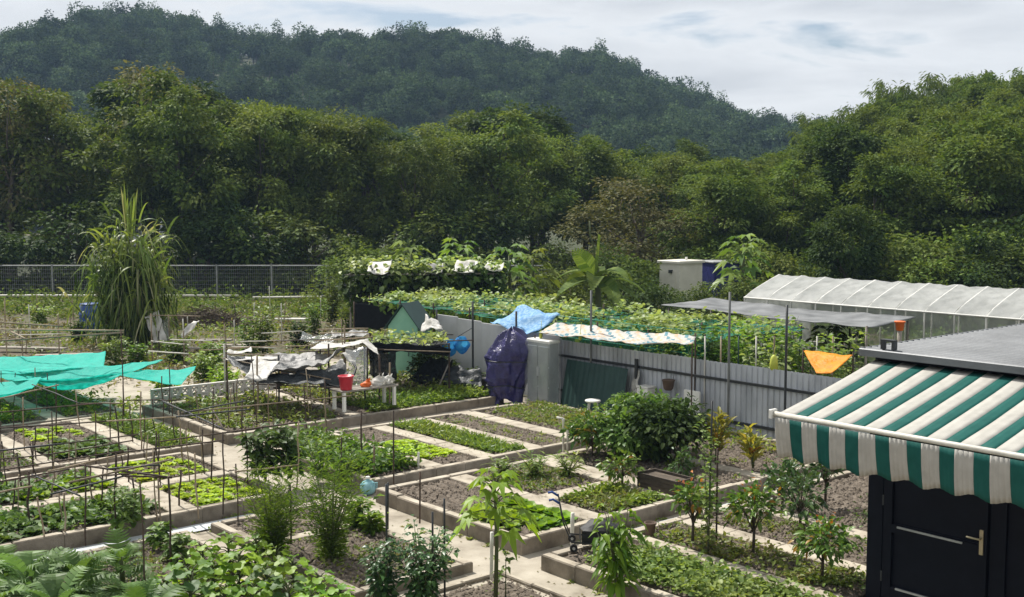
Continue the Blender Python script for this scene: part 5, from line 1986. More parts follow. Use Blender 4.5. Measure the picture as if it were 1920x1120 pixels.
t = thing('stool', 'small white topped stool in front of the green sheet', 'stool', UV(16.75, 16.45, .18))
MB().lathe(UV(16.75, 16.45, .40), [(.16, 0), (.17, .015), (.17, .035), (.15, .045)], 16).build('seat', 'white_plastic', t, smooth=True)
for k in range(4):
    a = k * math.pi / 2 + .5
    c = UV(16.75, 16.45, 0)
    MB().tube([(c.x + math.cos(a) * .14, c.y + math.sin(a) * .14, .18), (c.x + math.cos(a) * .11, c.y + math.sin(a) * .11, .405)], .014, 6).build('leg', 'white_plastic', t)

# ================================================================== taps, stakes and small things on the plots
for px, yb, yt, z, lb in ((1056, 850, 785, .2, 'bent white water pipe behind the middle bed'), (1064, 856, 806, .2, 'short white standpipe next to the bent water pipe')):
    b = gp(px, yb, z)
    h = at(px, yt, b.y).z
    t = thing('water_pipe', lb, 'pipe', b)
    pts = [b - Vector((0, 0, .05)), (b.x, b.y, h - .03), (b.x - .01, b.y, h)]
    if yt == 785:
        pts += [(b.x - .12, b.y, h + .02)]
    MB().tube(pts, .018, 8).build('pipe', 'pvc', t, smooth=True)
    MB().lathe((b.x, b.y, h - .06), [(.022, 0), (.026, .01), (.026, .05), (.02, .06)], 10).build('collar', 'pvc', t)
for px, yb, yt, z, r, mt, nm, lb in ((921, 1088, 998, 0, .022, 'pvc', 'water_pipe', 'white standpipe in the walkway at the front of the ploughed bed'),
                                     (1072, 1028, 962, .0, .026, 'pvc', 'water_pipe', 'white standpipe beside the black cart'),
                                     (784, 900, 848, .0, .020, 'pvc', 'water_pipe', 'white standpipe at the bright lettuce block kerb'),
                                     (701, 890, 838, .2, .018, 'bamboo', 'stake', 'pale wooden stake at the bushy crop bed'),
                                     (738, 912, 770, .2, .012, 'rusty_metal', 'stake', 'dark rod between the bushy crop and the lettuce'),
                                     (727, 1000, 905, .0, .013, 'dark_metal', 'stake', 'short dark rod beside the ploughed bed kerb'),
                                     (787, 975, 885, .22, .012, 'rusty_metal', 'stake', 'dark rod at the left rim of the ploughed bed'),
                                     (640, 895, 820, .2, .012, 'rusty_metal', 'stake', 'dark rod at the left end of the bushy crop')):
    b = gp(px, yb, z)
    h = at(px, yt, b.y).z
    pole(nm, b - Vector((0, 0, .05)), (b.x + .01, b.y, h), r, mt, 8, label=lb, cat='pipe' if nm == 'water_pipe' else 'stake')
for k, (px, yb, yt) in enumerate(((726, 1130, 908), (834, 1140, 935), (812, 1150, 960))):
    b = gp(px, yb, .1)
    pole('stake', b, (b.x, b.y, at(px, yt, b.y).z), .012, 'dark_metal', label=('black stake left of the dark shrub', 'black stake rising through the dark shrub', 'thin black stake beside the dark shrub')[k], cat='stake')
b = gp(690, 928, 0)
t = thing('plastic_jug', 'round pale teal plastic jug on the walkway at the block corner', 'jug', b)
MB().lathe((b.x, b.y, .0), [(.05, 0), (.10, .03), (.125, .10), (.12, .17), (.08, .215), (.03, .235), (.03, .26)], 16).build('body', 'teal_plastic', t, smooth=True)
MB().lathe((b.x, b.y, .26), [(.036, 0), (.036, .03), (.03, .035)], 10).build('cap', 'white_plastic', t)
MB().tube([(b.x + .06, b.y - .03, .2), (b.x + .15, b.y - .03, .2), (b.x + .14, b.y - .02, .1)], .012, 6).build('handle', 'teal_plastic', t)
# wooden planter
t = thing('planter_box', 'dark wooden planter box standing on the path by the dark bed', 'planter', UV(11.3, 12.7, .21))
for k in range(3):
    for vv in (12.52, 12.90):
        m = MB()
        uvbox(m, 10.95, 11.75, vv - .012, vv + .012, .22 + k * .075, .29 + k * .075)
        m.build('plank', 'wood_dark', t)
    for uu in (10.96, 11.74):
        m = MB()
        uvbox(m, uu - .012, uu + .012, 12.535, 12.885, .22 + k * .075, .29 + k * .075)
        m.build('plank', 'wood_dark', t)
m = MB()
uvbox(m, 10.98, 11.72, 12.54, 12.88, .22, .40)
m.build('soil', 'soil_dark', t)
b = gp(1219, 1004, .2)
MB().lathe((b.x, b.y, .2), [(.055, 0), (.058, .01), (.075, .15), (.085, .155), (.085, .175), (.07, .175), (.066, .15)], 16).build('flower_pot', 'terracotta', origin=(b.x, b.y, .2), smooth=True, label='dark clay flower pot at the corner of the citrus bed', cat='pot')

# black hand cart
b = gp(1092, 1030, .22)
t = thing('hand_cart', 'black folding hand cart with blue handle grips on the bed corner', 'cart', b)
a_ = VA * 1.0
c0 = b + VB * .12 - Vector((.08, 0, 0))


def L3(dx, dy, dz):
    return c0 + Vector((dx * 1.3, dy * 1.3, dz * 1.25))


m = MB()
m.grid(lambda p_, q_: L3(-.02 + .38 * p_ + .02 * math.sin(9 * q_), -.14 + .26 * q_, .20 + .10 * math.sin(math.pi * p_) * math.sin(math.pi * q_) + .03 * mnoise.noise(Vector((p_ * 6, q_ * 6, 1))) - .1 * (1 - p_) * 0), 12, 10)
m.grid(lambda p_, q_: L3(-.02 + .38 * p_, -.14 + .02 * mnoise.noise(Vector((p_ * 7, q_ * 5, 4))), .07 + .14 * q_), 12, 5)
m.grid(lambda p_, q_: L3(-.03, -.14 + .26 * p_, .07 + .14 * q_), 6, 4)
m.grid(lambda p_, q_: L3(.36, -.14 + .26 * p_, .07 + .14 * q_), 6, 4)
m.build('bag', 'black_rubber', t, smooth=True)
for dy in (-.15, .13):
    MB().tube([L3(.36, dy, .06), L3(-.12, dy, .10), L3(-.20, dy, .30), L3(-.24, dy, .52)], .011, 6).build('frame_tube', 'dark_metal', t, smooth=True)
    MB().tube([L3(-.24, dy, .50), L3(-.30, dy, .54), L3(-.34, dy, .53)], .016, 6).build('grip', 'blue_plastic', t, smooth=True)
MB().tube([L3(-.20, -.15, .30), L3(-.20, .13, .30)], .009, 6).build('crossbar', 'dark_metal', t)
for dx in (-.10, .30):
    for dy in (-.17, .15):
        w = MB()
        c = L3(dx, dy, .045)
        w.tube([c + Vector((0, -.015, 0)), c + Vector((0, .015, 0))], .05, 14)
        w = w.build('wheel', 'black_rubber', t)
        MB().tube([c + Vector((0, -.02, 0)), c + Vector((0, .02, 0))], .02, 8).build('hub', 'galvanised', w, origin=t.location)

# ================================================================== stakes and rails over the left beds
G_ST = 'thin stakes standing in the left beds'
stk = [(321, 1052, 893), (123, 1000, 922), (160, 1010, 872), (215, 1000, 850), (97, 930, 850), (52, 985, 886), (275, 1118, 905), (297, 985, 840), (418, 952, 812), (446, 972, 868),
       (357, 905, 800), (299, 905, 815), (100, 880, 770), (265, 846, 735), (232, 790, 618), (26, 860, 770), (46, 845, 745), (180, 870, 770), (106, 815, 720), (150, 800, 735), (306, 800, 705),
       (25, 765, 700), (68, 770, 690), (430, 800, 700), (482, 800, 665), (505, 800, 722), (520, 800, 720), (400, 800, 728), (345, 870, 770), (575, 800, 725), (395, 905, 795), (140, 900, 830), (240, 905, 840), (0, 905, 790), (556, 905, 790), (545, 1010, 905), (70, 905, 830), (118, 985, 925), (190, 955, 880), (335, 950, 880), (372, 960, 850), (205, 830, 750), (250, 830, 760), (128, 870, 800), (290, 880, 810), (330, 830, 745), (375, 790, 730), (455, 830, 750), (465, 905, 800), (615, 830, 750), (680, 870, 770), (20, 960, 900), (85, 1010, 930)]
rx = random.Random(12)
for k in range(34):
    xx, yy = rx.uniform(-5, 640), rx.uniform(770, 985)
    if xx > 470 and yy > 900:
        continue
    stk.append((xx, yy, yy - rx.uniform(55, 100)))
for i, (px, yb, yt) in enumerate(stk):
    b = gp(px, yb, .2)
    z = at(px, yt, b.y).z
    dark = i % 3 != 1
    bu, bv = uvof(b.x, b.y)
    where = ('under the turquoise net' if bu > 23 and bv < 9 else 'in the bed block with the grassy strip' if bu > 18.8 and bv < 9 else 'in the pale lettuce block' if bu > 14.7 and bv < 8.4
             else 'in the low bed at bottom left' if bv < 6.5 else 'in the low centre bed' if bu < 14.7 else 'on the long left walkway' if bv < 9.4 else 'in the kerbed bed behind the long walkway' if bu > 18.6 else 'in the bushy crop bed')
    size = 'tall' if z > 1.45 else ('short' if z < 1.0 else 'mid height')
    pole('stake', b - Vector((0, 0, .1)), (b.x + rk.uniform(-.07, .07), b.y + rk.uniform(-.07, .07), z), rk.uniform(.009, .014), 'rusty_metal' if dark else 'bamboo', 6, .02, i,
         label=size + (' thin dark stake ' if dark else ' thin pale bamboo stake ') + where, cat='stake', group=G_ST)
G_RL = 'thin rails tied across the stakes of the left beds'
rails = [(-10, 884, 232, 846, 1.15), (90, 884, 240, 850, 1.05), (95, 927, 232, 893, 1.0), (232, 893, 322, 896, 1.0), (-10, 905, 130, 880, 1.1), (130, 905, 320, 862, 1.1), (200, 880, 300, 872, 1.1), (140, 896, 310, 884, 1.05),
         (-10, 774, 190, 756, 1.3), (190, 756, 232, 757, 1.3), (60, 721, 150, 757, 1.35), (150, 757, 192, 757, 1.3), (-10, 804, 200, 790, 1.2), (200, 790, 330, 782, 1.2), (330, 782, 470, 768, 1.2), (300, 828, 420, 812, 1.1),
         (232, 751, 340, 750, 1.3), (340, 774, 660, 742, 1.0), (-10, 846, 120, 832, 1.15), (120, 832, 260, 815, 1.1), (400, 770, 420, 806, 1.1), (440, 885, 560, 872, 1.0), (300, 750, 420, 806, 1.1), (-10, 862, 95, 852, 1.2), (95, 852, 250, 826, 1.2), (-10, 925, 60, 912, 1.1), (60, 890, 150, 930, 1.0), (150, 872, 322, 896, 1.05), (215, 850, 420, 826, 1.1), (-10, 750, 110, 722, 1.3), (345, 774, 460, 752, 1.2), (420, 812, 560, 792, 1.1)]
for i, (x0, y0, x1, y1, z) in enumerate(rails):
    pole('rail', gp(x0, y0, z), gp(x1, y1, z), rk.uniform(.009, .014), ('rusty_metal', 'bamboo', 'dark_metal', 'rusty_metal')[i % 4], 6, .015, i + 50,
         label='thin pole tied level across the stakes of the left beds', cat='rail', group=G_RL)

# frame poles behind the net
G_FR = 'poles of the open frame behind the turquoise net'
for i, (x0, y0, x1, y1, z) in enumerate(((-10, 618, 232, 620, 1.75), (-10, 640, 232, 624, 1.65), (20, 622, 48, 636, 1.7), (-10, 604, 118, 612, 1.7))):
    pole('rail', gp(x0, y0, z), gp(x1, y1, z), .02, 'bamboo', 6, .01, i + 90, label='pale pole of the open frame behind the turquoise net', cat='rail', group=G_FR)
for i, (px, yb, yt) in enumerate(((14, 700, 560), (44, 705, 636), (345, 680, 598), (423, 760, 645), (440, 660, 600), (286, 690, 600), (352, 670, 640), (112, 690, 590))):
    b = gp(px, yb, 0)
    pole('stake', b, (b.x, b.y, at(px, yt, b.y).z), .018, ('bamboo', 'pvc')[i in (2, 3, 4)], 6, .01, i + 95, label='post standing in the rough plots behind the turquoise net', cat='stake', group='posts in the rough plots')

# turquoise shade net
G_TN = 'turquoise shade nets over the left beds'
zt = .95
sheet('shade_net', [gp(-60, 702, zt), gp(196, 686, zt), gp(196, 661, zt + .05), gp(-60, 671, zt)], 'teal_net', 80, 24, .16, .045, 1.5, 1, label='turquoise shade net, the rearmost strip over the left beds', cat='net', group=G_TN)
sheet('shade_net', [gp(30, 712, zt), gp(232, 698, zt), gp(308, 677, zt + .1), gp(-60, 690, zt)], 'teal_net', 80, 24, .20, .045, 1.5, 2, label='turquoise shade net, the middle strip reaching to the pole', cat='net', group=G_TN)
sheet('shade_net', [gp(225, 702, zt), gp(334, 722, zt - .12), gp(367, 688, zt), gp(262, 692, zt)], 'teal_net', 60, 24, .12, .04, 1.5, 3, label='turquoise shade net, the tattered strip furthest right with a hanging point', cat='net', group=G_TN)
sheet('shade_net', [gp(-60, 744, zt), gp(58, 728, zt - .05), gp(78, 708, zt), gp(-60, 712, zt)], 'teal_net', 60, 24, .18, .04, 1.5, 4, label='turquoise shade net, the nearest strip at the left edge', cat='net', group=G_TN)
sheet('shade_net', [gp(70, 716, zt - .05), gp(212, 708, zt), gp(232, 698, zt), gp(50, 708, zt)], 'teal_net', 70, 16, .26, .035, 1.5, 6, label='turquoise shade net, the sagging strip in the middle', cat='net', group=G_TN)

# lattice of white pierced blocks
t = thing('lattice_wall', 'low white wall of pierced blocks beside the long left walkway', 'wall', UV(23.8, 11.5, 0))
LU = 23.95
v = 9.8
while v < 13.3:
    for r in range(2):
        m = MB()
        z0 = .02 + r * .225
        a, b_, z1 = v + .003, v + .222, z0 + .219
        uvbox(m, LU - .05, LU + .05, a, a + .04, z0, z1)
        uvbox(m, LU - .05, LU + .05, b_ - .04, b_, z0, z1)
        uvbox(m, LU - .05, LU + .05, a + .04, b_ - .04, z0, z0 + .04)
        uvbox(m, LU - .05, LU + .05, a + .04, b_ - .04, z1 - .04, z1)
        cc = UV(LU, (a + b_) / 2, (z0 + z1) / 2)
        for sg in (1, -1):
            d = (VB * sg + Vector((0, 0, 1))).normalized()
            m.tube([cc - d * .10, cc + d * .10], .022, 4)
        m.build('pierced_block', 'lattice_white', t)
    v += .225
# ================================================================== the middle distance
# wire fence along the wood
FY = 53.0
t = thing('wire_fence', 'long galvanised wire mesh fence along the foot of the wood', 'fence', (-12, FY, 0))
x0, x1 = -27.0, 4.0
fz = 1.62
n = int((x1 - x0) / 2.6)
for i in range(n + 1):
    x = x0 + i * 2.6
    MB().tube([(x, FY, -.1), (x, FY, fz + .05)], .045, 6).build('post', 'wire', t)
for i in range(n):
    x = x0 + i * 2.6
    MB().tube([(x + .05, FY, fz), (x + 2.55, FY, fz)], .03, 5).build('top_rail', 'wire', t)
    m = MB()
    for k in range(1, 26):
        m.tube([(x + k * .1, FY, .05), (x + k * .1, FY, fz)], .006, 3, cap=False)
    for k in range(1, 9):
        m.tube([(x + .05, FY + .01, k * .18), (x + 2.55, FY + .01, k * .18)], .006, 3, cap=False)
    m.build('wire_mesh', 'wire', t)
pole('water_pipeline', (-27, 51.5, .32), (-12.5, 51.0, .36), .05, 'pvc', 8, label='long pale pipe lying along the foot of the wire fence at left', cat='pipe')
pole('water_pipeline', (-11.5, 49.5, .40), (-3.5, 50.0, .45), .045, 'pvc', 8, label='long pale pipe behind the giant grass, right part', cat='pipe')

# blue barrel
b = gp(172, 624, 0)
t = thing('barrel', 'blue plastic barrel left of the giant grass', 'barrel', b)
k = 40.8 / 41
MB().lathe((b.x, b.y, 0), [(.36, 0), (.39, .04), (.40, .28), (.42, .31), (.40, .34), (.40, .62), (.42, .65), (.40, .68), (.39, .95), (.35, 1.0)], 22).build('body', 'blue_plastic', t, smooth=True)
MB().lathe((b.x, b.y, 1.0), [(.37, 0), (.37, .035), (.33, .05), (.02, .055)], 22).build('lid', 'blue_plastic', t, smooth=True)

# giant grass
rn = random.Random(8)
rg = np.random.default_rng(8)
b = gp(252, 645, 0)
tb = MB()
Ps, Ds, Ls, Dr = [], [], [], []
for i in range(120):
    a = rn.uniform(0, 6.28)
    r0 = abs(rn.gauss(0, .36))
    hh = rn.uniform(1.6, 3.7) * (1.12 - .28 * min(1, r0))
    le = rn.uniform(.05, .5) + r0 * .45
    pts = [Vector((math.cos(a) * (r0 + le * s ** 1.8), math.sin(a) * (r0 + le * s ** 1.8), hh * s - .05)) for s in (0, .33, .66, 1)]
    tb.tube(pts, [.018, .016, .013, .006], 4)
    for q in range(11):
        s = rn.uniform(.15, 1.0)
        f = s * 3
        j = min(2, int(f))
        pp = pts[j].lerp(pts[j + 1], f - j)
        bb = a + rn.uniform(-1.3, 1.3)
        Ps.append(tuple(pp))
        el = rn.uniform(.5, 1.3)
        Ds.append((math.cos(bb) * math.cos(el), math.sin(bb) * math.cos(el), math.sin(el)))
        Ls.append(rn.uniform(.8, 1.5))
        Dr.append(rn.uniform(.8, 1.7) * (1 if s < .95 else .4))
for i in range(16):
    a = rn.uniform(0, 6.28)
    Ps.append((math.cos(a) * .12 - .05, math.sin(a) * .12, rn.uniform(3.0, 3.6)))
    Ds.append((math.cos(a) * .14, math.sin(a) * .14, 1))
    Ls.append(rn.uniform(.8, 1.25))
    Dr.append(.02)
P = np.array(Ps)
T_LONG = tpl([(0, .5, 0), (0, -.5, 0)] + [q for s in range(1, 7) for q in ((s / 7, .5 * (1 - (s / 7) ** 3), 0), (s / 7, -.5 * (1 - (s / 7) ** 3), 0))] + [(1, 0, 0)],
             [f for s in range(6) for f in ((2 * s, 2 * s + 2, 2 * s + 3), (2 * s, 2 * s + 3, 2 * s + 1))] + [(12, 14, 13)])
V, Fc = leaves(P, np.array(Ds), rg.normal(0, .4, P.shape) + [0, 0, .5], np.array(Ls), .075, T_LONG, np.array(Dr))
t = thing('giant_grass', 'giant arching clump of tall cane grass beside the blue barrel', 'grass clump', b, scale=(.98, .98, 1.14))
put('stem', tb.mesh('stem', 'stem', smooth=True), t)
put('blades', npmesh('blades', V, Fc, 'leaf_cane'), t)
# dead blades hanging inside
n = 900
P = rg.normal(0, .5, (n, 3)) * [1, 1, 0] + np.array([0, 0, 1]) * rg.uniform(.5, 2.6, (n, 1))
V, Fc = leaves(P, rg.normal(0, .25, (n, 3)) + [0, 0, -1], rg.normal(0, 1, (n, 3)), rg.uniform(.5, 1.0, n), .05, T_BLADE, .1)
put('hanging_blades', npmesh('hanging_blades', V, Fc, 'leaf_tree_dark'), t)

# torn white plastic by the grass
for i, (c4, lb) in enumerate(((((272, 590, 35.5), (300, 582, 35.5), (312, 640, 35.2), (285, 640, 35.2)), 'torn white plastic hanging on a stake at the foot of the giant grass'),
                              (((336, 628, 34.5), (374, 598, 34.8), (366, 608, 34.4), (342, 640, 34.2)), 'strip of white plastic flapping right of the giant grass'),
                              (((303, 600, 35.6), (316, 590, 35.6), (318, 635, 35.3), (306, 640, 35.3)), 'grey plastic rag between the torn sheets by the giant grass'))):
    sheet('plastic_rag', [at(*c) for c in c4], 'clear_plastic' if i == 2 else 'white_tarp', 8, 12, .03, .10, 3, 20 + i, label=lb, cat='plastic')
for i, (px, yb, yt) in enumerate(((285, 665, 588), (346, 690, 620), (318, 660, 590))):
    b = gp(px, yb, 0)
    pole('stake', b, (b.x, b.y, at(px, yt, b.y).z), .02, 'bamboo', 6, .01, i, label='stake near the torn white plastic by the giant grass', cat='stake', group='stakes by the giant grass')
# brown heap of brush
rg = np.random.default_rng(5)
b = gp(385, 612, 0)
n = 1600
r = rg.uniform(0, 1, n) ** .5
a = rg.uniform(0, 6.28, n)
P = np.stack([r * np.cos(a) * 1.9, r * np.sin(a) * 1.0, (1 - r) * .8 * rg.uniform(.5, 1, n)], 1)
V, Fc = leaves(P, rdir(rg, n, -.1, .7), rg.normal(0, 1, (n, 3)), rg.uniform(.2, .7, n), .025, T_BLADE, .2)
put('brush_heap', npmesh('brush_heap', V, Fc, 'brush'), None, b, 'heap of brown cut brush right of the giant grass', 'brush heap')

# staked bean rows and small bushes on the rough plots
for i, (px, yb, yt, n_, leaf, w_, lb) in enumerate(((492, 665, 575, 12, 'leaf_vine', .3, 'tall bean clump on stakes above the white tarps'), (470, 668, 590, 8, 'leaf_crop', .3, 'bean clump left of the tallest one above the white tarps'),
                                                     (620, 610, 500, 16, 'leaf_tree_olive', .35, 'tall bushy growth left of the vine arbour'), (590, 625, 560, 9, 'leaf_crop', .4, 'green bush in the gap left of the vine arbour'),
                                                     (400, 690, 640, 10, 'leaf_crop', .4, 'bushy crop left of the white tarps'), (385, 715, 660, 10, 'leaf_vine', .4, 'leafy crop behind the pierced wall'),
                                                     (215, 690, 630, 8, 'leaf_vine', .3, 'leafy plant behind the turquoise net'), (258, 690, 640, 9, 'leaf_crop', .4, 'dark bushy crop below the giant grass'),
                                                     (330, 680, 630, 9, 'leaf_crop', .4, 'green bush below the torn plastic strip'), (150, 640, 600, 9, 'leaf_tree_dark', .4, 'dark bush under the blue barrel'),
                                                     (75, 610, 570, 9, 'leaf_vine', .5, 'yellowish bush on the rough ground at left'), (560, 650, 600, 8, 'leaf_tree_dark', .4, 'dark scrub above the white tarps'),
                                                     (420, 740, 690, 9, 'leaf_bright', .4, 'bright leafy plants on top of the pierced wall'), (310, 745, 700, 8, 'leaf_bright', .4, 'bright leafy plants under the hanging net point'), (655, 640, 560, 10, 'leaf_tree_olive', .3, 'climber at the left corner of the black net screen'))):
    b = gp(px, yb, .0)
    h = at(px, yt, b.y).z
    plant('bean_clump' if 'bean' in lb else 'garden_bush', stem_plant(200 + i, h, n_, 44, (.09, .2), .6, leaf, T_KITE, w_, .4, .08, .012, 1.0), b, lb, 'plant')

# blackish screens and the green playhouse
def boxpost(px, py0, py1, Y, lb, grp, r=.025, mat='rusty_metal'):
    a, c = at(px, py0, Y), at(px, py1, Y)
    return pole('stake', (a.x, a.y, min(a.z, 0)), (c.x, c.y, c.z), r, mat, 6, label=lb, cat='stake', group=grp)


sheet('black_screen', [at(664, 614, 33), at(750, 616, 32.2), at(748, 576, 32.2), at(664, 569, 33)], 'black_sheet', 20, 10, .02, .05, 2, 30, label='black net screen left of the green hut', cat='net')
for px in (664, 749):
    boxpost(px, 660, 566, 33 if px < 700 else 32.2, 'post at an end of the black net screen', 'posts of the black net screen')

gh0 = at(770, 712, 28.8)
t = thing('green_hut', 'small green painted hut with a pointed gable', 'hut', (gh0.x, gh0.y, 0))
hw, hd, he, hr = .42, .42, 1.45, 1.98


def HP(a, b, z):
    # a along the front, b backwards
    return Vector((gh0.x + .93 * a + .37 * b, gh0.y - .37 * a + .93 * b, z))


m = MB()
vs = [HP(-hw, -hd, .1), HP(hw, -hd, .1), HP(hw, -hd, he), HP(0, -hd, hr), HP(-hw, -hd, he), HP(-hw, hd, .1), HP(hw, hd, .1), HP(hw, hd, he), HP(0, hd, hr), HP(-hw, hd, he)]
m.add(vs, [(0, 1, 2, 3, 4), (9, 8, 7, 6, 5), (1, 6, 7, 2), (5, 0, 4, 9)])
m.build('wall', 'green_paint', t)
for sg in (-1, 1):
    m = MB()
    ov = .07
    e0, e1 = HP(sg * (hw + .10), -hd - ov, he - .09), HP(sg * (hw + .10), hd + ov, he - .09)
    r0, r1 = HP(0, -hd - ov, hr + .03), HP(0, hd + ov, hr + .03)
    up = Vector((0, 0, .03))
    m.add([e0, e1, r1, r0, e0 + up, e1 + up, r1 + up, r0 + up], [(0, 1, 2, 3), (7, 6, 5, 4), (0, 4, 5, 1), (3, 2, 6, 7), (0, 3, 7, 4), (1, 5, 6, 2)])
    m.build('roof_slope', 'green_sheet', t)
m = MB()
m.add([HP(-.26, -hd - .02, .16), HP(.26, -hd - .02, .16), HP(.26, -hd - .02, 1.32), HP(-.26, -hd - .02, 1.32), HP(-.26, -hd - .004, .16), HP(.26, -hd - .004, .16), HP(.26, -hd - .004, 1.32), HP(-.26, -hd - .004, 1.32)],
      [(0, 1, 2, 3), (0, 4, 5, 1), (1, 5, 6, 2), (2, 6, 7, 3), (3, 7, 4, 0)])
dd = m.build('door', 'green_paint', t)
MB().tube([HP(.18, -hd - .03, .7), HP(.18, -hd - .06, .72), HP(.18, -hd - .03, .8)], .012, 6).build('handle', 'dark_metal', dd, origin=t.location)

# drooping black net with plants on it, in front of the hut
c4 = [at(688, 650, 25.6), at(842, 646, 25.6), at(830, 632, 27.6), at(700, 630, 27.8)]
sheet('black_canopy', c4, 'black_net', 30, 14, .22, .06, 2, 31, label='black net canopy drooping before the green hut', cat='net')
sheet('black_canopy', [at(700, 640, 25.4), at(846, 650, 25.4), at(838, 664, 25.4), at(712, 660, 25.4)], 'black_sheet', 26, 6, .05, .07, 2, 32, label='black net edge hanging down before the green hut', cat='net')
for i, c in enumerate(c4):
    pole('stake', (c.x, c.y, -.05), (c.x, c.y, c.z + .03), .022, 'rusty_metal', 6, label='stake under the drooping black canopy', cat='stake', group='stakes of the black canopy')
rg = np.random.default_rng(77)
n = 320
s_, q_ = rg.uniform(0, 1, n), rg.uniform(.1, 1, n)
A4 = [np.array(c) for c in c4]
P = ((A4[0][None] * (1 - s_)[:, None] + A4[1][None] * s_[:, None]) * (1 - q_)[:, None] + (A4[3][None] * (1 - s_)[:, None] + A4[2][None] * s_[:, None]) * q_[:, None])
P[:, 2] += rg.uniform(-.12, .16, n)
V, Fc = leaves(P, rdir(rg, n, 0, 1), rg.normal(0, .5, (n, 3)) + [0, 0, 1], rg.uniform(.08, .2, n), rg.uniform(.05, .13, n), T_OVAL, .3)
cover('creeper', 'pale creeper growing over the drooping black canopy', 'leaf_vine_pale', V, Fc, 'creeper')

b = at(806, 606, 28.0)
sheet('white_bag', [at(786, 618, 27.8), at(832, 622, 27.4), at(822, 604, 27.8), at(795, 594, 28.2)], 'white_tarp', 14, 12, -.10, .10, 3, 33, label='white sack slumped on the roof edge of the green hut', cat='sack')
for i, (x_, y_, Y, lb) in enumerate(((843, 652, 26.5, 'blue plastic bag hanging left of its twin before the pale fence'), (866, 647, 26.4, 'blue plastic bag hanging right of its twin before the pale fence'))):
    c = at(x_, y_, Y)
    m = MB()

    def bagf(a, b_):
        th = a * 6.2832
        r = (.03 + .15 * math.sin(math.pi * min(1, .08 + .92 * b_)) ** .7) * (1 + .25 * mnoise.noise(Vector((math.cos(th) * 2, math.sin(th) * 2, b_ * 3 + i))))
        return Vector((c.x + math.cos(th) * r, c.y + math.sin(th) * r * .6, c.z + .20 - .42 * b_))
    m.grid(bagf, 18, 12)
    m.build('plastic_bag', 'blue_bag', origin=c, smooth=True, label=lb, cat='bag', group='blue bags by the pale fence')
pole('rail', at(826, 640, 26.4), at(888, 638, 26.2), .015, 'rusty_metal', 6, label='rail from which the blue bags hang', cat='rail')
pole('rail', at(858, 632, 26.4), at(884, 616, 26.2), .010, 'dark_metal', 6, label='slanting brace on the dark post by the pale fence', cat='rail')
pole('rail', at(816, 740, 26.0), at(846, 672, 26.6), .018, 'wood_grey', 6, label='long plank leaning before the pale fence', cat='plank')
b = gp(862, 720, 0)
t = thing('junk_crate', 'dark crate of odds and ends before the pale fence', 'crate', b)
for k in range(4):
    MB().box((b.x, b.y - .2, .06 + k * .11), (.72, .02, .09)).build('slat', 'wood_dark', t)
    MB().box((b.x - .36, b.y, .06 + k * .11), (.02, .38, .09)).build('slat', 'wood_dark', t)
    MB().box((b.x + .36, b.y, .06 + k * .11), (.02, .38, .09)).build('slat', 'wood_dark', t)
    MB().box((b.x, b.y + .2, .06 + k * .11), (.72, .02, .09)).build('slat', 'wood_dark', t)
MB().box((b.x, b.y, .2), (.66, .34, .34)).build('contents', 'black_rubber', t)
b = gp(800, 722, 0)
bush_thing(812, 722, 668, .9, 55, 'dark shady bush beside the green hut', 'leaf_tree_dark', z0=0, n=60, per=36)
bush_thing(868, 728, 700, .7, 56, 'low dark bush before the pale fence', 'leaf_tree_dark', z0=0, n=40, per=36)

# white tarps on a rickety frame
G_WT = 'tarps of the rickety frame'
WT = [('white_tarp', (582, 654, 24.6), (672, 646, 24.4), (692, 636, 25.4), (600, 645, 25.6), .04, .03, 'white tarp strip stretched over the top of the rickety frame'),
      ('white_tarp', (676, 640, 24.6), (712, 668, 24.2), (706, 655, 24.8), (690, 634, 25.4), .02, .03, 'white tarp corner hanging at the right of the rickety frame'),
      ('grey_tarp', (470, 694, 23.4), (600, 684, 23.4), (652, 652, 24.8), (500, 664, 25.0), .20, .10, 'grey white folded tarp drooping across the rickety frame'),
      ('dark_tarp', (424, 670, 24.4), (470, 706, 23.4), (540, 690, 23.8), (500, 668, 25.0), .08, .06, 'dark tarp at the left end of the rickety frame'),
      ('white_tarp', (458, 712, 22.8), (500, 714, 22.8), (522, 674, 23.8), (480, 670, 23.8), .02, .05, 'white flap hanging at the left of the rickety frame'),
      ('dark_tarp', (480, 716, 22.9), (610, 716, 22.9), (600, 700, 23.6), (470, 704, 23.6), .06, .06, 'dark tarp edge low on the rickety frame'),
      ('clear_plastic', (652, 724, 23.8), (686, 726, 23.8), (688, 652, 24.2), (650, 655, 24.2), .0, .06, 'clear plastic hanging down at the right of the rickety frame'),
      ('white_tarp', (424, 676, 24.3), (520, 672, 24.2), (522, 668, 24.6), (424, 668, 24.7), .03, .02, 'white strip along the left top of the rickety frame'),
      ('grey_tarp', (610, 716, 23.6), (655, 706, 23.6), (640, 672, 24.0), (606, 690, 24.0), .05, .10, 'crumpled grey plastic inside the rickety frame')]
for i, (mt, a, b, c, d, sg, wr, lb) in enumerate(WT):
    sheet('tarp', [at(*a), at(*b), at(*c), at(*d)], mt, 24, 14, sg, wr, 2.4, 40 + i, label=lb, cat='tarp', group=G_WT)
for i, (px, yt, Y) in enumerate(((424, 660, 24.5), (482, 668, 23.0), (522, 666, 24.2), (616, 645, 24.4), (646, 610, 25.4), (683, 650, 24.2), (711, 664, 24.1), (731, 680, 23.8), (600, 640, 25.6))):
    c = at(px, yt, Y)
    pole('stake', (c.x, c.y, -.05), (c.x, c.y, c.z), .02, ('rusty_metal', 'bamboo', 'dark_metal')[i % 3], 6, .012, i, label='upright of the rickety frame under the tarps', cat='stake', group='uprights of the rickety frame')
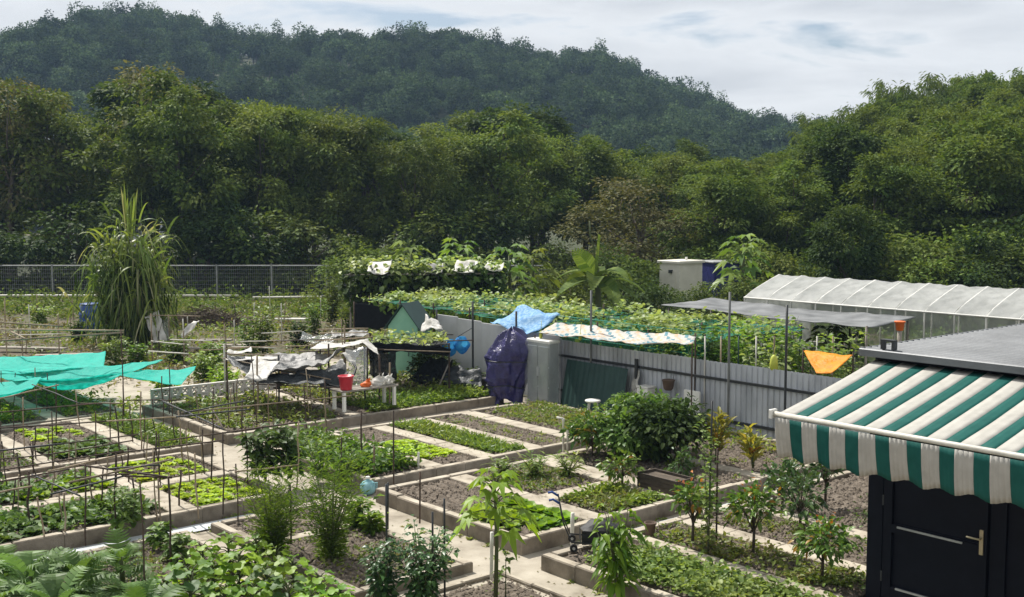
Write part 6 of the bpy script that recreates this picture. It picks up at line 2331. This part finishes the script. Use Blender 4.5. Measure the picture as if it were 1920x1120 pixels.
for i, (a, b) in enumerate((((420, 672, 24.5), (620, 712, 23.2)), ((424, 664, 24.6), (524, 666, 24.4)), ((590, 640, 25.5), (700, 632, 25.4)), ((596, 618, 26.2), (690, 616, 26)), ((600, 625, 26.2), (690, 624, 26)))):
    pole('rail', at(*a), at(*b), .015, 'bamboo', 6, .015, i, label='thin rail of the rickety frame', cat='rail', group='rails of the rickety frame')
pts = [at(602, 712, 23.4), at(618, 722, 23.3), at(634, 726, 23.3), at(652, 718, 23.4), at(664, 702, 23.6), at(668, 690, 23.8), at(662, 682, 24.0)]
MB().tube(pts, .022, 7).build('garden_hose', 'black_rubber', origin=pts[0], smooth=True, label='black hose hanging in a loop under the tarps', cat='hose')
for i, (x_, yb, w_, h_, mt, lb) in enumerate(((575, 732, .5, .5, 'wood_grey', 'weathered wooden box under the tarps'), (600, 730, .4, .4, 'white_plastic', 'white tub under the tarps'), (545, 730, .45, .45, 'terracotta', 'brown box under the left tarps'))):
    b = gp(x_, yb, 0)
    t = thing('storage_box', lb, 'box', b)
    MB().bevbox((b.x, b.y, h_ / 2), (w_, w_ * .7, h_), .03, .3).build('body', mt, t)
    MB().bevbox((b.x, b.y, h_ + .02), (w_ + .04, w_ * .7 + .04, .036), .01, .3).build('lid', mt, t)

# bench with bucket and bags
bc = UV(19.85, 12.75, 0)
t = thing('work_bench', 'weathered bench carrying the red bucket and white bags', 'bench', bc)
for k in range(3):
    m = MB()
    uvbox(m, 19.60 + k * .17, 19.76 + k * .17, 12.05, 13.45, .70, .735, b=.006)
    m.build('plank', 'wood_grey', t)
for uu in (19.64, 20.02):
    for vv in (12.12, 13.36):
        m = MB()
        uvbox(m, uu - .03, uu + .03, vv - .03, vv + .03, .30, .698)
        m.build('leg', 'white_plastic', t)
c = UV(19.72, 12.22, .737)
t = thing('bucket', 'red plastic bucket on the weathered bench', 'bucket', c)
MB().lathe(c, [(.11, 0), (.12, .01), (.155, .27), (.17, .275), (.17, .295), (.15, .295), (.14, .27)], 20).build('body', 'red_plastic', t, smooth=True)
MB().tube([c + Vector((.16 * math.cos(a), .16 * math.sin(a) * .3 - .05, .28 - .10 * abs(math.sin(a)))) for a in [math.pi * k / 8 for k in range(9)]], .006, 5).build('handle', 'galvanised', t)
for i, (v_, r, mt, lb) in enumerate(((12.75, .10, 'orange_plastic', 'orange bag on the weathered bench between bucket and sacks'), (13.05, .15, 'white_tarp', 'white sack on the weathered bench'), (13.28, .13, 'white_tarp', 'smaller white sack at the right end of the weathered bench'))):
    c = UV(19.78, v_, .737)
    m = MB()

    def sk(a, b_):
        th = a * 6.2832
        q = Vector((math.cos(th) * 1.6, math.sin(th) * 1.6, b_ * 2.4 + i * 3))
        rr = r * float(np.interp(b_, [0, .15, .5, .75, .85, 1], [.9, 1.1, 1.0, .45, .16, .34])) * (1 + .45 * mnoise.noise(q) + .25 * mnoise.noise(q * 2.7))
        lean = .5 * r * b_ * b_
        return Vector((c.x + rr * math.cos(th) + lean, c.y + rr * math.sin(th) * .8, c.z + r * 1.5 * b_ * (1 + .2 * math.sin(th * 2 + i))))
    m.grid(sk, 28, 18)
    m.build('sack', mt, origin=c, smooth=True, label=lb, cat='sack')

# vine arbour with white rags on its roof
AY0, AY1 = 35.5, 39.5
a0, a1 = at(655, 380, AY0).x, at(925, 380, AY0).x
t = thing('vine_arbour', 'tall arbour of poles overgrown with vines and white rags', 'arbour', ((a0 + a1) / 2, 37.5, 0))
zt = 2.3
for i in range(6):
    x = a0 + (a1 - a0) * i / 5
    for Y in (AY0, AY1):
        pole('post', (x, Y, -.1), (x + rk.uniform(-.05, .05), Y, zt + rk.uniform(-.1, .1)), .035, 'wood_grey', 6, .02, i, parent=t)
for Y in (AY0, (AY0 + AY1) / 2, AY1):
    pole('beam', (a0 - .2, Y, zt), (a1 + .2, Y, zt + .05), .03, 'wood_grey', 6, .03, 3, parent=t)
for i in range(6):
    x = a0 + (a1 - a0) * i / 5
    pole('crossbeam', (x, AY0 - .2, zt + .04), (x, AY1 + .2, zt + .04), .025, 'wood_grey', 6, .02, i, parent=t)
rg = np.random.default_rng(21)
n = 4600
P = np.stack([rg.uniform(a0 - .3, a1 + .3, n), rg.uniform(AY0 - .2, AY1, n), zt + np.abs(rg.normal(0, .13, n))], 1)
hang = rg.random(n) < .42
P[hang, 1] = AY0 + rg.normal(0, .25, hang.sum())
cl = np.sin(P[:, 0] * 4.1) * .5 + np.sin(P[:, 0] * 9.7) * .5
P[hang, 2] = zt - rg.uniform(0, 1, hang.sum()) ** 1.3 * (1.2 + .9 * cl[hang])
V, Fc = leaves(P, rdir(rg, n, -.8, .5), rg.normal(0, .6, (n, 3)) + [0, -.2, .8], rg.uniform(.12, .26, n), rg.uniform(.08, .2, n), T_OVAL, .4)
vo = put('vines', npmesh('vines', V - np.array(t.location), Fc, 'leaf_tree_dark'), t)
n = 900
P = np.stack([rg.uniform(a0 - .3, a1 + .3, n), rg.uniform(AY0 - .3, AY1, n), zt + .1 + np.abs(rg.normal(0, .16, n))], 1)
V, Fc = leaves(P, rdir(rg, n, -.4, .8), rg.normal(0, .5, (n, 3)) + [0, 0, 1], rg.uniform(.12, .24, n), rg.uniform(.08, .18, n), T_OVAL, .3)
put('top_vines', npmesh('top_vines', V - np.array(t.location), Fc, 'leaf_vine_pale'), t)
for i, (xa, xb, ya, yb_) in enumerate(((688, 728, 508, 486), (796, 828, 510, 494), (850, 888, 509, 488), (908, 940, 505, 490), (646, 666, 532, 514))):
    sheet('rag', [at(xa, ya, AY0 - .3), at(xb, ya + 2, AY0 - .3), at(xb + 6, yb_, AY0 + .6), at(xa + 6, yb_ + 3, AY0 + .6)], ('white_tarp', 'grey_tarp', 'white_tarp')[i % 3], 14, 10, .12, .07, 2.0, 60 + i, parent=t)
sheet('side_net', [at(668, 572, AY0 - .1), at(735, 572, AY0 - .1), at(735, 520, AY0), at(668, 515, AY0)], 'black_net', 14, 10, .02, .08, 2, 66, parent=t)
sheet('side_net', [at(740, 572, AY0 + .3), at(920, 560, AY0 + .3), at(915, 512, AY0 + .3), at(740, 515, AY0 + .3)], 'black_net', 14, 10, .02, .08, 2, 67, parent=t)

# papayas and a banana behind
PAP = [papaya(160 + i, 2.6, 22, .75, 'leaf_tree_olive' if i else 'leaf_crop', T_PALM, .5, .06, .55) for i in range(2)]
for i, (px, Y, s, lb) in enumerate(((955, 38.5, 1.08, 'leafy papaya tree right of the vine arbour'), (1000, 40, 1.0, 'papaya tree between the arbour and the banana'), (860, 41.5, 1.12, 'papaya tree showing above the vine arbour'),
                                    (770, 41, 1.08, 'papaya tree showing above the left half of the vine arbour'), (1395, 41, 1.18, 'papaya tree right of the white cabin'), (1560, 26, .62, 'short papaya behind the orange sheet'), (1600, 27, .6, 'short papaya close to the awning, behind the fence'))):
    p_ = at(px, 380, Y)
    put_papaya((p_.x, Y, 0), PAP[i % 2], lb, 'papaya', 'papayas behind the fence', i * 1.1, s)
b = at(1120, 380, 37.5)
t = thing('banana_plant', 'banana plant with broad arching torn leaves in the centre distance', 'banana', (b.x, 37.5, 0))
tb = MB()
tb.tube([(0, 0, -.1), (.05, 0, 1.2), (.02, .02, 2.4)], [.14, .11, .06], 9)
Ps, Ds, Ls, Dr = [], [], [], []
rn = random.Random(4)
for i in range(14):
    a = i * 2.4 + .3
    el = .15 + .7 * (i / 13)
    if i == 13:
        el = 1.5
    Ps.append((0, 0, 1.85 + .02 * i))
    Ds.append((math.cos(a) * math.cos(el), math.sin(a) * math.cos(el), math.sin(el)))
    Ls.append(rn.uniform(1.6, 2.0))
    Dr.append(.6 if i < 12 else .15)
P = np.array(Ps)
V, Fc = leaves(P, np.array(Ds), np.tile([0, 0, 1.0], (14, 1)) + np.random.default_rng(3).normal(0, .2, (14, 3)), np.array(Ls), .62, T_BANANA, np.array(Dr))
put('trunk', tb.mesh('trunk', 'stem', smooth=True), t)
for lm in split_leaves(npmesh('leaves', V, Fc, 'leaf_tree'), len(T_BANANA[0]), 'leaf_tree'):
    put('leaf', lm, t)
# dried flower stalk rising from it
pole('rolled_leaf', (b.x, 37.5, 2.3), (b.x - .25, 37.5, at(1100, 415, 37.5).z), .03, 'stem', 6, .08, 1, parent=t)
for i, (px, Y, s, k, lb) in enumerate(((1060, 43, .75, 2, 'bush left of the banana plant'), (1180, 43, .8, 0, 'bush between the banana and the white cabin'), (1215, 40, .6, 1, 'dark bush left of the white cabin'), (1340, 39, .62, 2, 'pale bush right in front of the blue covered box'),
                                       (1300, 38.6, .5, 1, 'dark bush at the foot of the white cabin'), (1025, 36, .5, 2, 'low bush behind the vine trellis'), (1425, 39, .72, 2, 'leaning bush at the left end of the greenhouse'), (660, 47, .9, 0, 'green bush behind the arbour at its left corner'), (1140, 46, .9, 1, 'dark bush behind the banana plant'))):
    p_ = at(px, 380, Y)
    plant_tree('bush', SV[k], (p_.x, Y, 0), s, s * 1.2, i, lb, None, 'bush')

# white cabin and blue covered box
b = at(1270, 380, 44)
t = thing('white_cabin', 'small cream white cabin with a flat roof beyond the vine trellis', 'cabin', (b.x + .25, 44.4, 0))
zt = at(1270, 494, 44).z
rz = RAD(40)
cx, cy = b.x + .25, 44.5
m = MB().box((cx, cy, zt / 2), (1.35, 1.05, zt), rz)
m.build('wall', 'cabin_paint', t)
MB().bevbox((cx, cy, zt + .05), (1.50, 1.20, .10), .02, rz).build('roof', 'cabin_paint', t)


def CB(a, b_, z):
    return Vector((cx + a * math.cos(rz) - b_ * math.sin(rz), cy + a * math.sin(rz) + b_ * math.cos(rz), z))


m = MB().box(CB(-.68, .02, 1.0), (.03, .7, 1.8), rz)
dd = m.build('door', 'cabin_paint', t)
MB().box(CB(-.71, .28, 1.0), (.04, .04, .14), rz).build('handle', 'dark_metal', dd, origin=t.location)
MB().box(CB(-.72, -.1, zt - .32), (.10, .14, .12), rz).build('lamp', 'dark_metal', t)
MB().tube([CB(.2, -.1, zt + .10), CB(.2, -.1, zt + .22)], .05, 8).build('vent', 'white_plastic', t)
b = at(1352, 380, 46)
t = thing('covered_box', 'large box under a dark blue cover right of the white cabin', 'box', (b.x, 46, 0))
m = MB()
zt2 = at(1352, 492, 46).z
m.bevbox((b.x, 46, zt2 / 2), (1.15, 1.3, zt2), .06, .25)
m.build('cover', 'navy_cover', t)
MB().bevbox((b.x, 46, zt2 + .035), (1.25, 1.4, .06), .015, .25).build('lid', 'galvanised', t)

# polytunnel
GV0, GV1, GVR, GZE, GZR = 24.0, 27.0, 25.5, 2.08, 2.62
t = thing('greenhouse', 'long white film greenhouse with hoops behind the gardens at right', 'greenhouse', UV(12, 25.5, 0))


def gprof(k):
    """k 0..1 across the roof"""
    v = GV0 + (GV1 - GV0) * k
    s = 1 - abs(2 * k - 1)
    return v, GZE + (GZR - GZE) * (s ** .85)


ug = 18.7
k = 0
while ug > 2.5:
    pts = [UV(ug, GV0, -.1)] + [UV(ug, *gprof(q / 10)) for q in range(11)] + [UV(ug, GV1, -.1)]
    MB().tube(pts, .022, 5).build('hoop', 'white_plastic', t)
    ub = ug - .74

    def gf(a, b_):
        v, z = gprof(b_)
        bil = .035 * math.sin(math.pi * a) * (1 if b_ < .9 else .5)
        return UV(ug - .010 - .72 * a, v, z + .02 - bil + .02 * mnoise.noise(Vector((a * 4 + k, b_ * 6, 3))))
    m = MB()
    m.grid(gf, 8, 16)
    m.build('film_panel', 'greenhouse_film', t, smooth=True)
    m = MB()
    m.grid(lambda a, b_: UV(ug - .010 - .72 * a, GV0 - .01 + .04 * mnoise.noise(Vector((a * 3 + k, b_ * 3, 9))), .5 + (GZE - .5) * b_), 6, 6)
    m.build('side_panel', 'greenhouse_wall', t, smooth=True)
    ug -= .74
    k += 1
for z in (1.1, GZE + .0):
    pole('rail', UV(18.7, GV0 - .03, z), UV(2.5, GV0 - .03, z), .02, 'white_plastic', 5, parent=t)
m = MB()
m.grid(lambda a, b_: UV(18.72, GV0 + (GV1 - GV0) * a, .4 + (gprof(a)[1] - .4) * b_), 12, 6)
m.build('end_panel', 'greenhouse_film', t)

# flat grey sheet roof in front of it
sheet('grey_roof_sheet', [UV(13.6, 21.9, 1.86), UV(19.6, 21.7, 1.96), UV(19.6, 23.7, 2.0), UV(13.6, 23.8, 1.95)], 'grey_sheet', 50, 16, .10, .03, 1.2, 70, label='flat grey sheet roof in front of the white greenhouse', cat='roof sheet', solid=.02)
for uu in (13.7, 15.6, 17.6, 19.5):
    for vv in (21.9, 23.6):
        pole('stake', UV(uu, vv, -.05), UV(uu, vv, 1.88), .03, 'wood_grey', 6, label='post under the flat grey sheet roof', cat='post', group='posts of the grey sheet roof')

# vine trellis with green netting behind the fence
t = thing('vine_trellis', 'low trellis of green netting overgrown with squash vines behind the fence', 'trellis', UV(21, 20, 0))
zt = 1.72
for uu in np.arange(15.2, 28.1, 1.6):
    for vv in (18.2, 20.0, 21.6):
        pole('post', UV(uu, vv, -.05), UV(uu, vv, zt + .12), .022, 'rusty_metal', 6, parent=t)
for vv in (18.2, 20.0, 21.6):
    pole('wire', UV(15.0, vv, zt), UV(28.2, vv, zt), .010, 'green_sheet', 5, parent=t)
for uu in np.arange(15.2, 28.1, 1.6):
    pole('wire', UV(uu, 18.1, zt + .01), UV(uu, 21.7, zt + .01), .010, 'green_sheet', 5, parent=t)
sheet('green_netting', [UV(15.1, 18.15, zt), UV(28.1, 18.15, zt), UV(28.1, 21.65, zt), UV(15.1, 21.65, zt)], 'green_net', 80, 26, .10, .05, 1.6, 71, parent=t, solid=0)
sheet('side_netting', [UV(15.1, 18.13, .7), UV(22, 18.13, .7), UV(22, 18.13, zt), UV(15.1, 18.13, zt)], 'green_net', 60, 8, .02, .03, 1.6, 72, parent=t, solid=0)
for k in range(5):
    pole('wire', UV(15.0, 18.0, .95 + k * .24), UV(22.5, 18.0, .95 + k * .24), .008, 'green_line', 5, .01, k, parent=t)
rg = np.random.default_rng(61)
n = 7500
cu, cv = rg.uniform(15.2, 28, 150), rg.uniform(18.2, 21.6, 150)
pk = rg.integers(0, 150, n)
u_, v_ = cu[pk] + rg.normal(0, .22, n), np.clip(cv[pk] + rg.normal(0, .22, n), 18.05, 21.8)
hum = np.array([mnoise.noise(Vector((a_ * .55, b_ * .8, 2.0))) + .5 * mnoise.noise(Vector((a_ * 1.7, b_ * 1.9, 6.0))) for a_, b_ in zip(u_, v_)])
ok = hum > -.12
u_, v_, hum = u_[ok], v_[ok], hum[ok]
n = len(u_)
P = np.stack([VA.x * u_ + VB.x * v_, VA.y * u_ + VB.y * v_, zt - .06 + np.abs(rg.normal(0, .09, n)) + .30 * np.maximum(0, hum)], 1)
V, Fc = leaves(P, rdir(rg, n, -.1, .6), rg.normal(0, .45, (n, 3)) + [0, 0, 1], rg.uniform(.07, .15, n), rg.uniform(.07, .14, n), T_ROUND, .25)
put('squash_leaves', npmesh('squash_leaves', V - np.array(t.location), Fc, 'leaf_vine_pale'), t)
n = 4500
u_, v_ = rg.uniform(15.2, 28, n), rg.uniform(18.05, 21.5, n)
P = np.stack([VA.x * u_ + VB.x * v_, VA.y * u_ + VB.y * v_, zt - np.abs(rg.normal(0, .35, n))], 1)
V, Fc = leaves(P, rdir(rg, n, -1, .2), rg.normal(0, .6, (n, 3)) + [0, 0, .8], rg.uniform(.10, .2, n), rg.uniform(.08, .17, n), T_OVAL, .4)
put('hanging_vines', npmesh('hanging_vines', V - np.array(t.location), Fc, 'leaf_crop'), t)

# bean frames right behind the fence, at right
for i, (px, yb, yt, Y, leaf, lb) in enumerate(((1405, 690, 588, 23.2, 'leaf_bright', 'bright bean vine behind the fence between the two tall posts'), (1445, 690, 585, 23.4, 'leaf_vine', 'bean vine behind the fence left of the dark post'), (1495, 700, 605, 22.6, 'leaf_bright', 'bean vine behind the fence right of the dark post'),
                                               (1345, 690, 600, 23.6, 'leaf_crop', 'bean vine behind the fence left of the grey post'), (1430, 690, 630, 22.2, 'leaf_vine_pale', 'pale bean leaves hanging over the fence top'), (1530, 700, 640, 22.0, 'leaf_crop', 'low bean vine above the orange sheet'), (1300, 680, 620, 23.4, 'leaf_crop', 'bean vine under the end of the striped cloth'), (1580, 690, 620, 23, 'leaf_vine', 'bean vine beside the awning corner'), (1240, 660, 610, 23.8, 'leaf_crop', 'bean vine under the middle of the striped cloth'))):
    a_ = at(px, yt, Y)
    plant('bean_vine', stem_plant(230 + i, a_.z, 9, 48, (.09, .19), .75, leaf, T_OVAL, .28, .4, .25, .01, 1.1), (a_.x, Y, 0), lb, 'vine')
for i, px in enumerate((1322, 1352, 1385, 1418, 1452, 1500, 1532, 1562)):
    Y = 22.2 + .2 * (i % 3)
    a_ = at(px, 640, Y)
    pole('stake', (a_.x, Y, -.05), (a_.x, Y, a_.z + .1), .016, ('pvc', 'bamboo', 'green_sheet')[i % 3], 6, label='bean stake behind the fence at right', cat='stake', group='bean stakes behind the fence')
for i, (px, py, Y, lb) in enumerate(((1451, 682, 21.0, 'yellow green gourd hanging above the fence at right'), (1014, 628, 25.0, 'yellow green gourd under the striped cloth'), (1088, 632, 24.4, 'smaller gourd under the striped cloth'))):
    gs = (.8, .42, .38)[i]
    c = at(px, py, Y)
    m = MB().lathe(c, [(r_ * gs, z_ * gs) for r_, z_ in ((.02, -.20), (.07, -.18), (.10, -.10), (.10, .0), (.085, .10), (.06, .17), (.02, .21))], 14)
    m.tube([c + Vector((0, 0, .19 * gs)), c + Vector((.02, 0, .32))], .006, 5)
    m.build('gourd', 'gourd', origin=c, smooth=True, label=lb, cat='gourd')
c = at(1687, 620, 22.5)
t = thing('orange_pot', 'orange plant pot standing beyond the shed roof', 'pot', (c.x, c.y, c.z))
MB().lathe(c, [(.06, 0), (.07, .01), (.095, .16), (.11, .165), (.11, .19), (.09, .19)], 16).build('body', 'orange_plastic', t, smooth=True)
pole('stand', (c.x, c.y, -.05), (c.x, c.y, c.z - .002), .05, 'wood_grey', 8, parent=t)

# low litter of boards on the rough plots
for i, (px, py, L_, lb) in enumerate(((60, 655, 2.2, 'pale board on the ground under the frame at left'), (440, 650, 1.6, 'pale board behind the white tarps'), (380, 655, 1.4, 'grey board right of the giant grass'), (545, 600, 1.2, 'white sheet of board catching light behind the bean clump'), (400, 640, 1.2, 'short plank near the brush heap'), (120, 668, 1.6, 'board lying beside the frame at left'))):
    b = gp(px, py, .1)
    MB().bevbox((b.x, b.y, .14), (L_, .28, .05), .008, rk.uniform(-.2, .3)).build('board', 'wood_grey' if i != 3 else 'white_plastic', origin=b, label=lb, cat='board')

# more clutter on the rough plots
rq = random.Random(55)
for i in range(26):
    px, py = rq.uniform(-10, 640), rq.uniform(585, 668)
    b = gp(px, py, 0)
    h = rq.uniform(.5, 1.5)
    pole('stake', b, (b.x + rq.uniform(-.1, .1), b.y, h), .018, rq.choice(['bamboo', 'rusty_metal', 'pvc']), 6, .015, i, label=('tall' if h > 1 else 'low') + ' post standing on the rough ground ' + ('left of the giant grass' if px < 200 else 'right of the giant grass' if px < 420 else 'behind the white tarps'), cat='stake', group='posts in the rough plots')
for i in range(12):
    px, py = rq.uniform(-10, 600), rq.uniform(590, 660)
    z = rq.uniform(.5, 1.1)
    a, c = gp(px, py, z), gp(px + rq.uniform(60, 130), py + rq.uniform(-6, 6), z)
    pole('rail', a, c, .015, rq.choice(['bamboo', 'pvc']), 6, .02, i, label='thin pole tied between posts in the rough plots', cat='rail', group='rails in the rough plots')

# rags, bags and junk around the rickety frame
JUNK = [('grey_tarp', (505, 690, 24.0), (560, 700, 23.8), (575, 668, 24.6), (530, 664, 24.8), 'grey tarp thrown over the middle of the rickety frame'),
        ('dark_tarp', (545, 712, 23.4), (640, 722, 23.4), (650, 690, 23.6), (560, 694, 23.6), 'dark sheet hanging inside the rickety frame'),
        ('white_tarp', (640, 668, 24.2), (668, 690, 24.0), (676, 650, 24.6), (650, 648, 24.6), 'white rag hanging beside the clear plastic of the rickety frame'),
        ('black_net', (690, 706, 25.0), (742, 712, 25.0), (742, 660, 25.2), (694, 656, 25.2), 'black net curtain between the rickety frame and the green hut'),
        ('clear_plastic', (560, 640, 26.6), (640, 636, 26.6), (640, 622, 27.0), (566, 626, 27.0), 'clear plastic strip behind the rickety frame'),
        ('grey_tarp', (620, 634, 26.4), (690, 630, 26.4), (690, 618, 26.8), (622, 622, 26.8), 'pale grey strip behind the top of the rickety frame'),
        ('white_tarp', (430, 664, 25.4), (470, 660, 25.4), (470, 652, 25.8), (432, 655, 25.8), 'pale rag on the far rail left of the rickety frame'),
        ('black_net', (760, 718, 26.6), (850, 724, 26.6), (850, 672, 26.8), (806, 668, 26.8), 'black net drape right of the green hut door'),
        ('dark_tarp', (830, 722, 26.4), (905, 728, 26.2), (900, 690, 26.6), (838, 686, 26.8), 'dark tarp heaped before the pale fence')]
for i, (mt, a, b, c, d, lb) in enumerate(JUNK):
    sheet('tarp', [at(*a), at(*b), at(*c), at(*d)], mt, 20, 14, .06, .08, 2.6, 80 + i, label=lb, cat='tarp', group='rags around the rickety frame')
for i, (px, yb, w_, h_, mt, lb) in enumerate(((640, 742, .35, .3, 'black_rubber', 'black tub beside the hose loop'), (700, 742, .3, .34, 'white_plastic', 'white bin behind the weathered bench'), (525, 735, .4, .32, 'wood_dark', 'dark box at the left of the rickety frame'),
                                              (670, 735, .3, .25, 'terracotta', 'brown box behind the red bucket'), (880, 722, .34, .3, 'galvanised', 'grey bin before the pale fence'), (905, 735, .3, .34, 'black_rubber', 'black bin left of the blue bundle'))):
    b = gp(px, yb, .05)
    t = thing('tub', lb, 'tub', b)
    MB().lathe((b.x, b.y, .05), [(w_ * .40, 0), (w_ * .42, .01), (w_ * .5, h_ - .03), (w_ * .54, h_ - .025), (w_ * .54, h_), (w_ * .46, h_), (w_ * .42, h_ - .06)], 16).build('body', mt, t, smooth=True)
    MB().tube([(b.x - w_ * .5, b.y, h_), (b.x - w_ * .3, b.y - .05, h_ + .14), (b.x + w_ * .3, b.y - .05, h_ + .14), (b.x + w_ * .5, b.y, h_)], .008, 5).build('handle', 'dark_metal', t)
for i, (x0, y0, x1, y1, Y) in enumerate(((500, 640, 700, 634, 26.5), (430, 652, 600, 648, 25.8), (560, 660, 720, 655, 24.8), (690, 655, 845, 660, 25.0), (470, 720, 660, 728, 23.0), (640, 600, 648, 735, 25.2), (700, 626, 850, 628, 27.8))):
    pole('rail', at(x0, y0, Y), at(x1, y1, Y), .013, ('rusty_metal', 'bamboo')[i % 2], 6, .02, i + 300, label='thin rail of the rickety frame', cat='rail', group='rails of the rickety frame')
# ================================================================== the air
hz = MB().box((0, 225, 44), (900, 500, 92)).build('haze', 'concrete', origin=(0, 225, 44))
hz.data.materials.clear()
hm = bpy.data.materials.new('haze_air')
hm.use_nodes = True
t_ = hm.node_tree
t_.nodes.clear()
ho = t_.nodes.new('ShaderNodeOutputMaterial')
pv = t_.nodes.new('ShaderNodeVolumePrincipled')
pv.inputs['Color'].default_value = (0.48, 0.70, 1.0, 1)
pv.inputs['Density'].default_value = 0.00034
t_.links.new(pv.outputs['Volume'], ho.inputs['Volume'])
hz.data.materials.append(hm)
tag(hz, 'thin bluish haze in the air over the valley', 'haze', kind='stuff')
hz.visible_shadow = True
